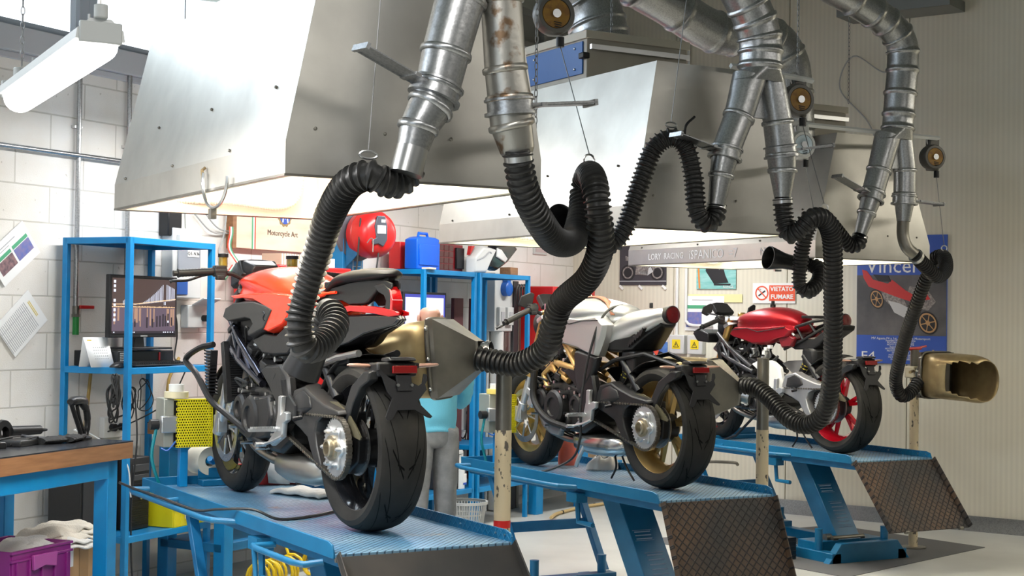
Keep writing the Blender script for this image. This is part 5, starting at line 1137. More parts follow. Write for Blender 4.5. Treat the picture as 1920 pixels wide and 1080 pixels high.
# --- below the near bench
t = bthing('plastic_crate', 'purple stacking crate under the workbench', 'crate', -.57, .72, .27, None, 8)
cw, cd, ch = .42, .36, .22
b = B()
for s in (-1, 1): b.bx(-cw/2, cw/2, s*cd/2-.008, s*cd/2+.008, 0, ch).bx(s*cw/2-.008, s*cw/2+.008, -cd/2, cd/2, 0, ch)
b.bx(-cw/2, cw/2, -cd/2, cd/2, 0, .01)
for s in (-1, 1):
    for k in range(5): b.bx(-cw/2+.02+k*.09, -cw/2+.03+k*.09, s*cd/2-.018, s*cd/2+.018, 0, ch-.05)
for z in (ch-.012, ch-.05): b.bx(-cw/2-.012, cw/2+.012, -cd/2-.014, -cd/2, z, z+.012).bx(cw/2, cw/2+.014, -cd/2, cd/2, z, z+.012)
b.o('crate_body', purple_pl, t, bev=.002)
B().prism([(-.08, ch-.10), (-.085, ch-.03), (.085, ch-.03), (.08, ch-.10), (.0, ch-.085)], 'y', -cd/2-.03, -cd/2-.012).o('crate_handle', mat('light_purple_plastic', (.36, .06, .28), .35), t, bev=.003)
t = bthing('cardboard_box', 'brown cardboard box with tape under the workbench', 'box', -.16, .63, .27, None, 8)
B().bx(-.16, .16, -.13, .13, 0, .17).o('box_carton', cardboard, t, bev=.003)
B().bx(-.02, .05, -.132, -.130, 0, .17).o('tape', mat('brown_tape', (.3, .16, .06), .25), t)
B().bx(-.13, -.07, -.1325, -.130, .07, .16).o('box_label', paper, t)
def towel(label, u, n, z, turn, w, d, h, seed, m=cloth):
    rn = random.Random(seed); ph = [rn.uniform(0, 6) for _ in range(6)]
    t = bthing('folded_towel', label, 'towel', u, n, z, 'stack of shop towels', turn)
    lays = 3
    for L in range(lays):
        def fn(a, c, L=L):
            x = (a-.5)*w*(1-.08*L); y = (c-.5)*d*(1-.1*L); e = max(abs(a-.5), abs(c-.5))*2
            zz = h*(L+1)/lays*(1-.15*(e**4))+.012*math.sin(9*a+ph[L])*math.cos(7*c+ph[L+2])+.006*math.sin(23*a+11*c+ph[3])
            drop = max(0, e-.82)*.16*(1 if a < .5 else .6)
            return (x+.01*math.sin(5*c+ph[1]), y+.012*math.sin(6*a+ph[4]), zz-drop)
        B().grid(fn, 22, 18).o('towel_fold', m, t, thick=.012, sub=1)
    return t
towel('upper cream shop towel of the heap on the box', -.20, .66, .475, 14, .40, .30, .06, 4)
towel('lower white shop towel, hanging over the purple crate', -.33, .68, .44, 4, .46, .30, .05, 9, mat('white_cloth', (.74, .72, .68), .95, bump=(120, .4)))
# --- black equipment on the rack's lower shelf
def grille_case(name, label, cat, u, n, z, turn, w, d, h, grp=None):
    t = bthing(name, label, cat, u, n, z, grp, turn)
    B().bx(0, w, 0, d, 0, h).o('case_body', mat('case_black', (.018, .018, .019), .5, bump=(200, .1)) if 'case_black' not in MATS else MATS['case_black'], t, bev=.006)
    b = B()
    n_ = int(h*.62/.012)
    for k in range(n_): b.bx(.015, w-.015, -.004, 0, .02+k*.012, .026+k*.012)
    b.o('front_grille', black_pl, t)
    B().bx(.012, w-.012, -.006, 0, h*.68, h*.76).bx(.012, w-.012, -.006, 0, h*.8, h*.9).o('drive_bay', mat('bay_grey', (.05, .05, .052), .4) if 'bay_grey' not in MATS else MATS['bay_grey'], t, bev=.002)
    B().cyl((w*.5, -.003, h*.45), (w*.5, -.012, h*.45), .014, n=16).o('power_button', steel, t)
    return t
grille_case('computer_tower', 'black computer tower with front grille beside the yellow crate', 'computer', .62, .36, .385, 6, .17, .30, .40, 'black computer towers')
t = bthing('loudspeaker', 'large plain black loudspeaker case on the rack low shelf', 'loudspeaker', .30, .30, .385, None, 4)
B().bx(0, .30, 0, .22, 0, .41).o('speaker_case', MATS['case_black'], t, bev=.006); B().bx(.02, .28, -.006, 0, .02, .39).o('speaker_cloth', mat('speaker_cloth', (.03, .03, .032), .8, bump=(500, .3)), t)
def crate(label, u, n, z, turn, w, d, h, m, tape=False):
    t = bthing('plastic_crate', label, 'crate', u, n, z, None, turn)
    b = B()
    for s in (-1, 1): b.bx(-w/2, w/2, s*d/2-.006, s*d/2+.006, 0, h).bx(s*w/2-.006, s*w/2+.006, -d/2, d/2, 0, h)
    b.bx(-w/2, w/2, -d/2, d/2, 0, .01).bx(-w/2-.01, w/2+.01, -d/2-.012, -d/2, h-.02, h).bx(-w/2-.008, w/2+.008, -d/2-.010, -d/2, h*.55, h*.6).bx(w/2, w/2+.01, -d/2, d/2, h-.02, h)
    for k in (-.3, .0, .3): b.bx(k*w-.004, k*w+.004, -d/2-.010, -d/2, 0, h)
    b.o('crate_body', m, t, bev=.003)
    B().bx(-w*.2, w*.28, -d/2-.014, -d/2-.008, h*.25, h*.5).o('crate_tape', mat('masking_tape', (.7, .62, .25), .6), t)
    return t
crate('bright yellow plastic crate on the rack low shelf', .98, .33, .385, 6, .30, .26, .17, yellow_pl)
# --- computer on the rack
S1 = 1.291
t = bthing('desktop_computer', 'flat black desktop computer lying under the bridge monitor', 'computer', .50, .36, S1, None, 5)
B().bx(0, .50, 0, .3, 0, .085).o('case_body', black_sat, t, bev=.004)
B().bx(.36, .372, -.004, 0, .03, .075).o('red_tab', red_paint, t); b = B()
for i in range(5):
    for j in range(6): b.bx(.02+i*.012, .028+i*.012, -.002, 0, .02+j*.01, .025+j*.01)
b.o('air_vent', grey_pl, t)
def monitor(label, u, n, z, turn, w, h, stand_z, content, thick=.03):
    t = bthing('monitor', label, 'monitor', u, n, z, 'computer monitors', turn)
    B().bx(-w/2, w/2, 0, thick, 0, h).o('monitor_case', black_sat, t, bev=.004)
    content(t, w-.036, h-.04, .022)
    B().prism([(-.05, stand_z), (.05, stand_z), (.035, .02), (-.035, .02)], 'y', thick, thick+.02).box((0, thick, stand_z), (.34, .2, .012)).o('monitor_stand', black_sat, t, bev=.003)
    B().bx(-.03, .03, -.002, 0, .005, .011).o('maker_badge', grey_pl, t)
    return t
def glowmat(name, col, s=1.0): return mat(name, (0, 0, 0), .4, emis=(col, s))
g_sky, g_wat, g_lt, g_or, g_wh = glowmat('screen_night_sky', (.075, .045, .04), 1), glowmat('screen_water', (.12, .085, .12), 1), glowmat('screen_lamps', (.95, .62, .35), 1), glowmat('screen_reflection', (.42, .25, .17), 1), glowmat('screen_white', (.8, .85, 1), 1)
g_dk = glowmat('screen_dark', (.03, .022, .03), 1); g_bl = glowmat('screen_blue', (.06, .07, .45), 1); g_pg = glowmat('screen_page', (.82, .86, 1), 1.1); g_rd = glowmat('screen_red', (.6, .1, .1), 1)
def scr_bridge(t, w, h, z0):
    x0 = -w/2
    f = lambda a, c, d, e, m, nm, y=-.0015: B().bx(x0+a*w, x0+c*w, y, 0, z0+d*h, z0+e*h).o(nm, m, t, ang=0)
    s = f(0, 1, 0, 1, g_sky, 'screen', -.001)
    def k(nm, b, m): b.o(nm, m, s, ang=0)
    q = lambda b, a, c, d, e, y=-.003: b.bx(x0+a*w, x0+c*w, y, -.001, z0+d*h, z0+e*h)
    k('picture_water', q(B(), 0, 1, .0, .47, -.0015), g_wat)
    b = B(); rn = random.Random(2)
    for i in range(15): a = rn.random()*.96; q(b, a, a+.012+rn.random()*.02, .12+rn.random()*.15, .46, -.002)
    k('picture_reflection', b, g_or)
    b = B()
    for i in range(46): a = i/46; q(b, a, a+.012, .475, .49+.012*rn.random(), -.003)
    k('picture_lights', b, g_lt)
    b = B()
    top = lambda a: .52+.40*((a-.35)/.45)**1.6 if .35 < a < .8 else (.92-(a-.84)*.6 if a >= .84 else (.52+.12*max(0, 1-abs(a-.22)*7)))
    for i in range(8, 48):
        a = i/48; tp = max(.53, top(a)); q(b, a, a+.0035, .515+.02*a if a < .35 else .52+.1*(a-.35)/.65, tp if a > .35 else min(tp, .62))
    k('picture_bridge_cables', b, g_wh)
    b = B(); b.quad((x0+.0*w, -.003, z0+.52*h), (x0+.35*w, -.003, z0+.53*h), (x0+.35*w, -.003, z0+.545*h), (x0, -.003, z0+.535*h)); b.quad((x0+.35*w, -.003, z0+.53*h), (x0+w, -.003, z0+.63*h), (x0+w, -.003, z0+.65*h), (x0+.35*w, -.003, z0+.545*h)); k('picture_bridge_deck', b, g_lt)
    b = B()
    for a, e in ((.25, .28), (.34, .22), (.53, .30), (.62, .27), (.69, .32), (.74, .33), (.79, .36), (.83, .33), (.87, .37), (.93, .30)): q(b, a, a+.022, .10+.1*abs(a-.5), e)
    k('picture_piles', b, g_dk)
    b = B()
    for z in (.94, .86, .78, .60, .52, .43, .34, .25): q(b, .022, .05, z-.03, z+.02, -.004)
    q(b, .21, .235, .92, .96, -.004); q(b, .87, .89, .2, .24, -.004); k('screen_icons', b, g_wh)
    k('screen_taskbar', q(B(), 0, 1, 0, .045, -.0035), g_dk)
    b = B()
    for a in (.02, .27, .30, .33, .80, .83, .87, .91, .95): q(b, a, a+.018, .012, .034, -.004)
    k('taskbar_icons', b, g_wh)
monitor('monitor showing a lit bridge at night, on the left rack', .745, .32, 1.45, 5, .60, .345, -.06, scr_bridge)
def scr_page(t, w, h, z0):
    x0 = -w/2
    s = B().bx(x0, x0+w, -.001, 0, z0, z0+h).o('screen', g_bl, t, ang=0)
    B().bx(x0+.01*w, x0+.96*w, -.002, -.001, z0+.02*h, z0+.93*h).o('screen_page', g_pg, s, ang=0)
    B().bx(x0+.38*w, x0+.70*w, -.003, -.002, z0+.40*h, z0+.62*h).o('screen_panel', g_bl, s, ang=0)
    b = B(); b.bx(x0+.5*w, x0+.58*w, -.004, -.003, z0+.55*h, z0+.57*h).bx(x0+.44*w, x0+.64*w, -.004, -.003, z0+.48*h, z0+.50*h).bx(x0+.42*w, x0+.43*w, -.003, -.002, z0+.7*h, z0+.86*h); b.o('screen_text', g_wh, s, ang=0)
monitor('monitor with a white and blue page behind the worker', 3.66, .34, 1.40, 0, .58, .37, -.11, scr_page)
t = bthing('keyboard', 'black computer keyboard on the left rack', 'keyboard', .52, .475, S1, None, 5)
B().prism([(0, .004), (0, .012), (.14, .022), (.14, .004)], 'x', 0, .46).o('keyboard_body', black_pl, t, bev=.002)
for j in range(5):
    b = B()
    for i in range(22): b.box((.02+i*.0198, .02+j*.025, .019+j*.0018), (.016, .019, .008))
    o = b.o('key_row', black_sat, t)
t = bthing('desk_calendar', 'white desk calendar on the left rack', 'calendar', .40, .34, S1, None, -6)
B().quad((-.07, 0, 0), (.09, 0, 0), (.08, .05, .16), (-.085, .05, .16)).o('calendar_page', paper, t, thick=.002); B().quad((-.07, .10, 0), (.09, .10, 0), (.08, .052, .16), (-.085, .052, .16)).o('calendar_back', paper, t, thick=.002)
b = B()
for i in range(7):
    for j in range(5): b.box((-.03+i*.014, .012+j*.005, .045+j*.015), (.006, .001, .004))
b.o('calendar_print', grey_pl, t); B().box((-.05, .045, .143), (.03, .002, .008)).o('calendar_mark', mat('yellow_print', (.8, .6, .1), .6), t)
b = B().loft([[(x, w*math.cos(a), max(0, h*math.sin(a))) for a in [2*PI*i/16 for i in range(16)]] for x, w, h in ((-.055, .01, .008), (-.045, .025, .018), (-.01, .031, .034), (.03, .03, .034), (.052, .02, .016))])
o = b.o('computer_mouse', black_sat, sub=1); o.location = bw(.40, .46, S1+.001); o.rotation_euler[2] = BRZ; tag(o, 'black computer mouse in front of the desk calendar', 'mouse')
# --- cables hanging below the rack shelf
rn = random.Random(11)
def loops(name, label, c, w, h, nl, r=.004, seed=1):
    rr = random.Random(seed); P = []
    for i in range(nl*10+1):
        a = 2*PI*i/10; k = i/(nl*10); ww = w*(.6+.4*rr.random()); hh = h*(.7+.3*rr.random())
        P.append(bw(c[0]+ww*math.sin(a)+(k-.5)*w*.5, c[1]+.02*math.sin(a*1.3+k*5), c[2]-hh*(1-math.cos(a))/2-.01*k))
    o = cable(name, P, r, cable_m, smooth=4); tag(o, label, 'cable', 'cables hanging below the left rack shelf'); return o
loops('cable_bundle', 'black cable coil tied in a knot behind the rack posts', (.56, .28, 1.20), .04, .22, 4, .0045, 3)
loops('cable_bundle', 'black cable coil nearest the front rack post', (.66, .30, 1.18), .05, .18, 3, .004, 5)
loops('cable_bundle', 'thin black cable loops under the rack middle', (.80, .28, 1.22), .07, .2, 2, .003, 8)
loops('cable_bundle', 'black cable loops hung on the rack left post', (.34, .5, 1.26), .012, .17, 6, .006, 12)
for P, r, m_, lab in (([(.62, .3, 1.02), (.72, .1, .98), (.80, .04, .99), (.83, .03, .95)], .005, cable_m, 'black cable ending in the wall socket left of the rack post'),
                      ([(.95, .46, 1.28), (.93, .4, 1.15), (.87, .35, 1.06), (.70, .3, .98), (.55, .25, .93)], .004, cable_m, 'black cable slanting down from the keyboard'),
                      ([(.50, .49, 1.14), (.49, .52, .9), (.48, .5, .6), (.50, .48, .4), (.49, .5, .2), (.52, .5, .05)], .005, cable_m, 'black cable running down beside the front rack post'),
                      ([(1.26, .02, 1.62), (1.33, .03, 1.58), (1.36, .02, 1.45), (1.33, .03, 1.32), (1.3, .1, 1.30)], .005, cable_m, 'black cable looping down from the grey socket box')):
    o = cable('black_cable', [bw(*p) for p in P], r, m_); tag(o, lab, 'cable')
o = cable('yellow_air_line', [bw(.64, .03, 1.27), bw(.62, .03, 1.1), bw(.60, .03, .9), bw(.60, .03, .3)], .010, mat('ochre_hose', (.42, .27, .07), .5)); tag(o, 'ochre air line running down the wall behind the rack', 'hose')
o = cable('yellow_air_line', [bw(1.36, .04, 1.32), bw(1.30, .04, 1.24), bw(1.26, .04, 1.1), bw(1.24, .04, .5)], .010, MATS['ochre_hose']); tag(o, 'ochre air line curving down right of the left rack', 'hose')
# --- conduits on the block wall
def conduit(label, P, r=.013, clips=()):
    t = thing('steel_conduit', label, 'conduit', (0, 0, 0), 0, 'steel conduits on the block wall')
    B().tube([bw(*p) for p in P], r, 12).o('conduit_tube', galv, t)
    for u, z in clips: B().box(bw(u, .012, z), (.06, .03, .018), Matrix.Rotation(BRZ, 3, 'Z')).o('conduit_clip', steel, t, bev=.002)
conduit('upright steel conduit ending at the red-levered valve', [(.51, .03, 2.93), (.51, .03, 1.56)], .014, ((.51, 2.62), (.51, 1.98)))
conduit('upright steel conduit behind the bridge monitor', [(.905, .03, 3.0), (.905, .03, 1.3)], .014, ((.905, 2.55), (.905, 1.99)))
conduit('long level steel conduit crossing the block wall', [(-4, .035, 2.46), (1.0, .035, 2.46)], .014, ((.08, 2.46),))
t = bthing('ball_valve', 'air valve with red lever and green body on the conduit end', 'valve', .515, .03, 1.56)
B().cyl((0, 0, 0), (0, 0, .06), .02, n=14).cyl((0, 0, .0), (0, 0, .015), .024, n=6).o('valve_body', dsteel, t); B().cyl((0, 0, -.10), (0, 0, 0), .018, n=16).o('green_coupling', green_pl, t)
B().box((.06, -.02, .055), (.11, .014, .02)).o('red_lever', red_paint, t, bev=.004)
# --- notices, turned on the wall
def notice(label, u, z, rot, w, h, rects, grp=None, side='b', cat='notice', name='wall_notice', back=paper, n0=.012):
    P = bw(u, n0, z) if side == 'b' else rw(u, n0, z)
    t = thing(name, label, cat, P, BRZ if side == 'b' else RRZ, grp)
    t.rotation_euler = (0, R(rot), BRZ if side == 'b' else RRZ)
    B().bx(-w/2, w/2, 0, .003, -h/2, h/2).o('sheet', back, t, ang=0)
    for nm, x, z_, ww, hh, m in rects: B().bx(x-ww/2, x+ww/2, -.0012, 0, z_-hh/2, z_+hh/2).o(nm, m, t, ang=0)
    return t
pr_green, pr_blue, pr_red, pr_grey = mat('print_green', (.08, .38, .2), .6), mat('print_blue', (.1, .15, .45), .6, var=(30, (.25, .2, .35), .3, .7)), mat('print_dark', (.12, .08, .1), .6, var=(40, (.35, .2, .2), .35, .7)), mat('print_grey', (.45, .45, .47), .7)
notice('white notice with green bands and two photos, hung tilted on the block wall', .073, 1.893, -38.6, .31, .21, [('green_band', .072, .028, .125, .02, pr_green), ('green_band', -.068, .028, .125, .02, pr_green), ('photo', .072, -.022, .125, .07, pr_blue), ('photo', -.068, -.022, .125, .07, pr_red), ('heading', -.03, .07, .18, .005, pr_grey), ('heading', -.06, .055, .12, .003, pr_grey)], 'tilted notices on the block wall')
rc = [('table_line', -.145+.0125*k, -.005, .003, .165, pr_grey) for k in range(19)]+[('yellow_line', .105, .01, .004, .10, MATS['yellow_print']), ('yellow_line', .115, .01, .004, .10, MATS['yellow_print']), ('column_line', -.03, .04, .23, .002, pr_grey), ('column_line', -.03, -.02, .23, .002, pr_grey)]
notice('white printed table sheet with yellow lines, hung tilted below the other notice', .139, 1.522, -41.8, .30, .217, rc, 'tilted notices on the block wall')
# --- electrical boxes on the wall by the rack
t = bthing('fuse_box', 'grey fuse box with clear lid and white label on the block wall', 'fuse box', 1.36, 0, 1.80)
B().bx(-.13, .13, -.09, 0, -.12, .30).o('box_body', lt_grey, t, bev=.006); B().bx(-.09, .11, -.10, -.09, .03, .18).o('clear_lid', mat('smoked_clear', (.3, .32, .36), .15), t, bev=.004)
B().bx(-.01, .09, -.104, -.10, .13, .17).o('label', paper, t); text('label_text', 'Q.E. N.36', .026, black_pl, t, (.04, -.105, .15)); B().bx(-.1, .12, -.12, -.09, .21, .26).o('cap', white_pl, t, bev=.004)
B().bx(-.10, .0, -.10, -.09, -.10, -.01).o('blue_socket_lid', mat('socket_blue', (.02, .1, .38), .4), t, bev=.004)
t = bthing('power_socket', 'open grey wall socket with a black plug, behind the left grip', 'socket', 1.50, 0, 1.56)
B().bx(-.09, .09, -.06, 0, -.06, .08).o('socket_body', lt_grey, t, bev=.006); B().box((.02, -.11, .10), (.16, .1, .01), Matrix.Rotation(R(-25), 3, 'X')).o('socket_lid', lt_grey, t, bev=.003)
B().cyl((.05, -.06, .0), (.05, -.12, .0), .02, n=12).o('plug', black_pl, t)
t = bthing('network_box', 'small black wall box above the fuse box', 'box', 1.27, 0, 2.05); B().bx(-.07, .05, -.08, 0, 0, .17).o('black_casing', black_sat, t, bev=.008); B().tube([(-.03, -.03, 0), (-.035, -.02, -.2), (-.02, -.02, -.5)], .005, 8).o('power_lead', cable_m, t)
t = bthing('power_socket', 'white double socket with a black plug low on the wall', 'socket', .83, 0, .93); B().bx(-.09, .09, -.04, 0, -.06, .06).o('socket_body', white_pl, t, bev=.004)
for x in (-.03, .04): B().cyl((x, -.04, 0), (x, -.07, 0), .022, n=14).o('plug', black_pl, t)
for P, lab in (([(1.42, .02, 2.10), (1.40, .03, 2.2), (1.41, .02, 2.4)], 'grey cable rising from the fuse box'), ([(1.55, .02, 2.25), (1.7, .03, 2.13), (1.85, .02, 2.11)], 'upper grey cable sagging toward the wooden board'), ([(1.5, .02, 2.2), (1.65, .03, 2.10), (1.84, .02, 2.10)], 'lower grey cable sagging toward the wooden board'), ([(1.80, .03, 2.3), (1.77, .03, 2.1), (1.72, .03, 1.95), (1.74, .03, 1.85)], 'grey cable hanging left of the wooden board')):
    o = cable('grey_cable', [bw(*p) for p in P], .005, grey_pl); tag(o, lab, 'cable')
# --- the wooden board with lettering
t = bthing('wooden_board', 'pale wooden board lettered Motorcycle Art with a gear emblem', 'board', 2.36, 0, 2.01)
B().bx(-.5, .56, -.05, 0, 0, .52).o('board_panel', plywood, t, bev=.003); B().bx(-.535, -.5, -.055, 0, -.005, .53).o('board_edge', wood, t)
for x, m_ in ((-.335, pr_green), (-.322, paper), (-.309, mat('print_red', (.65, .08, .04), .5))): B().bx(x-.0065, x+.0065, -.0515, -.05, 0, .52).o('stripe', m_, t, ang=0)
ink = mat('brown_ink', (.12, .07, .05), .7)
text('lettering', 'Motorcycle Art', .052, ink, t, (-.02, -.0515, .115))
b = B(); poly = []
for i in range(48): a = 2*PI*i/48; r_ = .075 if (i//2) % 2 else .068; poly.append((r_*math.cos(a), .235+r_*math.sin(a)))
b.prism(poly, 'y', -.052, -.05); b.o('gear_emblem', mat('emblem_brown', (.3, .2, .08), .5), t)
B().cyl((0, -.052, .235), (0, -.054, .235), .056, n=32).o('emblem_disc', mat('emblem_blue', (.03, .09, .45), .5), t)
for s in (-1, 1): B().prism([(s*.026-.006, .19), (s*.026+.006, .19), (s*.014+.006, .285), (s*.014-.006, .285)], 'y', -.056, -.054).o('emblem_letter', paper, t)
text('emblem_letter', 'V', .08, paper, t, (0, -.0555, .235), ext=.0005)
for k, (c_, du) in enumerate(((pr_green, .0), (paper, .012), (MATS['print_red'], .024))):
    pass
t = bthing('tricolour_ribbon', 'green, white and red ribbon hanging at the corner of the board', 'ribbon', 1.78, .06, 1.9)
for du, m_ in ((0, MATS['print_red']), (.014, paper), (.028, pr_green)):
    B().grid(lambda a, c, du=du: (du+.014*c-.04*math.sin(a*2.2)+.13*a*a, -.01*math.sin(a*9), .24-.26*a), 14, 1).o('ribbon_stripe', m_, t, thick=.001)
    B().grid(lambda a, c, du=du: (du+.014*c+.02-.10*a, -.012, .0-.10*a), 6, 1).o('ribbon_tail', m_, t, thick=.001)
b = B().bx(0, .12, -.1, 0, 0, .09); o = b.o('charger_box', black_sat, bev=.004); o.location = bw(1.08, .24, .951); o.rotation_euler[2] = BRZ; tag(o, 'small black box on the left end of the back workbench', 'box')
# --- red tool chest, pillar and cable reel
t = bthing('tool_chest', 'red tool chest on the bench behind the red motorcycle', 'tool chest', 1.83, .42, .951, None, 0)
B().bx(0, .78, 0, .36, 0, .95).o('chest_body', red_paint, t, bev=.008)
for k in range(6): B().bx(.02, .76, -.012, 0, .04+k*.15, .17+k*.15).o('chest_drawer', red_paint, t, bev=.004)
b = B().bx(0, .30, 0, .2, 0, .06); o = b.o('paper_stack', paper); o.location = bw(2.2, .36, 1.902); o.rotation_euler[2] = BRZ; tag(o, 'white papers lying on the red tool chest', 'papers')
t = bthing('striped_box', 'small pale striped box on the red tool chest', 'box', 1.95, .34, 1.902)
B().bx(0, .22, 0, .15, 0, .075).o('box_carton', mat('pale_carton', (.55, .42, .3), .7), t); 
for k in range(8): B().bx(.01+k*.027, .02+k*.027, -.002, 0, 0, .075).o('box_stripe', paper, t)
t = bthing('steel_pillar', 'blue steel pillar behind the red cable reel', 'pillar', 2.94, .10, 0)
B().bx(-.12, .12, -.10, .08, 0, 2.12).o('pillar_tube', blue, t, bev=.004); B().bx(-.16, .16, -.13, .08, 0, .02).o('foot_plate', blue, t)
B().prism([(-.11, 1.92), (-.11, 2.1), (-.30, 2.1)], 'x', -.1, -.09).o('gusset', blue_dk, t)
t = bthing('cable_reel', 'round red cable reel with dark label plate by the blue pillar', 'cable reel', 2.93, .36, 2.15, None, -28)
B().lathe([(-.11, .0), (-.11, .13), (-.09, .155), (-.03, .165), (-.025, .16), (-.02, .165), (.05, .16), (.09, .14), (.115, .10), (.12, 0)], (0, 0, 0), (.2, -1, 0), 40).o('reel_drum', red_paint, t)
B().lathe([(-.15, .0), (-.15, .17), (-.14, .185), (-.12, .18), (-.12, 0)], (-.02, .0, 0), (.2, -1, 0), 40).o('reel_flange', mat('reel_grey', (.12, .12, .14), .4), t)
B().prism([(-.06, -.08), (-.07, -.05), (-.035, -.03), (-.05, .05), (-.03, .12), (.03, .12), (.05, .05), (.05, -.04), (.02, -.09), (-.02, -.07)], 'y', -.135, -.118).o('label_plate', mat('reel_plate', (.05, .055, .07), .4), t, bev=.005)
B().bx(-.03, .035, -.138, -.135, -.0, .055).bx(.0, .03, -.138, -.135, .075, .095).o('rating_label', lt_grey, t)
B().tube([(.0, -.1, -.13), (-.02, -.11, -.25), (-.06, -.1, -.35)], .006, 8).tube([(-.13, -.08, .1), (-.15, -.08, -.2), (-.17, -.08, -.35)], .006, 8).o('reel_cable', cable_m, t)
B().tube(spline([(-.12, -.16, -.07), (-.10, -.17, -.04), (-.08, -.17, -.05), (-.08, -.17, -.13)], 5), .004, 6).o('reel_hook', steel, t)
o = B().tube([bw(3.04, .07, 2.0), bw(3.04, .07, 1.5)], .022, 14).tube([bw(3.04, .07, 2.0), bw(3.02, .16, 2.04)], .022, 14).o('wall_pipe', lt_grey); tag(o, 'short pale bent pipe below the cable reel', 'pipe')
t = bthing('wire_holder', 'white wire holder on the wall below the cable reel', 'wire holder', 2.96, .22, 1.93)
b = B()
for z in (0, .03, .06): b.tube([(-.05, 0, z-.06), (.05, 0, z-.06)], .0025, 6)
for x in (-.05, .05): b.tube([(x, 0, -.1), (x, 0, .06)], .0025, 6)
b.o('wire_frame', white_pl, t)
# --- on top of the far racks
t = bthing('tool_case', 'bright blue plastic tool case standing on the rack', 'case', 3.60, .40, 1.931, 'cases on the racks')
b = B().plate([(-.155, 0), (.155, 0), (.155, .20), (.14, .225), (.09, .235), (-.10, .235), (-.155, .215)], 'y', 0, .11, ins=.006); b.o('case_shell', mat('case_blue', (.0, .10, .62), .35), t, bev=.006)
B().tube([(-.07, .05, .225), (-.06, .05, .262), (.05, .05, .262), (.06, .05, .225)], .011, 8).o('case_handle', MATS['case_blue'], t)
B().bx(-.13, .13, -.006, 0, .03, .18).o('case_panel', MATS['case_blue'], t, bev=.004)
t = bthing('tool_case', 'flat red case standing behind the bright blue case', 'case', 3.72, .22, 1.931, 'cases on the racks')
B().bx(-.22, .28, 0, .1, 0, .20).o('case_shell', red_paint, t, bev=.006)
for z in (.07, .1): B().sph((-.15, -.003, z), .006).o('rivet', steel, t)
t = bthing('parts_organiser', 'dark red parts organiser case with rows of clear compartments', 'case', 4.10, .24, 1.931, 'cases on the racks')
B().bx(-.22, .25, 0, .12, 0, .215).o('case_shell', mat('dark_red_case', (.22, .01, .015), .4), t, bev=.006)
for i in range(3):
    for j in range(4): B().bx(-.10+i*.07, -.04+i*.07, -.004, 0, .02+j*.048, .06+j*.048).o('compartment', mat('compartment_tint', (.11, .03, .03), .2) if 'compartment_tint' not in MATS else MATS['compartment_tint'], t)
for (x, z, m_) in ((-.19, .07, pr_red), (-.15, .07, MATS['yellow_print']), (-.19, .045, g_bl if 0 else mat('sticker_cyan', (.05, .4, .6), .5)), (-.15, .045, MATS['sticker_cyan'])): B().bx(x-.016, x+.016, -.003, 0, z-.01, z+.01).o('sticker', m_, t)
B().bx(.13, .24, -.02, 0, .03, .19).o('black_cover', black_pl, t, bev=.004)
t = bthing('motorcycle_fairing', 'white and dark motorcycle fairing panel on top of the far rack', 'fairing', 4.72, .25, 1.931)
B().plate([(-.38, .0), (-.18, .0), (-.10, .10), (-.02, .20), (-.24, .22), (-.38, .12)], 'y', -.02, -.10, ins=.02).o('white_panel', white_pl, t, bev=.01)
B().plate([(-.13, .05), (.02, .03), (.20, .10), (.36, .22), (.30, .26), (.0, .24), (-.08, .16)], 'y', .0, -.08, ins=.02).o('dark_panel', black_gl, t, bev=.01)
B().plate([(-.02, .14), (.12, .10), (.16, .13), (.06, .20), (-.01, .21)], 'y', -.08, -.095, ins=.01).o('white_flash', white_pl, t, bev=.004)
B().tube(spline([(-.34, -.10, .10), (-.24, -.105, .13), (-.16, -.103, .17), (-.12, -.1, .165)], 5), .006, 6).o('panel_groove', pr_grey, t)
B().prism([(-.38, .14), (-.36, .21), (-.31, .21)], 'y', -.03, -.06).o('red_corner', red_paint, t)
b = B().bx(-.06, .06, -.05, .05, 0, .06); o = b.o('wood_block', wood, bev=.003); o.location = bw(4.83, .38, 1.931); o.rotation_euler[2] = BRZ; tag(o, 'small brown wooden block under the fairing', 'block')
b = B().bx(-.05, .05, -.03, .03, 0, .012); o = b.o('wood_scrap', plywood); o.location = bw(3.52, .455, 1.931); o.rotation_euler[2] = BRZ; tag(o, 'pale wood scrap in front of the blue case', 'wood scrap')
# --- in and around the far racks
grille_case('computer_tower', 'black computer tower beside the worker on the low shelf', 'computer', 3.88, .42, .311, 0, .16, .34, .40, 'black computer towers')
t = bthing('spray_bottle', 'white spray bottle on the low shelf of the far rack', 'bottle', 4.07, .40, .311)
B().lathe([(0, .0), (0, .045), (.14, .045), (.19, .03), (.22, .014), (.25, .014)], (0, 0, 0), (0, 0, 1), 24).o('bottle_body', mat('cloudy_plastic', (.72, .74, .74), .35), t)
B().box((-.01, 0, .27), (.09, .03, .03)).box((.03, 0, .255), (.03, .026, .05)).o('trigger_head', white_pl, t, bev=.006); B().bx(-.01, .035, -.047, -.04, .03, .11).o('bottle_label', paper, t); B().bx(-.01, .035, -.048, -.04, .03, .045).o('label_stripe', MATS['emblem_blue'], t)
b = B().sph((0, 0, .03), .06, (1, .8, .55)); o = b.o('white_cloth', MATS['white_cloth'], sub=1); o.location = bw(4.02, .26, .62); tag(o, 'bunched white cloth above the spray bottle', 'cloth')
o.location = bw(4.06, .2, .311)
t = bthing('waste_basket', 'grey slatted waste basket on the floor by the far rack', 'basket', 3.80, .62, 0)
b = B().lathe([(.24, .155), (.24, .165), (.26, .165), (.26, .15)], (0, 0, 0), (0, 0, 1), 36); b.o('basket_rim', grey_pl, t)
b = B()
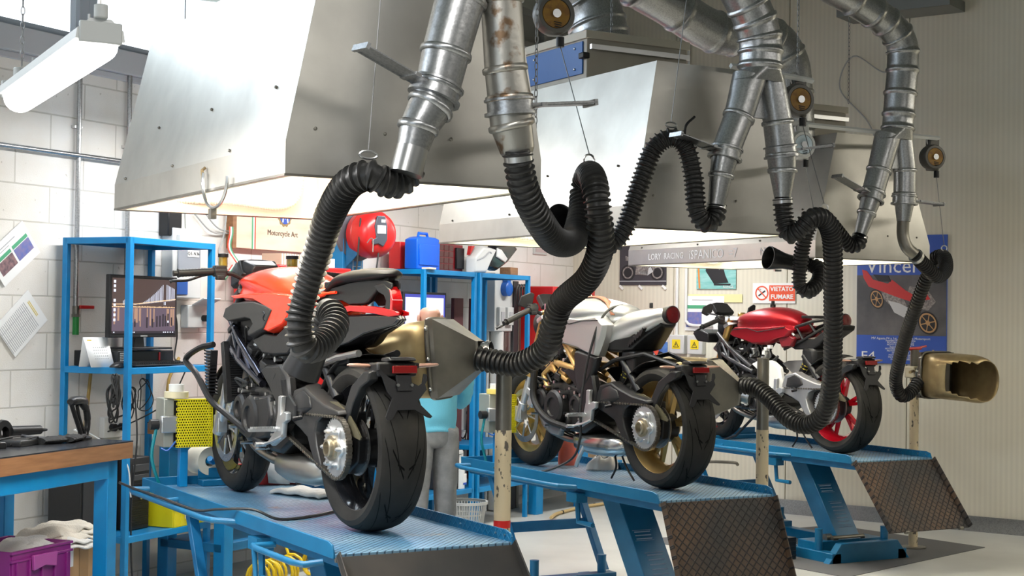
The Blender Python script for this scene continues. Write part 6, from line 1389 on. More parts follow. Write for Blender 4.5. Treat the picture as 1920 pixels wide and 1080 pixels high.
for k in range(44): a = 2*PI*k/44; b.tube([(.115*math.cos(a), .115*math.sin(a), 0), (.15*math.cos(a), .15*math.sin(a), .24)], .0045, 4)
for z, r_ in ((.0, .115), (.08, .127), (.16, .139)): b.lathe([(z, r_), (z+.012, r_+.002)], (0, 0, 0), (0, 0, 1), 44)
b.o('basket_slats', grey_pl, t); B().cyl((0, 0, 0), (0, 0, .006), .115, n=36).o('basket_floor', grey_pl, t)
t = bthing('switchboard', 'pale grey electrical panel with round blue socket behind the far rack', 'electrical panel', 5.22, 0, 1.50)
B().bx(-.15, .15, -.12, 0, -.02, .46).o('panel_box', lt_grey, t, bev=.006); B().lathe([(0, .06), (.05, .06), (.06, .045), (.06, 0)], (.0, -.12, .33), (0, -1, 0), 24).o('blue_socket', mat('industrial_blue', (.01, .12, .5), .35), t)
B().bx(-.03, .03, -.17, -.12, .37, .42).o('socket_hinge', MATS['industrial_blue'], t, bev=.008)
for x in (-.07, .07): B().bx(x-.05, x+.05, -.15, -.12, .03, .18).o('socket_cover', lt_grey, t, bev=.006); B().bx(x-.025, x+.03, -.155, -.15, .06, .14).o('socket_window', pr_grey, t)
B().cyl((0, -.06, -1.49), (0, -.06, -.02), .055, n=20).o('riser_pipe', white_pl, t); B().cyl((-.12, -.04, -1.49), (-.12, -.04, 0), .012, n=10).o('riser_conduit', lt_grey, t)
t = bthing('tool_cabinet', 'tall red tool cabinet behind the silver motorcycle handlebar', 'cabinet', 5.56, .40, 0, None, 0)
B().bx(0, .80, 0, .36, .72, 1.86).o('cabinet_body', red_paint, t, bev=.006); B().bx(.45, .70, -.012, 0, 1.63, 1.75).o('label_holder', pr_grey, t, bev=.003)
for x in (.03, .77):
    for y in (.03, .33): B().bx(x-.02, x+.02, y-.02, y+.02, .361, .72).o('leg', blue, t)
for k in range(2): B().bx(.02, .78, -.01, 0, .76+k*.42, 1.14+k*.42).o('cabinet_drawer', red_paint, t, bev=.004)
for (u, w_, z0, z1, m_, lab) in ((4.50, .14, 1.27, 1.74, mat('maroon_board', (.11, .03, .035), .6), 'maroon board leaning behind the far rack, left piece'), (4.75, .10, 1.2, 1.74, MATS['maroon_board'], 'maroon board leaning behind the far rack, right piece'), (5.43, .08, 0, 1.9, mat('dark_profile', (.06, .06, .065), .5, .4), 'dark upright steel profile left of the red cabinet'), (5.50, .04, 0, 1.86, dsteel, 'dull upright steel strip against the red cabinet')):
    o = B().bx(-w_/2, w_/2, -.03, 0, z0 if z0 < .1 else .31, z1).o('upright_board', m_, bev=.003); o.location = bw(u, .09, 0); o.rotation_euler[2] = BRZ; tag(o, lab, 'board')
t = bthing('cable_coil', 'black cable coil hung beside the red cabinet', 'cable coil', 5.40, .16, 1.78)
for k in range(4): B().tube([(.05*math.cos(a)+.01*k, -.02*k, .09*math.sin(a)) for a in [2*PI*i/20 for i in range(20)]], .007, 6, closed=True).o('cable_turn', cable_m, t)
t = bthing('picture_frame', 'small grey picture frame high on the block wall near the corner', 'picture', 6.05, 0, 2.15)
B().bx(-.12, .12, -.02, 0, 0, .22).o('frame_border', lt_grey, t, bev=.003); B().bx(-.10, .10, -.022, -.02, .02, .2).o('picture_sheet', mat('picture_pink', (.6, .5, .5), .6), t)
t = bthing('power_socket', 'pale wall socket with hanging black cables behind the worker', 'socket', 4.70, 0, .83)
B().bx(-.09, .09, -.06, 0, -.14, .16).o('socket_body', lt_grey, t, bev=.006)
for k, P in enumerate(([(-.1, -.05, .25), (-.16, -.04, .1), (-.1, -.05, -.1), (.0, -.06, -.2), (.12, -.05, -.05)], [(.05, -.07, .2), (.04, -.07, 0), (.0, -.08, -.2), (-.04, -.07, -.4)], [(.1, -.06, .1), (.2, -.05, .0), (.24, -.05, -.2), (.1, -.06, -.4)])): cable('socket_cable', P, .006, cable_m, t)
B().cyl((.06, -.06, 0), (.06, -.11, 0), .022, n=12).o('plug', black_pl, t)
o = B().bx(-.05, .05, -.03, 0, 0, .05).o('wood_block', plywood); o.location = bw(4.45, .03, .90); o.rotation_euler[2] = BRZ; tag(o, 'small pale wooden block on the wall behind the worker', 'block')
t = bthing('switch_box', 'white switch box with a red and white sign by the middle lift', 'switch box', 4.86, .50, .62)
B().bx(-.09, .09, -.08, 0, 0, .32).o('box_body', white_pl, t, bev=.006); B().bx(-.035, .045, -.084, -.08, .14, .27).o('sign', MATS['print_red'], t); B().bx(-.02, .03, -.086, -.084, .20, .26).o('sign_white', paper, t); B().bx(-.01, .035, -.086, -.084, .15, .185).o('sign_symbol', mat('sign_orange', (.8, .3, .1), .6), t)
# low bench in the far corner
t = bthing('low_bench', 'low blue steel bench by the wall corner with green hoses on it', 'bench', 5.95, .30, 0, None, -6)
B().bx(-.75, .55, -.28, .28, .30, .36).o('bench_top', blue, t, bev=.004)
for x in (-.7, -.02, .5): B().bx(x-.05, x+.05, -.25, -.17, 0, .30 if x != -.02 else .62).o('leg', blue, t, bev=.004)
b = B().bx(-.15, .2, -.12, .05, 0, .13); o = b.o('cardboard_box', cardboard, bev=.003); o.location = bw(6.2, .3, .361); o.rotation_euler[2] = BRZ; tag(o, 'plain brown cardboard box on the low blue bench', 'box')
o = cable('green_hose', [bw(5.3+.12*i, .42+.05*math.sin(i*2.1), .375+.02*abs(math.sin(i*1.7))) for i in range(6)], .010, mat('dark_green_hose', (.02, .07, .02), .5)); tag(o, 'dark green hose lying along the low bench', 'hose')
o = cable('floor_hose', [bw(4.9, .75, .03), bw(5.3, .62, .016), bw(5.9, .62, .016), bw(6.5, .8, .016), bw(6.9, 1.1, .016)], .014, mat('tan_hose', (.5, .36, .16), .6)); tag(o, 'tan hose with dark bands on the floor by the low bench', 'hose')
for k in range(5):
    p = bw(5.35+k*.3, .617+(.03*max(0, k-2)), .016); c = B().cyl(p, p+Vector((math.cos(BRZ), math.sin(BRZ), 0))*.012, .016, n=10).o('hose_band', black_pl, o)
# --- yellow coiled air hose under the near lift
t = thing('coiled_air_hose', 'yellow spiral air hose on the floor below the near lift', 'air hose', (0, 0, 0))
def coil(c, ax, n, r, L, rr, seed):
    ax = Vector(ax).normalized(); d, u, w = frame((0, 0, 0), ax); rd = random.Random(seed); P = []
    for i in range(n*14+1): a = 2*PI*i/14; q = r*(1+.12*math.sin(i*.31+seed)); P.append(Vector(c)+ax*(L*i/(n*14))+u*(q*math.cos(a))+w*(q*math.sin(a)))
    return P
c0 = bw(1.02, .92, .13)
B().tube(coil(c0, (math.cos(BRZ)*.9, math.sin(BRZ)*.9, 0), 9, .075, .34, .008, 1), .0085, 8).o('hose_coil', mat('yellow_hose', (.72, .5, .01), .35), t)
B().tube(coil(c0+Vector((.38, .16, .03)), (.9, .3, .0), 8, .07, .2, .008, 2), .0085, 8).o('hose_coil', MATS['yellow_hose'], t)
o = cable('yellow_hose_drop', [bw(1.2, .62, .72), bw(1.3, .7, .55), bw(1.38, .8, .35), bw(1.35, .9, .2)], .0085, MATS['yellow_hose'], t)
# --- hanging fluorescent lamp at upper left
LA, LB = Vector((1.145, 5.549, 2.349)), Vector((1.109, 4.302, 2.354))
t = thing('fluorescent_lamp', 'long sealed fluorescent lamp hanging at upper left', 'lamp', (0, 0, 0))
LM = (LA+LB)/2; Ld = (LB-LA).normalized(); Ls = Vector((Ld.y, -Ld.x, 0)); Lz = Vector((0, 0, 1))
def prof_tube(prof, m, nm, par=t, a=LA, c=LB):
    b = B(); b.loft([[p+Ls*x+Lz*z for x, z in prof] for p in (a, c)]); return b.o(nm, m, par)
lamp_glow = mat('lamp_diffuser', (1, 1, 1), .4, emis=((1, .98, .96), 6))
df = prof_tube([(.055*math.cos(a), -.012+.05*math.sin(a)*(1 if math.sin(a) < 0 else .3)) for a in [2*PI*i/20 for i in range(20)]], lamp_glow, 'diffuser', a=LA+Ld*.02, c=LB-Ld*.02)
prof_tube([(-.07, .0), (-.065, .03), (-.03, .06), (.03, .06), (.065, .03), (.07, .0)], lt_grey, 'lamp_housing')
for p in (LA, LB): B().cyl(p+Lz*.06, p+Lz*.10, .02, n=12).box(p+Lz*.02, (.12, .02, .06)).o('end_cap', grey_pl, t, bev=.004)
for p in (LA-Ld*-.25, LB+Ld*-.15): B().tube([p+Lz*.06+Vector((-.0, 0, 0)), p+Lz*.10], .004, 6).o('lamp_hook', steel, t)
p = LA+Ld*.05; chain(p.x, p.y, p.z+.10, 4.9, 'chain holding the far end of the hanging fluorescent lamp', m=wire_m)
p = LB-Ld*.02; B().cyl(p+Lz*.09, p+Lz*.40, .006, n=8).o('lamp_stem', steel, t)
o = B().tube([p+Lz*.24+Vector((-.35, .25, .02)), p+Lz*.22+Vector((.08, -.05, 0))], .022, 6).o('hanger_rail', dsteel); tag(o, 'dark rail above the fluorescent lamp', 'rail')
for x, y, z0, lab in ((2.955, 5.0, 2.2, 'fine chain right of the rust-spotted spout'), (4.55, 6.9, 3.0, 'chain and conduit in front of the largest elbow'), (4.95, 7.6, 3.0, 'chain behind the largest elbow'), (5.52, 6.9, 2.8, 'chain left of the middle duct'), (4.86, 5.72, 2.82, 'chain above the middle yellow balancer'), (6.32, 8.0, 2.75, 'chain left of the far elbow'), (6.62, 7.3, 2.98, 'chain above the far filter box')):
    chain(x, y, z0, 4.9, lab, wire=.0019)
def added_batten(x, y, z, lab, pw):  # extra lamp added behind a hood only to light the back wall
    q = thing('fluorescent_lamp', lab, 'lamp', (x, y, z), BRZ, 'sealed lamps behind the hoods')
    B().bx(-.75, .75, -.06, .06, .04, .09).o('lamp_housing', lt_grey, q, bev=.01); B().bx(-.74, .74, -.055, .055, .0, .04).o('diffuser', lamp_glow, q, bev=.01)
    for s in (-1, 1): B().cyl((s*.6, 0, .09), (s*.6, 0, 5.0-z), .004, n=6).o('lamp_wire', wire_m, q)
    area('batten_light', (x, y, z-.02), (0, 0, BRZ), 1.4, .12, pw, (1, .99, .97))
added_batten(2.9, 7.9, 2.72, 'sealed lamp behind the near hood', 34); added_batten(4.6, 8.9, 2.72, 'sealed lamp behind the middle hood', 36); added_batten(6.9, 9.9, 2.72, 'sealed lamp behind the farthest hood', 30)
area('hanging_lamp_light', (LM.x, LM.y, LM.z-.09), (0, 0, math.atan2(Ld.y, Ld.x)), 1.2, .12, 40, (1, .98, .95))
# tubes, bottles and fittings on the lifts
def clamp_unit(X, Y, z, label, w=.17):
    t = thing('wheel_clamp', label, 'wheel clamp', (X, Y, z), 0, 'wheel clamps on the lift fronts')
    B().bx(-.03, .01, -.02, .02, 0, .19).o('clamp_post', blue, t, bev=.003)
    B().bx(-w/2-.03, -w/2+.02, -.03, .10, .19, .42).o('clamp_body', mat('cast_alu', (.42, .43, .38), .45, .6) if 'cast_alu' not in MATS else MATS['cast_alu'], t, bev=.004)
    B().bx(-w/2-.05, -w/2+.03, -.06, -.03, .26, .34).o('clamp_cylinder', alu, t, bev=.006); B().cyl((-w/2-.06, -.045, .30), (-w/2-.10, -.045, .30), .025, n=16).o('clamp_valve', black_pl, t)
    b = B(); cx, cz = 14, 18; s = w/cx; sz = .225/cz; x0 = -w/2+.02
    for j in range(cz):
        off = s/2 if j % 2 else 0
        for i in range(cx):
            cxx = x0+s*(i+.5)+off; czz = .19+sz*(j+.5)
            O = [(cxx+s/2*a, czz+sz/2*c) for a, c in ((-1, -1), (0, -1), (1, -1), (1, 0), (1, 1), (0, 1), (-1, 1), (-1, 0))]
            I = [(cxx+s*.31*math.cos(q), czz+sz*.31*math.sin(q)) for q in [R(225+45*k) for k in range(8)]]
            vo = [b.v((p[0], -.064, p[1])) for p in O]; vi = [b.v((p[0], -.064, p[1])) for p in I]
            b.bridge(vo, vi)
    bmesh.ops.remove_doubles(b.bm, verts=b.bm.verts, dist=1e-5)
    b.o('perforated_guard', yellow_pl, t, ang=0, thick=.0015)
    B().bx(x0, x0+w+.01, -.066, -.02, .413, .418).bx(x0+w+.004, x0+w+.008, -.066, .0, .19, .418).o('guard_edge', yellow_pl, t)
    B().bx(x0, x0+w, -.02, -.015, .19, .41).o('guard_backing', black_pl, t)
    cable('air_line', [(-w/2-.07, -.05, .29), (-w/2-.09, -.05, .15), (-w/2-.05, -.04, .02), (-w/2-.02, -.02, -.05)], .008, mat('teal_hose', (.0, .18, .22), .4) if 'teal_hose' not in MATS else MATS['teal_hose'], t)
    cable('air_line', [(-w/2+.02, -.06, .22), (-w/2-.02, -.07, .18), (-w/2-.05, -.06, .19)], .004, MATS['industrial_blue'], t)
    return t
clamp_unit(2.262, 7.07, .763, 'wheel clamp with yellow perforated guard on the near lift'); clamp_unit(4.50, 8.0, .709, 'wheel clamp with yellow perforated guard on the middle lift', .11)
def tape(label, x, y, z, r, h, m):
    o = B().lathe([(0, r*.6), (0, r), (h, r), (h, r*.6), (0, r*.6)], (0, 0, 0), (0, 0, 1), 32).o('tape_roll', m); o.location = (x, y, z); tag(o, label, 'tape roll', 'tape rolls on the wheel clamps')
cream = mat('cream_tape', (.72, .64, .42), .6)
tape('wide cream tape roll lying on the near wheel clamp', 2.212, 7.06, 1.186, .057, .028, cream); tape('white tape roll stacked on the wide cream roll', 2.212, 7.06, 1.215, .036, .035, white_pl)
tape('yellow tape roll on the middle wheel clamp', 4.47, 7.99, 1.131, .055, .028, mat('yellow_tape', (.75, .6, .15), .5)); tape('white tape roll on the middle wheel clamp', 4.48, 7.99, 1.16, .045, .03, white_pl)
t = thing('paper_roll', 'large cream paper roll on a peg beside the front wheel of the red motorcycle', 'paper roll', (2.392, 7.12, .875))
B().lathe([(-.10, .026), (-.10, .067), (.02, .067), (.02, .026), (-.10, .026)], (0, 0, 0), (.25, -1, 0), 36).o('roll', mat('cream_paper', (.74, .68, .55), .8), t); B().cyl((-.02, .1, 0), (.01, -.06, 0), .014, n=12).cyl((.01, -.055, .0), (-.02, -.09, .02), .014, n=12).o('roll_peg', blue, t)
B().bx(-.012, .012, .05, .07, -.11, 0).o('peg_stand', blue, t)
t = thing('shop_towel', 'white folded towel on the near lift beyond the rear wheel', 'towel', (2.66, 6.50, .763), R(20))
def tw(a, c): return ((a-.5)*.18, (c-.5)*.34, .030+.004*math.sin(5*a+3*c)+.003*math.sin(17*c)-.012*(max(abs(a-.5), abs(c-.5))*2)**6)
B().grid(tw, 14, 22).o('towel_layer', MATS['white_cloth'], t, thick=.02, sub=1)
for x, y, lab in ((.02, -.03, 'small steel bushing on the white towel'), (-.03, .07, 'small black part on the white towel')):
    o = B().cyl((0, 0, 0), (.04, .0, .005), .010, n=12).o('small_part', steel if y < 0 else black_pl); o.location = Vector((2.66+x, 6.5+y, .815)); tag(o, lab, 'part')
t = thing('storage_bin', 'red bin with white sheets on the near lift behind the front wheel', 'bin', (2.70, 7.05, .763), R(-10))
B().plate([(-.10, 0), (.10, 0), (.13, .15), (-.12, .15)], 'y', -.08, .08, ins=.0).o('bin_body', red_paint, t, bev=.004)
for k in range(2): B().quad((-.04+k*.1, -.10-k*.01, .01), (.06+k*.1, -.12-k*.02, .005), (.06+k*.1, -.09, .12), (-.05+k*.1, -.085, .11)).o('paper_sheet', paper, t, thick=.002)
o = B().lathe([(0, .06), (.03, .062), (.16, .05), (.16, 0)], (0, 0, 0), (0, 0, 1), 28).o('plastic_tub', mat('coral_plastic', (.8, .17, .11), .4)); o.location = (4.87, 7.80, .709); tag(o, 'coral red tub on the middle lift behind the front wheel', 'tub')
b = B()
def bag(a, c): r_ = .10*(1+.15*math.sin(6*a*PI)+.08*math.sin(14*a*PI)); q = c; return (r_*math.cos(2*PI*a)*(1-.5*q**3), r_*.7*math.sin(2*PI*a)*(1-.5*q**3), .075*q+.012*math.sin(8*PI*a)*q)
b.grid(bag, 36, 8); o = b.o('plastic_bag', mat('clear_bag', (.74, .68, .63), .3), sub=1, thick=.002); o.location = (4.90, 7.45, .713); tag(o, 'crumpled pale plastic bag on the middle lift', 'bag')
o = cable('lift_cable', [(1.96, 7.1, .79), (1.99, 6.9, .775), (1.985, 6.5, .78), (2.0, 6.1, .775), (2.03, 5.9, .80), (2.12, 5.75, .812), (2.22, 5.72, .772), (2.4, 5.78, .77), (2.6, 5.95, .77)], .006, cable_m); tag(o, 'black cable tied along the near lift rail and over its table', 'cable')
# ------------------------------------------------------------------ ribbed wall: posters, signs, boxes
def poster_bike(par, x, z, s, body, wheelc, flip=1, tilt=0):
    """small flat motorcycle picture, printed on the poster"""
    ct, st_ = math.cos(R(tilt)), math.sin(R(tilt))
    def Q(px, pz): px *= flip; return (x+s*(px*ct-pz*st_), z+s*(px*st_+pz*ct))
    for cx in (-.36, .36):
        pts = []; 
        for rr in (.17, .13):
            b = B(); V = [Q(cx+rr*math.cos(2*PI*i/24), -.12+rr*math.sin(2*PI*i/24)) for i in range(24)]
            b.prism(V, 'y', -.0045 if rr > .15 else -.005, -.003); b.o('printed_wheel', wheelc if rr < .15 else MATS['print_black'], par, ang=0)
        b = B(); V = [Q(cx+.10*math.cos(2*PI*i/24), -.12+.10*math.sin(2*PI*i/24)) for i in range(24)]; b.prism(V, 'y', -.0054, -.003); b.o('printed_wheel', MATS['print_black'], par, ang=0)
    for nm, poly, m_ in (('printed_engine', [(-.18, -.16), (.12, -.18), (.16, .02), (-.15, .04)], MATS['print_steel']), ('printed_body', [(-.42, .14), (-.22, .10), (-.02, .16), (.12, .12), (.28, -.08), (.34, .06), (.26, .20), (.10, .26), (-.04, .20), (-.22, .16), (-.42, .24)], body), ('printed_fairing', [(-.10, -.12), (.12, -.18), (.26, -.1), (.2, .0), (.05, -.06)], MATS['print_light'])):
        b = B(); b.prism([Q(*p) for p in poly], 'y', -.0058 if nm != 'printed_body' else -.0064, -.003); b.o(nm, m_, par, ang=0)
mat('print_black', (.015, .015, .018), .5); mat('print_steel', (.16, .14, .14), .5, var=(60, (.4, .36, .33), .4, .7)); mat('print_light', (.55, .55, .56), .5); mat('print_gold', (.5, .28, .12), .5)
pr_bk = mat('poster_night', (.06, .06, .065), .45, var=(3, (.16, .15, .15), .4, .7)); p_blue = mat('poster_blue', (.035, .10, .46), .45); p_red = mat('poster_red', (.55, .03, .03), .45)
t = rthing('poster', 'big blue poster of a red racing motorcycle, lettered Vincere', 'poster', 3.125, .02, 1.66, 'posters on the ribbed wall')
pw, z0, z1 = .37, -.39, .63
B().bx(-pw, pw, 0, .02, z0, z1).o('poster_board', p_blue, t, bev=.001); B().bx(-pw, pw, -.001, 0, -.165, .315).o('poster_picture', pr_bk, t, ang=0)
text('poster_title', 'Vincere', .17, paper, t, (-.03, -.002, .385), ext=.0006)

def PX(x, y): return ((x-1692)/168*.75, .63-(y-438)/245*1.02+(1777-x)/168*.05)
for nm, pl, m_, d_ in (('printed_fairing', [(1708, 540), (1742, 546), (1756, 566), (1742, 584), (1718, 578), (1700, 562)], MATS['print_steel'], .002), ('printed_engine', [(1655, 548), (1690, 553), (1704, 578), (1676, 582), (1658, 566)], MATS['print_steel'], .003), ('printed_belly', [(1668, 570), (1690, 574), (1726, 590), (1724, 604), (1702, 602), (1680, 592)], MATS['print_light'], .004), ('printed_body', [(1619, 514), (1628, 516), (1640, 532), (1668, 538), (1676, 530), (1700, 548), (1716, 556), (1714, 570), (1684, 562), (1652, 552), (1632, 546), (1622, 530)], p_red, .005), ('printed_seat', [(1640, 522), (1668, 522), (1674, 534), (1650, 534)], MATS['print_black'], .006), ('printed_nose', [(1716, 548), (1738, 550), (1746, 562), (1730, 566), (1716, 560)], p_red, .004)):
    B().prism([PX(*p) for p in pl], 'y', -d_, -.001).o(nm, m_, t, ang=0)
for cx_, cy_, rx_, ry_, an_ in ((1647, 569, 13, 19, -.25), (1742, 607, 18, 22, -.3)):
    for f_, m_, d_ in ((1, MATS['print_black'], .0035), (.86, MATS['print_gold'], .0042), (.72, MATS['print_black'], .0048), (.22, MATS['print_gold'], .0054)):
        B().prism([PX(cx_+f_*(rx_*math.cos(a)*math.cos(an_)-ry_*math.sin(a)*math.sin(an_)), cy_+f_*(rx_*math.cos(a)*math.sin(an_)+ry_*math.sin(a)*math.cos(an_))) for a in [2*PI*i/28 for i in range(28)]], 'y', -d_, -.001).o('printed_wheel', m_, t, ang=0)
    b = B()
    for k in range(6):
        a = PI*k/3; P_ = [(f_*(rx_*math.cos(a+e_)*math.cos(an_)-ry_*math.sin(a+e_)*math.sin(an_)), f_*(rx_*math.cos(a+e_)*math.sin(an_)+ry_*math.sin(a+e_)*math.cos(an_))) for f_, e_ in ((.1, -.5), (.8, -.05), (.8, .05), (.1, .5))]; b.prism([PX(cx_+p[0], cy_+p[1]) for p in P_], 'y', -.0052, -.001)
    b.o('printed_spokes', MATS['print_gold'], t, ang=0)
for k in range(11): text('poster_text', ['MV Agusta F4 a 1st Al Mondiale Motorsport', 'Superbike World Championship', 'MOTORSPORT Racing Club', 'MOTO Superbike Club 1998', 'Supersport Team 1998', 'MOTORISMO Motor Club 2000', 'MOTORSPORT Racing 2000', 'MOTO Cup 1999', 'MOTOCICLO Cup 2000', 'MOTOR Show Club 2001', 'Premio MOTO 2000'][k], .027 if k == 0 else .019, paper, t, (.0, -.002, -.19-.0165*k), ext=.0003)
text('poster_logo', 'F4', .10, paper, t, (-.27, -.002, -.335), ext=.0006, sx=1.3)
b = B(); poly = [((.052 if (i//2) % 2 else .045)*math.cos(2*PI*i/40)+.27, -.325+(.052 if (i//2) % 2 else .045)*math.sin(2*PI*i/40)) for i in range(40)]; b.prism(poly, 'y', -.002, 0); b.o('gear_logo', mat('logo_tan', (.5, .38, .2), .5), t)
text('gear_logo_letters', 'MV', .07, paper, t, (.27, -.004, -.325), ext=.0004, bold=.001)
t = rthing('poster', 'dark poster of a motorcycle, taped to the ribbed wall at left', 'poster', .74, .012, 2.03, 'posters on the ribbed wall')
B().bx(-.24, .24, 0, .004, -.13, .22).o('poster_sheet', mat('poster_plum', (.05, .045, .055), .5), t, ang=0); poster_bike(t, 0, .03, .42, MATS['print_steel'], MATS['print_steel']); B().bx(-.24, .24, -.002, 0, -.10, -.092).o('poster_line', pr_grey, t)
for x, z in ((-.22, -.15), (.22, -.15), (-.02, -.15)): B().box((x, -.002, z), (.05, .003, .02), Matrix.Rotation(R(40), 3, 'Y')).o('tape_strip', paper, t)
t = rthing('poster', 'turquoise poster of a racing motorcycle leaning into a bend', 'poster', 1.47, .012, 2.0, 'posters on the ribbed wall')
B().bx(-.19, .19, 0, .004, -.135, .2).o('poster_sheet', mat('poster_teal', (.15, .45, .42), .5, var=(6, (.35, .62, .6), .35, .7), stretch=(1, 1, 5)), t, ang=0)
B().prism([(-.03, .14), (.04, .14), (.09, -.02), (.12, -.08), (-.02, -.09), (-.10, .02), (-.09, .10)], 'y', -.003, 0).o('printed_machine', MATS['print_black'], t, ang=0); B().prism([(.0, .18), (.05, .17), (.07, .04), (.03, .03)], 'y', -.005, 0).o('printed_leg', paper, t, ang=0); B().prism([(-.05, .18), (.02, .19), (.01, .13), (-.04, .12)], 'y', -.006, 0).o('printed_rider', p_red, t, ang=0)
B().prism([(-.18, .06), (-.165, .08), (-.15, -.13), (-.165, -.13)], 'y', -.003, 0).o('printed_kerb', mat('kerb_orange', (.75, .25, .05), .5), t, ang=0); B().bx(-.02, .14, -.002, 0, -.105, -.09).o('printed_shadow', MATS['print_black'], t, ang=0); text('poster_title', 'RANGE', .03, paper, t, (.12, -.003, -.118))
t = rthing('poster', 'blue and red picture of a motorcycle low on the ribbed wall', 'poster', .80, .012, 1.33, 'posters on the ribbed wall')
B().bx(-.2, .2, 0, .004, -.16, .07).o('poster_sheet', mat('poster_royal', (.02, .07, .35), .5, var=(9, (.1, .25, .6), .4, .7)), t, ang=0); poster_bike(t, 0, -.03, .34, mat('poster_orange_red', (.75, .1, .06), .5), MATS['print_black'])
t = rthing('no_smoking_sign', 'white sign reading VIETATO FUMARE with a crossed-out cigarette', 'sign', 2.02, .012, 1.83)
B().bx(-.20, .19, 0, .003, -.085, .085).o('sign_board', paper, t); orange = mat('sign_orange_red', (.78, .09, .03), .5)
B().bx(-.047, .188, -.002, 0, -.065, .065).o('sign_panel', orange, t, ang=0); text('sign_text', 'VIETATO', .052, paper, t, (.070, -.003, .033), bold=.0016); text('sign_text', 'FUMARE', .052, paper, t, (.070, -.003, -.032), bold=.0016, sx=1.06)
B().lathe([(0, .05), (0, .061), (.002, .061), (.002, .05)], (-.115, 0, 0), (0, -1, 0), 36).o('sign_ring', orange, t); B().box((-.115, -.0015, 0), (.11, .003, .009), Matrix.Rotation(R(45), 3, 'Y')).o('sign_bar', orange, t)
B().box((-.115, -.001, -.002), (.075, .002, .011), Matrix.Rotation(R(-35), 3, 'Y')).o('sign_cigarette', MATS['print_black'], t); B().tube(spline([(-.12, -.001, .012), (-.135, -.001, .022), (-.125, -.001, .032), (-.14, -.001, .04)], 4), .003, 6).o('sign_smoke', grey_pl, t)
notice('white notice with a green band and photo, behind the far handlebar', 1.36, 1.655, 0, .38, .30, [('green_band', -.05, .055, .26, .03, pr_green), ('photo', -.10, -.055, .15, .13, pr_blue), ('heading', -.02, .115, .2, .008, pr_grey)], None, 'r')
o = rthing('yellow_paper', 'pale yellow paper strip behind the white notice', 'paper', 1.52, .010, 1.79); B().bx(-.32, .2, 0, .002, -.04, .03).o('sheet', mat('pale_yellow', (.78, .74, .38), .7), o)
o = rthing('wall_paper', 'small white paper behind the silver tail', 'paper', .93, .010, 1.57); B().bx(-.08, .1, 0, .002, -.05, .08).o('sheet', paper, o)
for u, lab in ((1.12, 'grey wall box with yellow warning triangle, left of the pair'), (1.30, 'grey wall box with yellow warning triangle, right of the pair')):
    t = rthing('electrical_box', lab, 'electrical box', u, 0, 1.38, 'grey boxes with warning triangles')
    B().bx(-.075, .075, -.07, 0, -.08, .085).o('box_body', lt_grey, t, bev=.008); B().bx(-.04, .04, -.073, -.07, -.035, .045).o('warning_label', mat('warning_yellow', (.85, .65, .02), .5) if 'warning_yellow' not in MATS else MATS['warning_yellow'], t)
    B().prism([(-.028, -.022), (.028, -.022), (0, .03)], 'y', -.0745, -.073).o('warning_triangle', MATS['print_black'], t); B().prism([(-.019, -.017), (.019, -.017), (0, .02)], 'y', -.0755, -.0745).o('triangle_core', MATS['warning_yellow'], t); B().prism([(-.003, .012), (.006, .012), (.001, .0), (.006, .0), (-.004, -.014), (-.001, -.003), (-.006, -.003)], 'y', -.0765, -.0755).o('warning_bolt', MATS['print_black'], t)
def pipe(label, P, r=.014):
    o = B().tube(spline(P, 6) if len(P) > 2 else P, r, 12).o('white_conduit', white_pl); tag(o, label, 'conduit', 'white conduits on the ribbed wall')
pipe('white conduit running straight down into the left warning box', [rw(1.10, .03, 4.0), rw(1.10, .03, 1.46)])
pipe('white conduit bending right above the right warning box', [rw(1.19, .03, 4.0), rw(1.19, .03, 2.4), rw(1.19, .03, 1.66), rw(1.20, .03, 1.58), rw(1.26, .03, 1.55), rw(1.45, .03, 1.55)], .013)
o = cable('wall_cable', [rw(3.1, .03, 3.9), rw(3.0, .04, 3.6), rw(2.72, .05, 3.75), rw(2.6, .04, 3.5), rw(2.85, .04, 3.2), rw(2.95, .04, 2.9)], .006, grey_pl); tag(o, 'grey cable drooping high on the ribbed wall', 'cable')
o = B().tube(spline([rw(1.6, .5, .02), rw(1.6, .5, .35), rw(1.62, .45, .42), rw(1.8, .3, .42), rw(1.82, .25, .40)], 5), .013, 10).o('pipe_bend', dsteel); tag(o, 'thin grey pipe bent down to the floor behind the middle ramp', 'pipe')

# ------------------------------------------------------------------ the worker at the far rack (back to the camera)
skin = mat('skin', (.50, .27, .19), .5, bump=(200, .05)); jeans = mat('grey_trousers', (.17, .175, .185), .85, var=(12, (.25, .255, .26), .35, .7), bump=(300, .4)); sweat = mat('sky_blue_sweatshirt', (.13, .45, .60), .9, bump=(160, .3))
def skinned(name, V, E_, m, par, sub=2, root=0):
    me = bpy.data.meshes.new(name); me.from_pydata([v[0] for v in V], E_, []); me.materials.append(m)
    o = bpy.data.objects.new(name, me); COL.objects.link(o); o.parent = par
    sk = o.modifiers.new('skin', 'SKIN'); sk.use_smooth_shade = True
    for i, v in enumerate(V): me.skin_vertices[0].data[i].radius = v[1]; me.skin_vertices[0].data[i].use_root = i == root
    s = o.modifiers.new('sub', 'SUBSURF'); s.levels = sub; s.render_levels = sub
    return o
PB = Vector((4.27, 8.44, 0))
t = thing('person', 'person with shaved head in a sky blue sweatshirt and grey trousers, seen from behind', 'person', PB, R(-6)); t.scale = (.96, .96, .963)
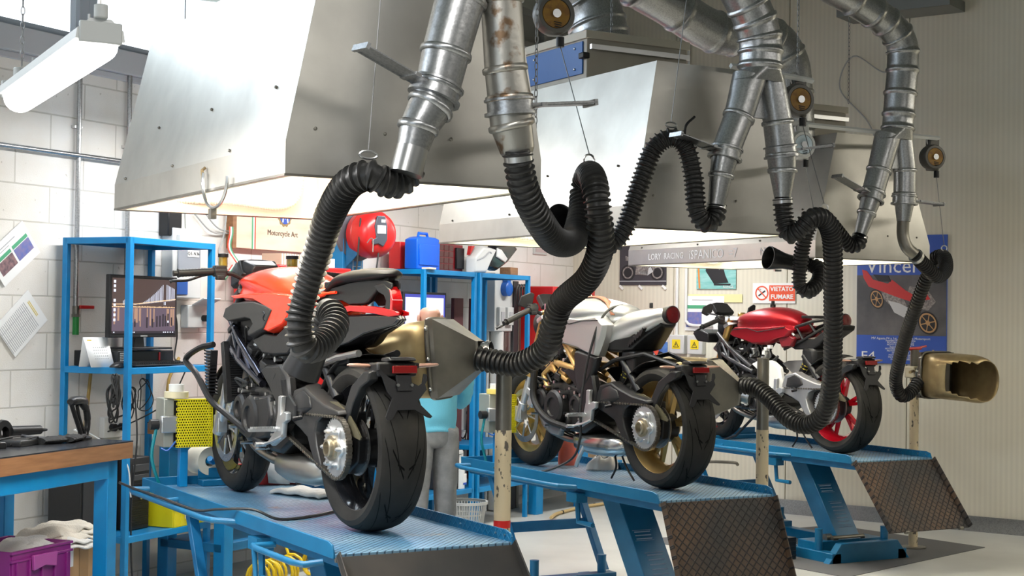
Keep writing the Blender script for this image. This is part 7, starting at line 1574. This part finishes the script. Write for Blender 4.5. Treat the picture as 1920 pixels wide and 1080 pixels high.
# local: y forward (towards the monitor), x right
V = [((0, 0, .98), (.12, .09)), ((0, .0, 1.12), (.12, .09)), ((0, .01, 1.28), (.13, .09)), ((0, .02, 1.39), (.13, .075)), ((0, .03, 1.48), (.075, .07)), ((0, .045, 1.54), (.058, .06)), ((0, .06, 1.60), (.072, .085)), ((0, .065, 1.67), (.077, .095)), ((0, .06, 1.715), (.055, .07)),
     ((-.17, .03, 1.38), (.045, .045)), ((-.25, .06, 1.24), (.048, .05)), ((-.25, .14, 1.10), (.04, .042)), ((-.20, .34, 1.13), (.03, .032)), ((.17, .03, 1.38), (.045, .045)), ((.25, .06, 1.24), (.048, .05)), ((.25, .14, 1.10), (.04, .042)), ((.20, .34, 1.13), (.03, .032)),
     ((-.08, 0, .86), (.06, .065)), ((-.095, .01, .70), (.06, .06)), ((-.105, .02, .50), (.062, .065)), ((-.11, -.01, .28), (.052, .058)), ((-.11, -.02, .09), (.042, .045)), ((-.12, .10, .045), (.042, .03)), ((.08, 0, .86), (.06, .065)), ((.095, .0, .70), (.06, .06)), ((.105, .01, .50), (.062, .065)), ((.11, -.02, .28), (.052, .058)), ((.11, -.03, .09), (.042, .045)), ((.12, .09, .045), (.042, .03))]
E_ = [(0, 1), (1, 2), (2, 3), (3, 4), (4, 5), (5, 6), (6, 7), (7, 8), (3, 9), (9, 10), (10, 11), (11, 12), (3, 13), (13, 14), (14, 15), (15, 16), (0, 17), (17, 18), (18, 19), (19, 20), (20, 21), (21, 22), (0, 23), (23, 24), (24, 25), (25, 26), (26, 27), (27, 28)]
skinned('body', V, E_, skin, t)
def ellipses(name, rings, m, n=36, amp=.006, seed=1.0, par=t):
    S = []
    for z, cx, cy, rx, ry in rings:
        S.append([(cx+rx*math.cos(a)*(1+amp*8*math.sin(3*a+z*31*seed)*.3), cy+ry*math.sin(a)+amp*math.sin(z*70*seed+2*a), z+amp*math.sin(4*a+seed)) for a in [2*PI*i/n for i in range(n)]])
    return B().loft(S).o(name, m, par, sub=1)
tz = [.905, .915, .935, .95, .99, 1.04, 1.10, 1.16, 1.22, 1.28, 1.34, 1.40, 1.45, 1.485, 1.50]
tr = [(.150, .125), (.166, .136), (.168, .138), (.160, .130), (.172, .136), (.170, .132), (.168, .130), (.172, .130), (.178, .132), (.186, .130), (.192, .126), (.180, .115), (.130, .098), (.085, .085), (.074, .076)]
ellipses('sweatshirt', [(z, 0, .01, a, b_) for z, (a, b_) in zip(tz, tr)], sweat, seed=1.3)
for s in (-1, 1):
    P = spline([(s*.10, .03, 1.40), (s*.17, .035, 1.395), (s*.222, .04, 1.345), (s*.255, .06, 1.22), (s*.262, .13, 1.10), (s*.235, .24, 1.105), (s*.20, .33, 1.125)], 8)
    B().tube(P, [(.078-.036*min(1, i/(len(P)-1)*1.1))+.004*math.sin(i*1.9) for i in range(len(P))], 16).o('sleeve', sweat, t, sub=1)
    lz = [.95, .90, .84, .78, .72, .66, .60, .54, .50, .46, .40, .34, .28, .22, .16, .11, .075]
    ellipses('trouser_leg', [(z, s*(.082+.03*(1-z)), .0-.01*math.sin((1-z)*4), .098-.044*min(1, (.95-z)*1.3)+.004*math.sin(z*55), .112-.045*min(1, (.95-z)*1.2)+.004*math.sin(z*47)) for z in lz], jeans, amp=.009, seed=1.9+s*.3)
ellipses('trousers', [(z, 0, 0, a, b_) for z, a, b_ in ((.97, .155, .12), (.93, .160, .124), (.88, .165, .126), (.83, .155, .12), (.80, .11, .09))], jeans, amp=.003)
for s in (-1, 1):
    B().sph((s*.082, .055, 1.635), .03, (.3, .6, 1), 12, 8).o('ear', skin, t)
    # hand with separate fingers resting on the keyboard height
    hx, hy, hz = s*.195, .37, 1.125
    Vh = [((hx, hy, hz), (.026, .02)), ((hx, hy+.045, hz+.005), (.036, .015)), ((hx, hy+.085, hz+.004), (.036, .012))]; Eh = [(0, 1), (1, 2)]
    for k in range(4):
        fx = hx+(-.028+.0185*k); L = (.062, .072, .068, .052)[k if s > 0 else 3-k]; i = len(Vh)
        Vh += [((fx, hy+.088, hz+.004), (.009, .009)), ((fx*1.0, hy+.088+L*.5, hz+.010), (.0085, .0085)), ((fx, hy+.088+L*.9, hz-.008), (.007, .007))]; Eh += [(2, i), (i, i+1), (i+1, i+2)]
    i = len(Vh); Vh += [((hx-s*.04, hy+.05, hz-.005), (.011, .011)), ((hx-s*.052, hy+.085, hz-.012), (.009, .009))]; Eh += [(1, i), (i, i+1)]
    skinned('hand', Vh, Eh, skin, t, 1)
    b = B(); b.loft([[(s*.115+w*math.cos(a), y, .035+h*math.sin(a)) for a in [2*PI*i/16 for i in range(16)]] for y, w, h in ((-.09, .03, .025), (-.06, .042, .034), (.05, .045, .034), (.13, .048, .026), (.17, .03, .016))]); b.o('shoe', black_pl, t, sub=1)
B().prism([(-.012, 1.60), (.012, 1.60), (.006, 1.645)], 'y', .15, .185).o('nose', skin, t, bev=.004)
for s in (-1, 1): B().sph((s*.032, .145, 1.645), .010).o('eye', black_gl, t)
B().box((0, .155, 1.575), (.045, .008, .008)).o('mouth', mat('lip', (.42, .16, .13), .5), t, bev=.003)
# ------------------------------------------------------------------ sub-parts: small pieces hang under the part they belong to
def under(root, wanted):
    last = {}
    kids = [o for o in SC.objects if o.parent == root]
    for o in kids:
        n = o.name.split('.')[0]
        for parent, subs in wanted.items():
            if n == parent: last[parent] = o
            elif n in subs and parent in last:
                q = last[parent]; o.parent = q; o.matrix_parent_inverse = q.matrix_basis.inverted()
for o in list(SC.objects):
    if o.name.split('.')[0] == 'motorcycle':
        under(o, {'sprocket': ('hub_nut',), 'fluid_reservoir': ('reservoir_cap',), 'handlebar': ('handlebar_grip', 'switch_housing', 'hand_lever', 'mirror_stem', 'rear_view_mirror'),
                  'tail_light_housing': ('tail_light',), 'plate_bracket': ('bracket_screw',), 'indicator_stalk': ('indicator',), 'shock_absorber': ('shock_spring',), 'swingarm': ('swingarm_panel',),
                  'crankcase': ('engine_cover', 'engine_bolt'), 'tank_strap': ('strap_stud',), 'fork_slider': ('brake_caliper',)})
        for w in ('front', 'rear'):
            ty = [c for c in SC.objects if c.parent == o and c.name.startswith(w+'_tyre')]
            if not ty: continue
            e = bpy.data.objects.new(w+'_wheel', None); COL.objects.link(e); e.parent = o; e.location = ty[0].location; e.empty_display_size = .05
            for c in [c for c in SC.objects if c.parent == o and (c.name.startswith(w+'_tyre') or c.name.startswith(w+'_rim') or (c.name.startswith('brake_disc') and abs(c.location.y-e.location.y) < .1))]:
                c.parent = e; c.location = (0, 0, 0)
                c.name = {'t': 'tyre', 'r': 'rim', 'b': 'brake_disc'}[c.name[0] if c.name[0] == 'b' else c.name.split('_')[1][0]]
    elif 'label' in o.keys():
        under(o, {'ramp_flap': (), 'collector_mouth': (), 'joint_band': ('bolt',), 'balancer_drum': ('label_disc', 'label_line', 'drum_hub'), 'panel_box': ('blue_socket', 'socket_hinge', 'socket_cover', 'socket_window'),
                  'board_panel': ('gear_emblem', 'emblem_disc', 'emblem_letter'), 'case_body': ('drive_bay', 'power_button', 'front_grille'), 'label_plate': ('rating_label',), 'side_rail': ('bolt',),
                  'clear_lid': ('label', 'label_text'), 'perforated_guard': ('guard_edge', 'guard_backing'), 'clamp_body': ('clamp_cylinder', 'clamp_valve'), 'side_panel': ('rivet',), 'hood_shell': ('rivet',),
                  'warning_label': ('warning_triangle', 'triangle_core', 'warning_bolt')})
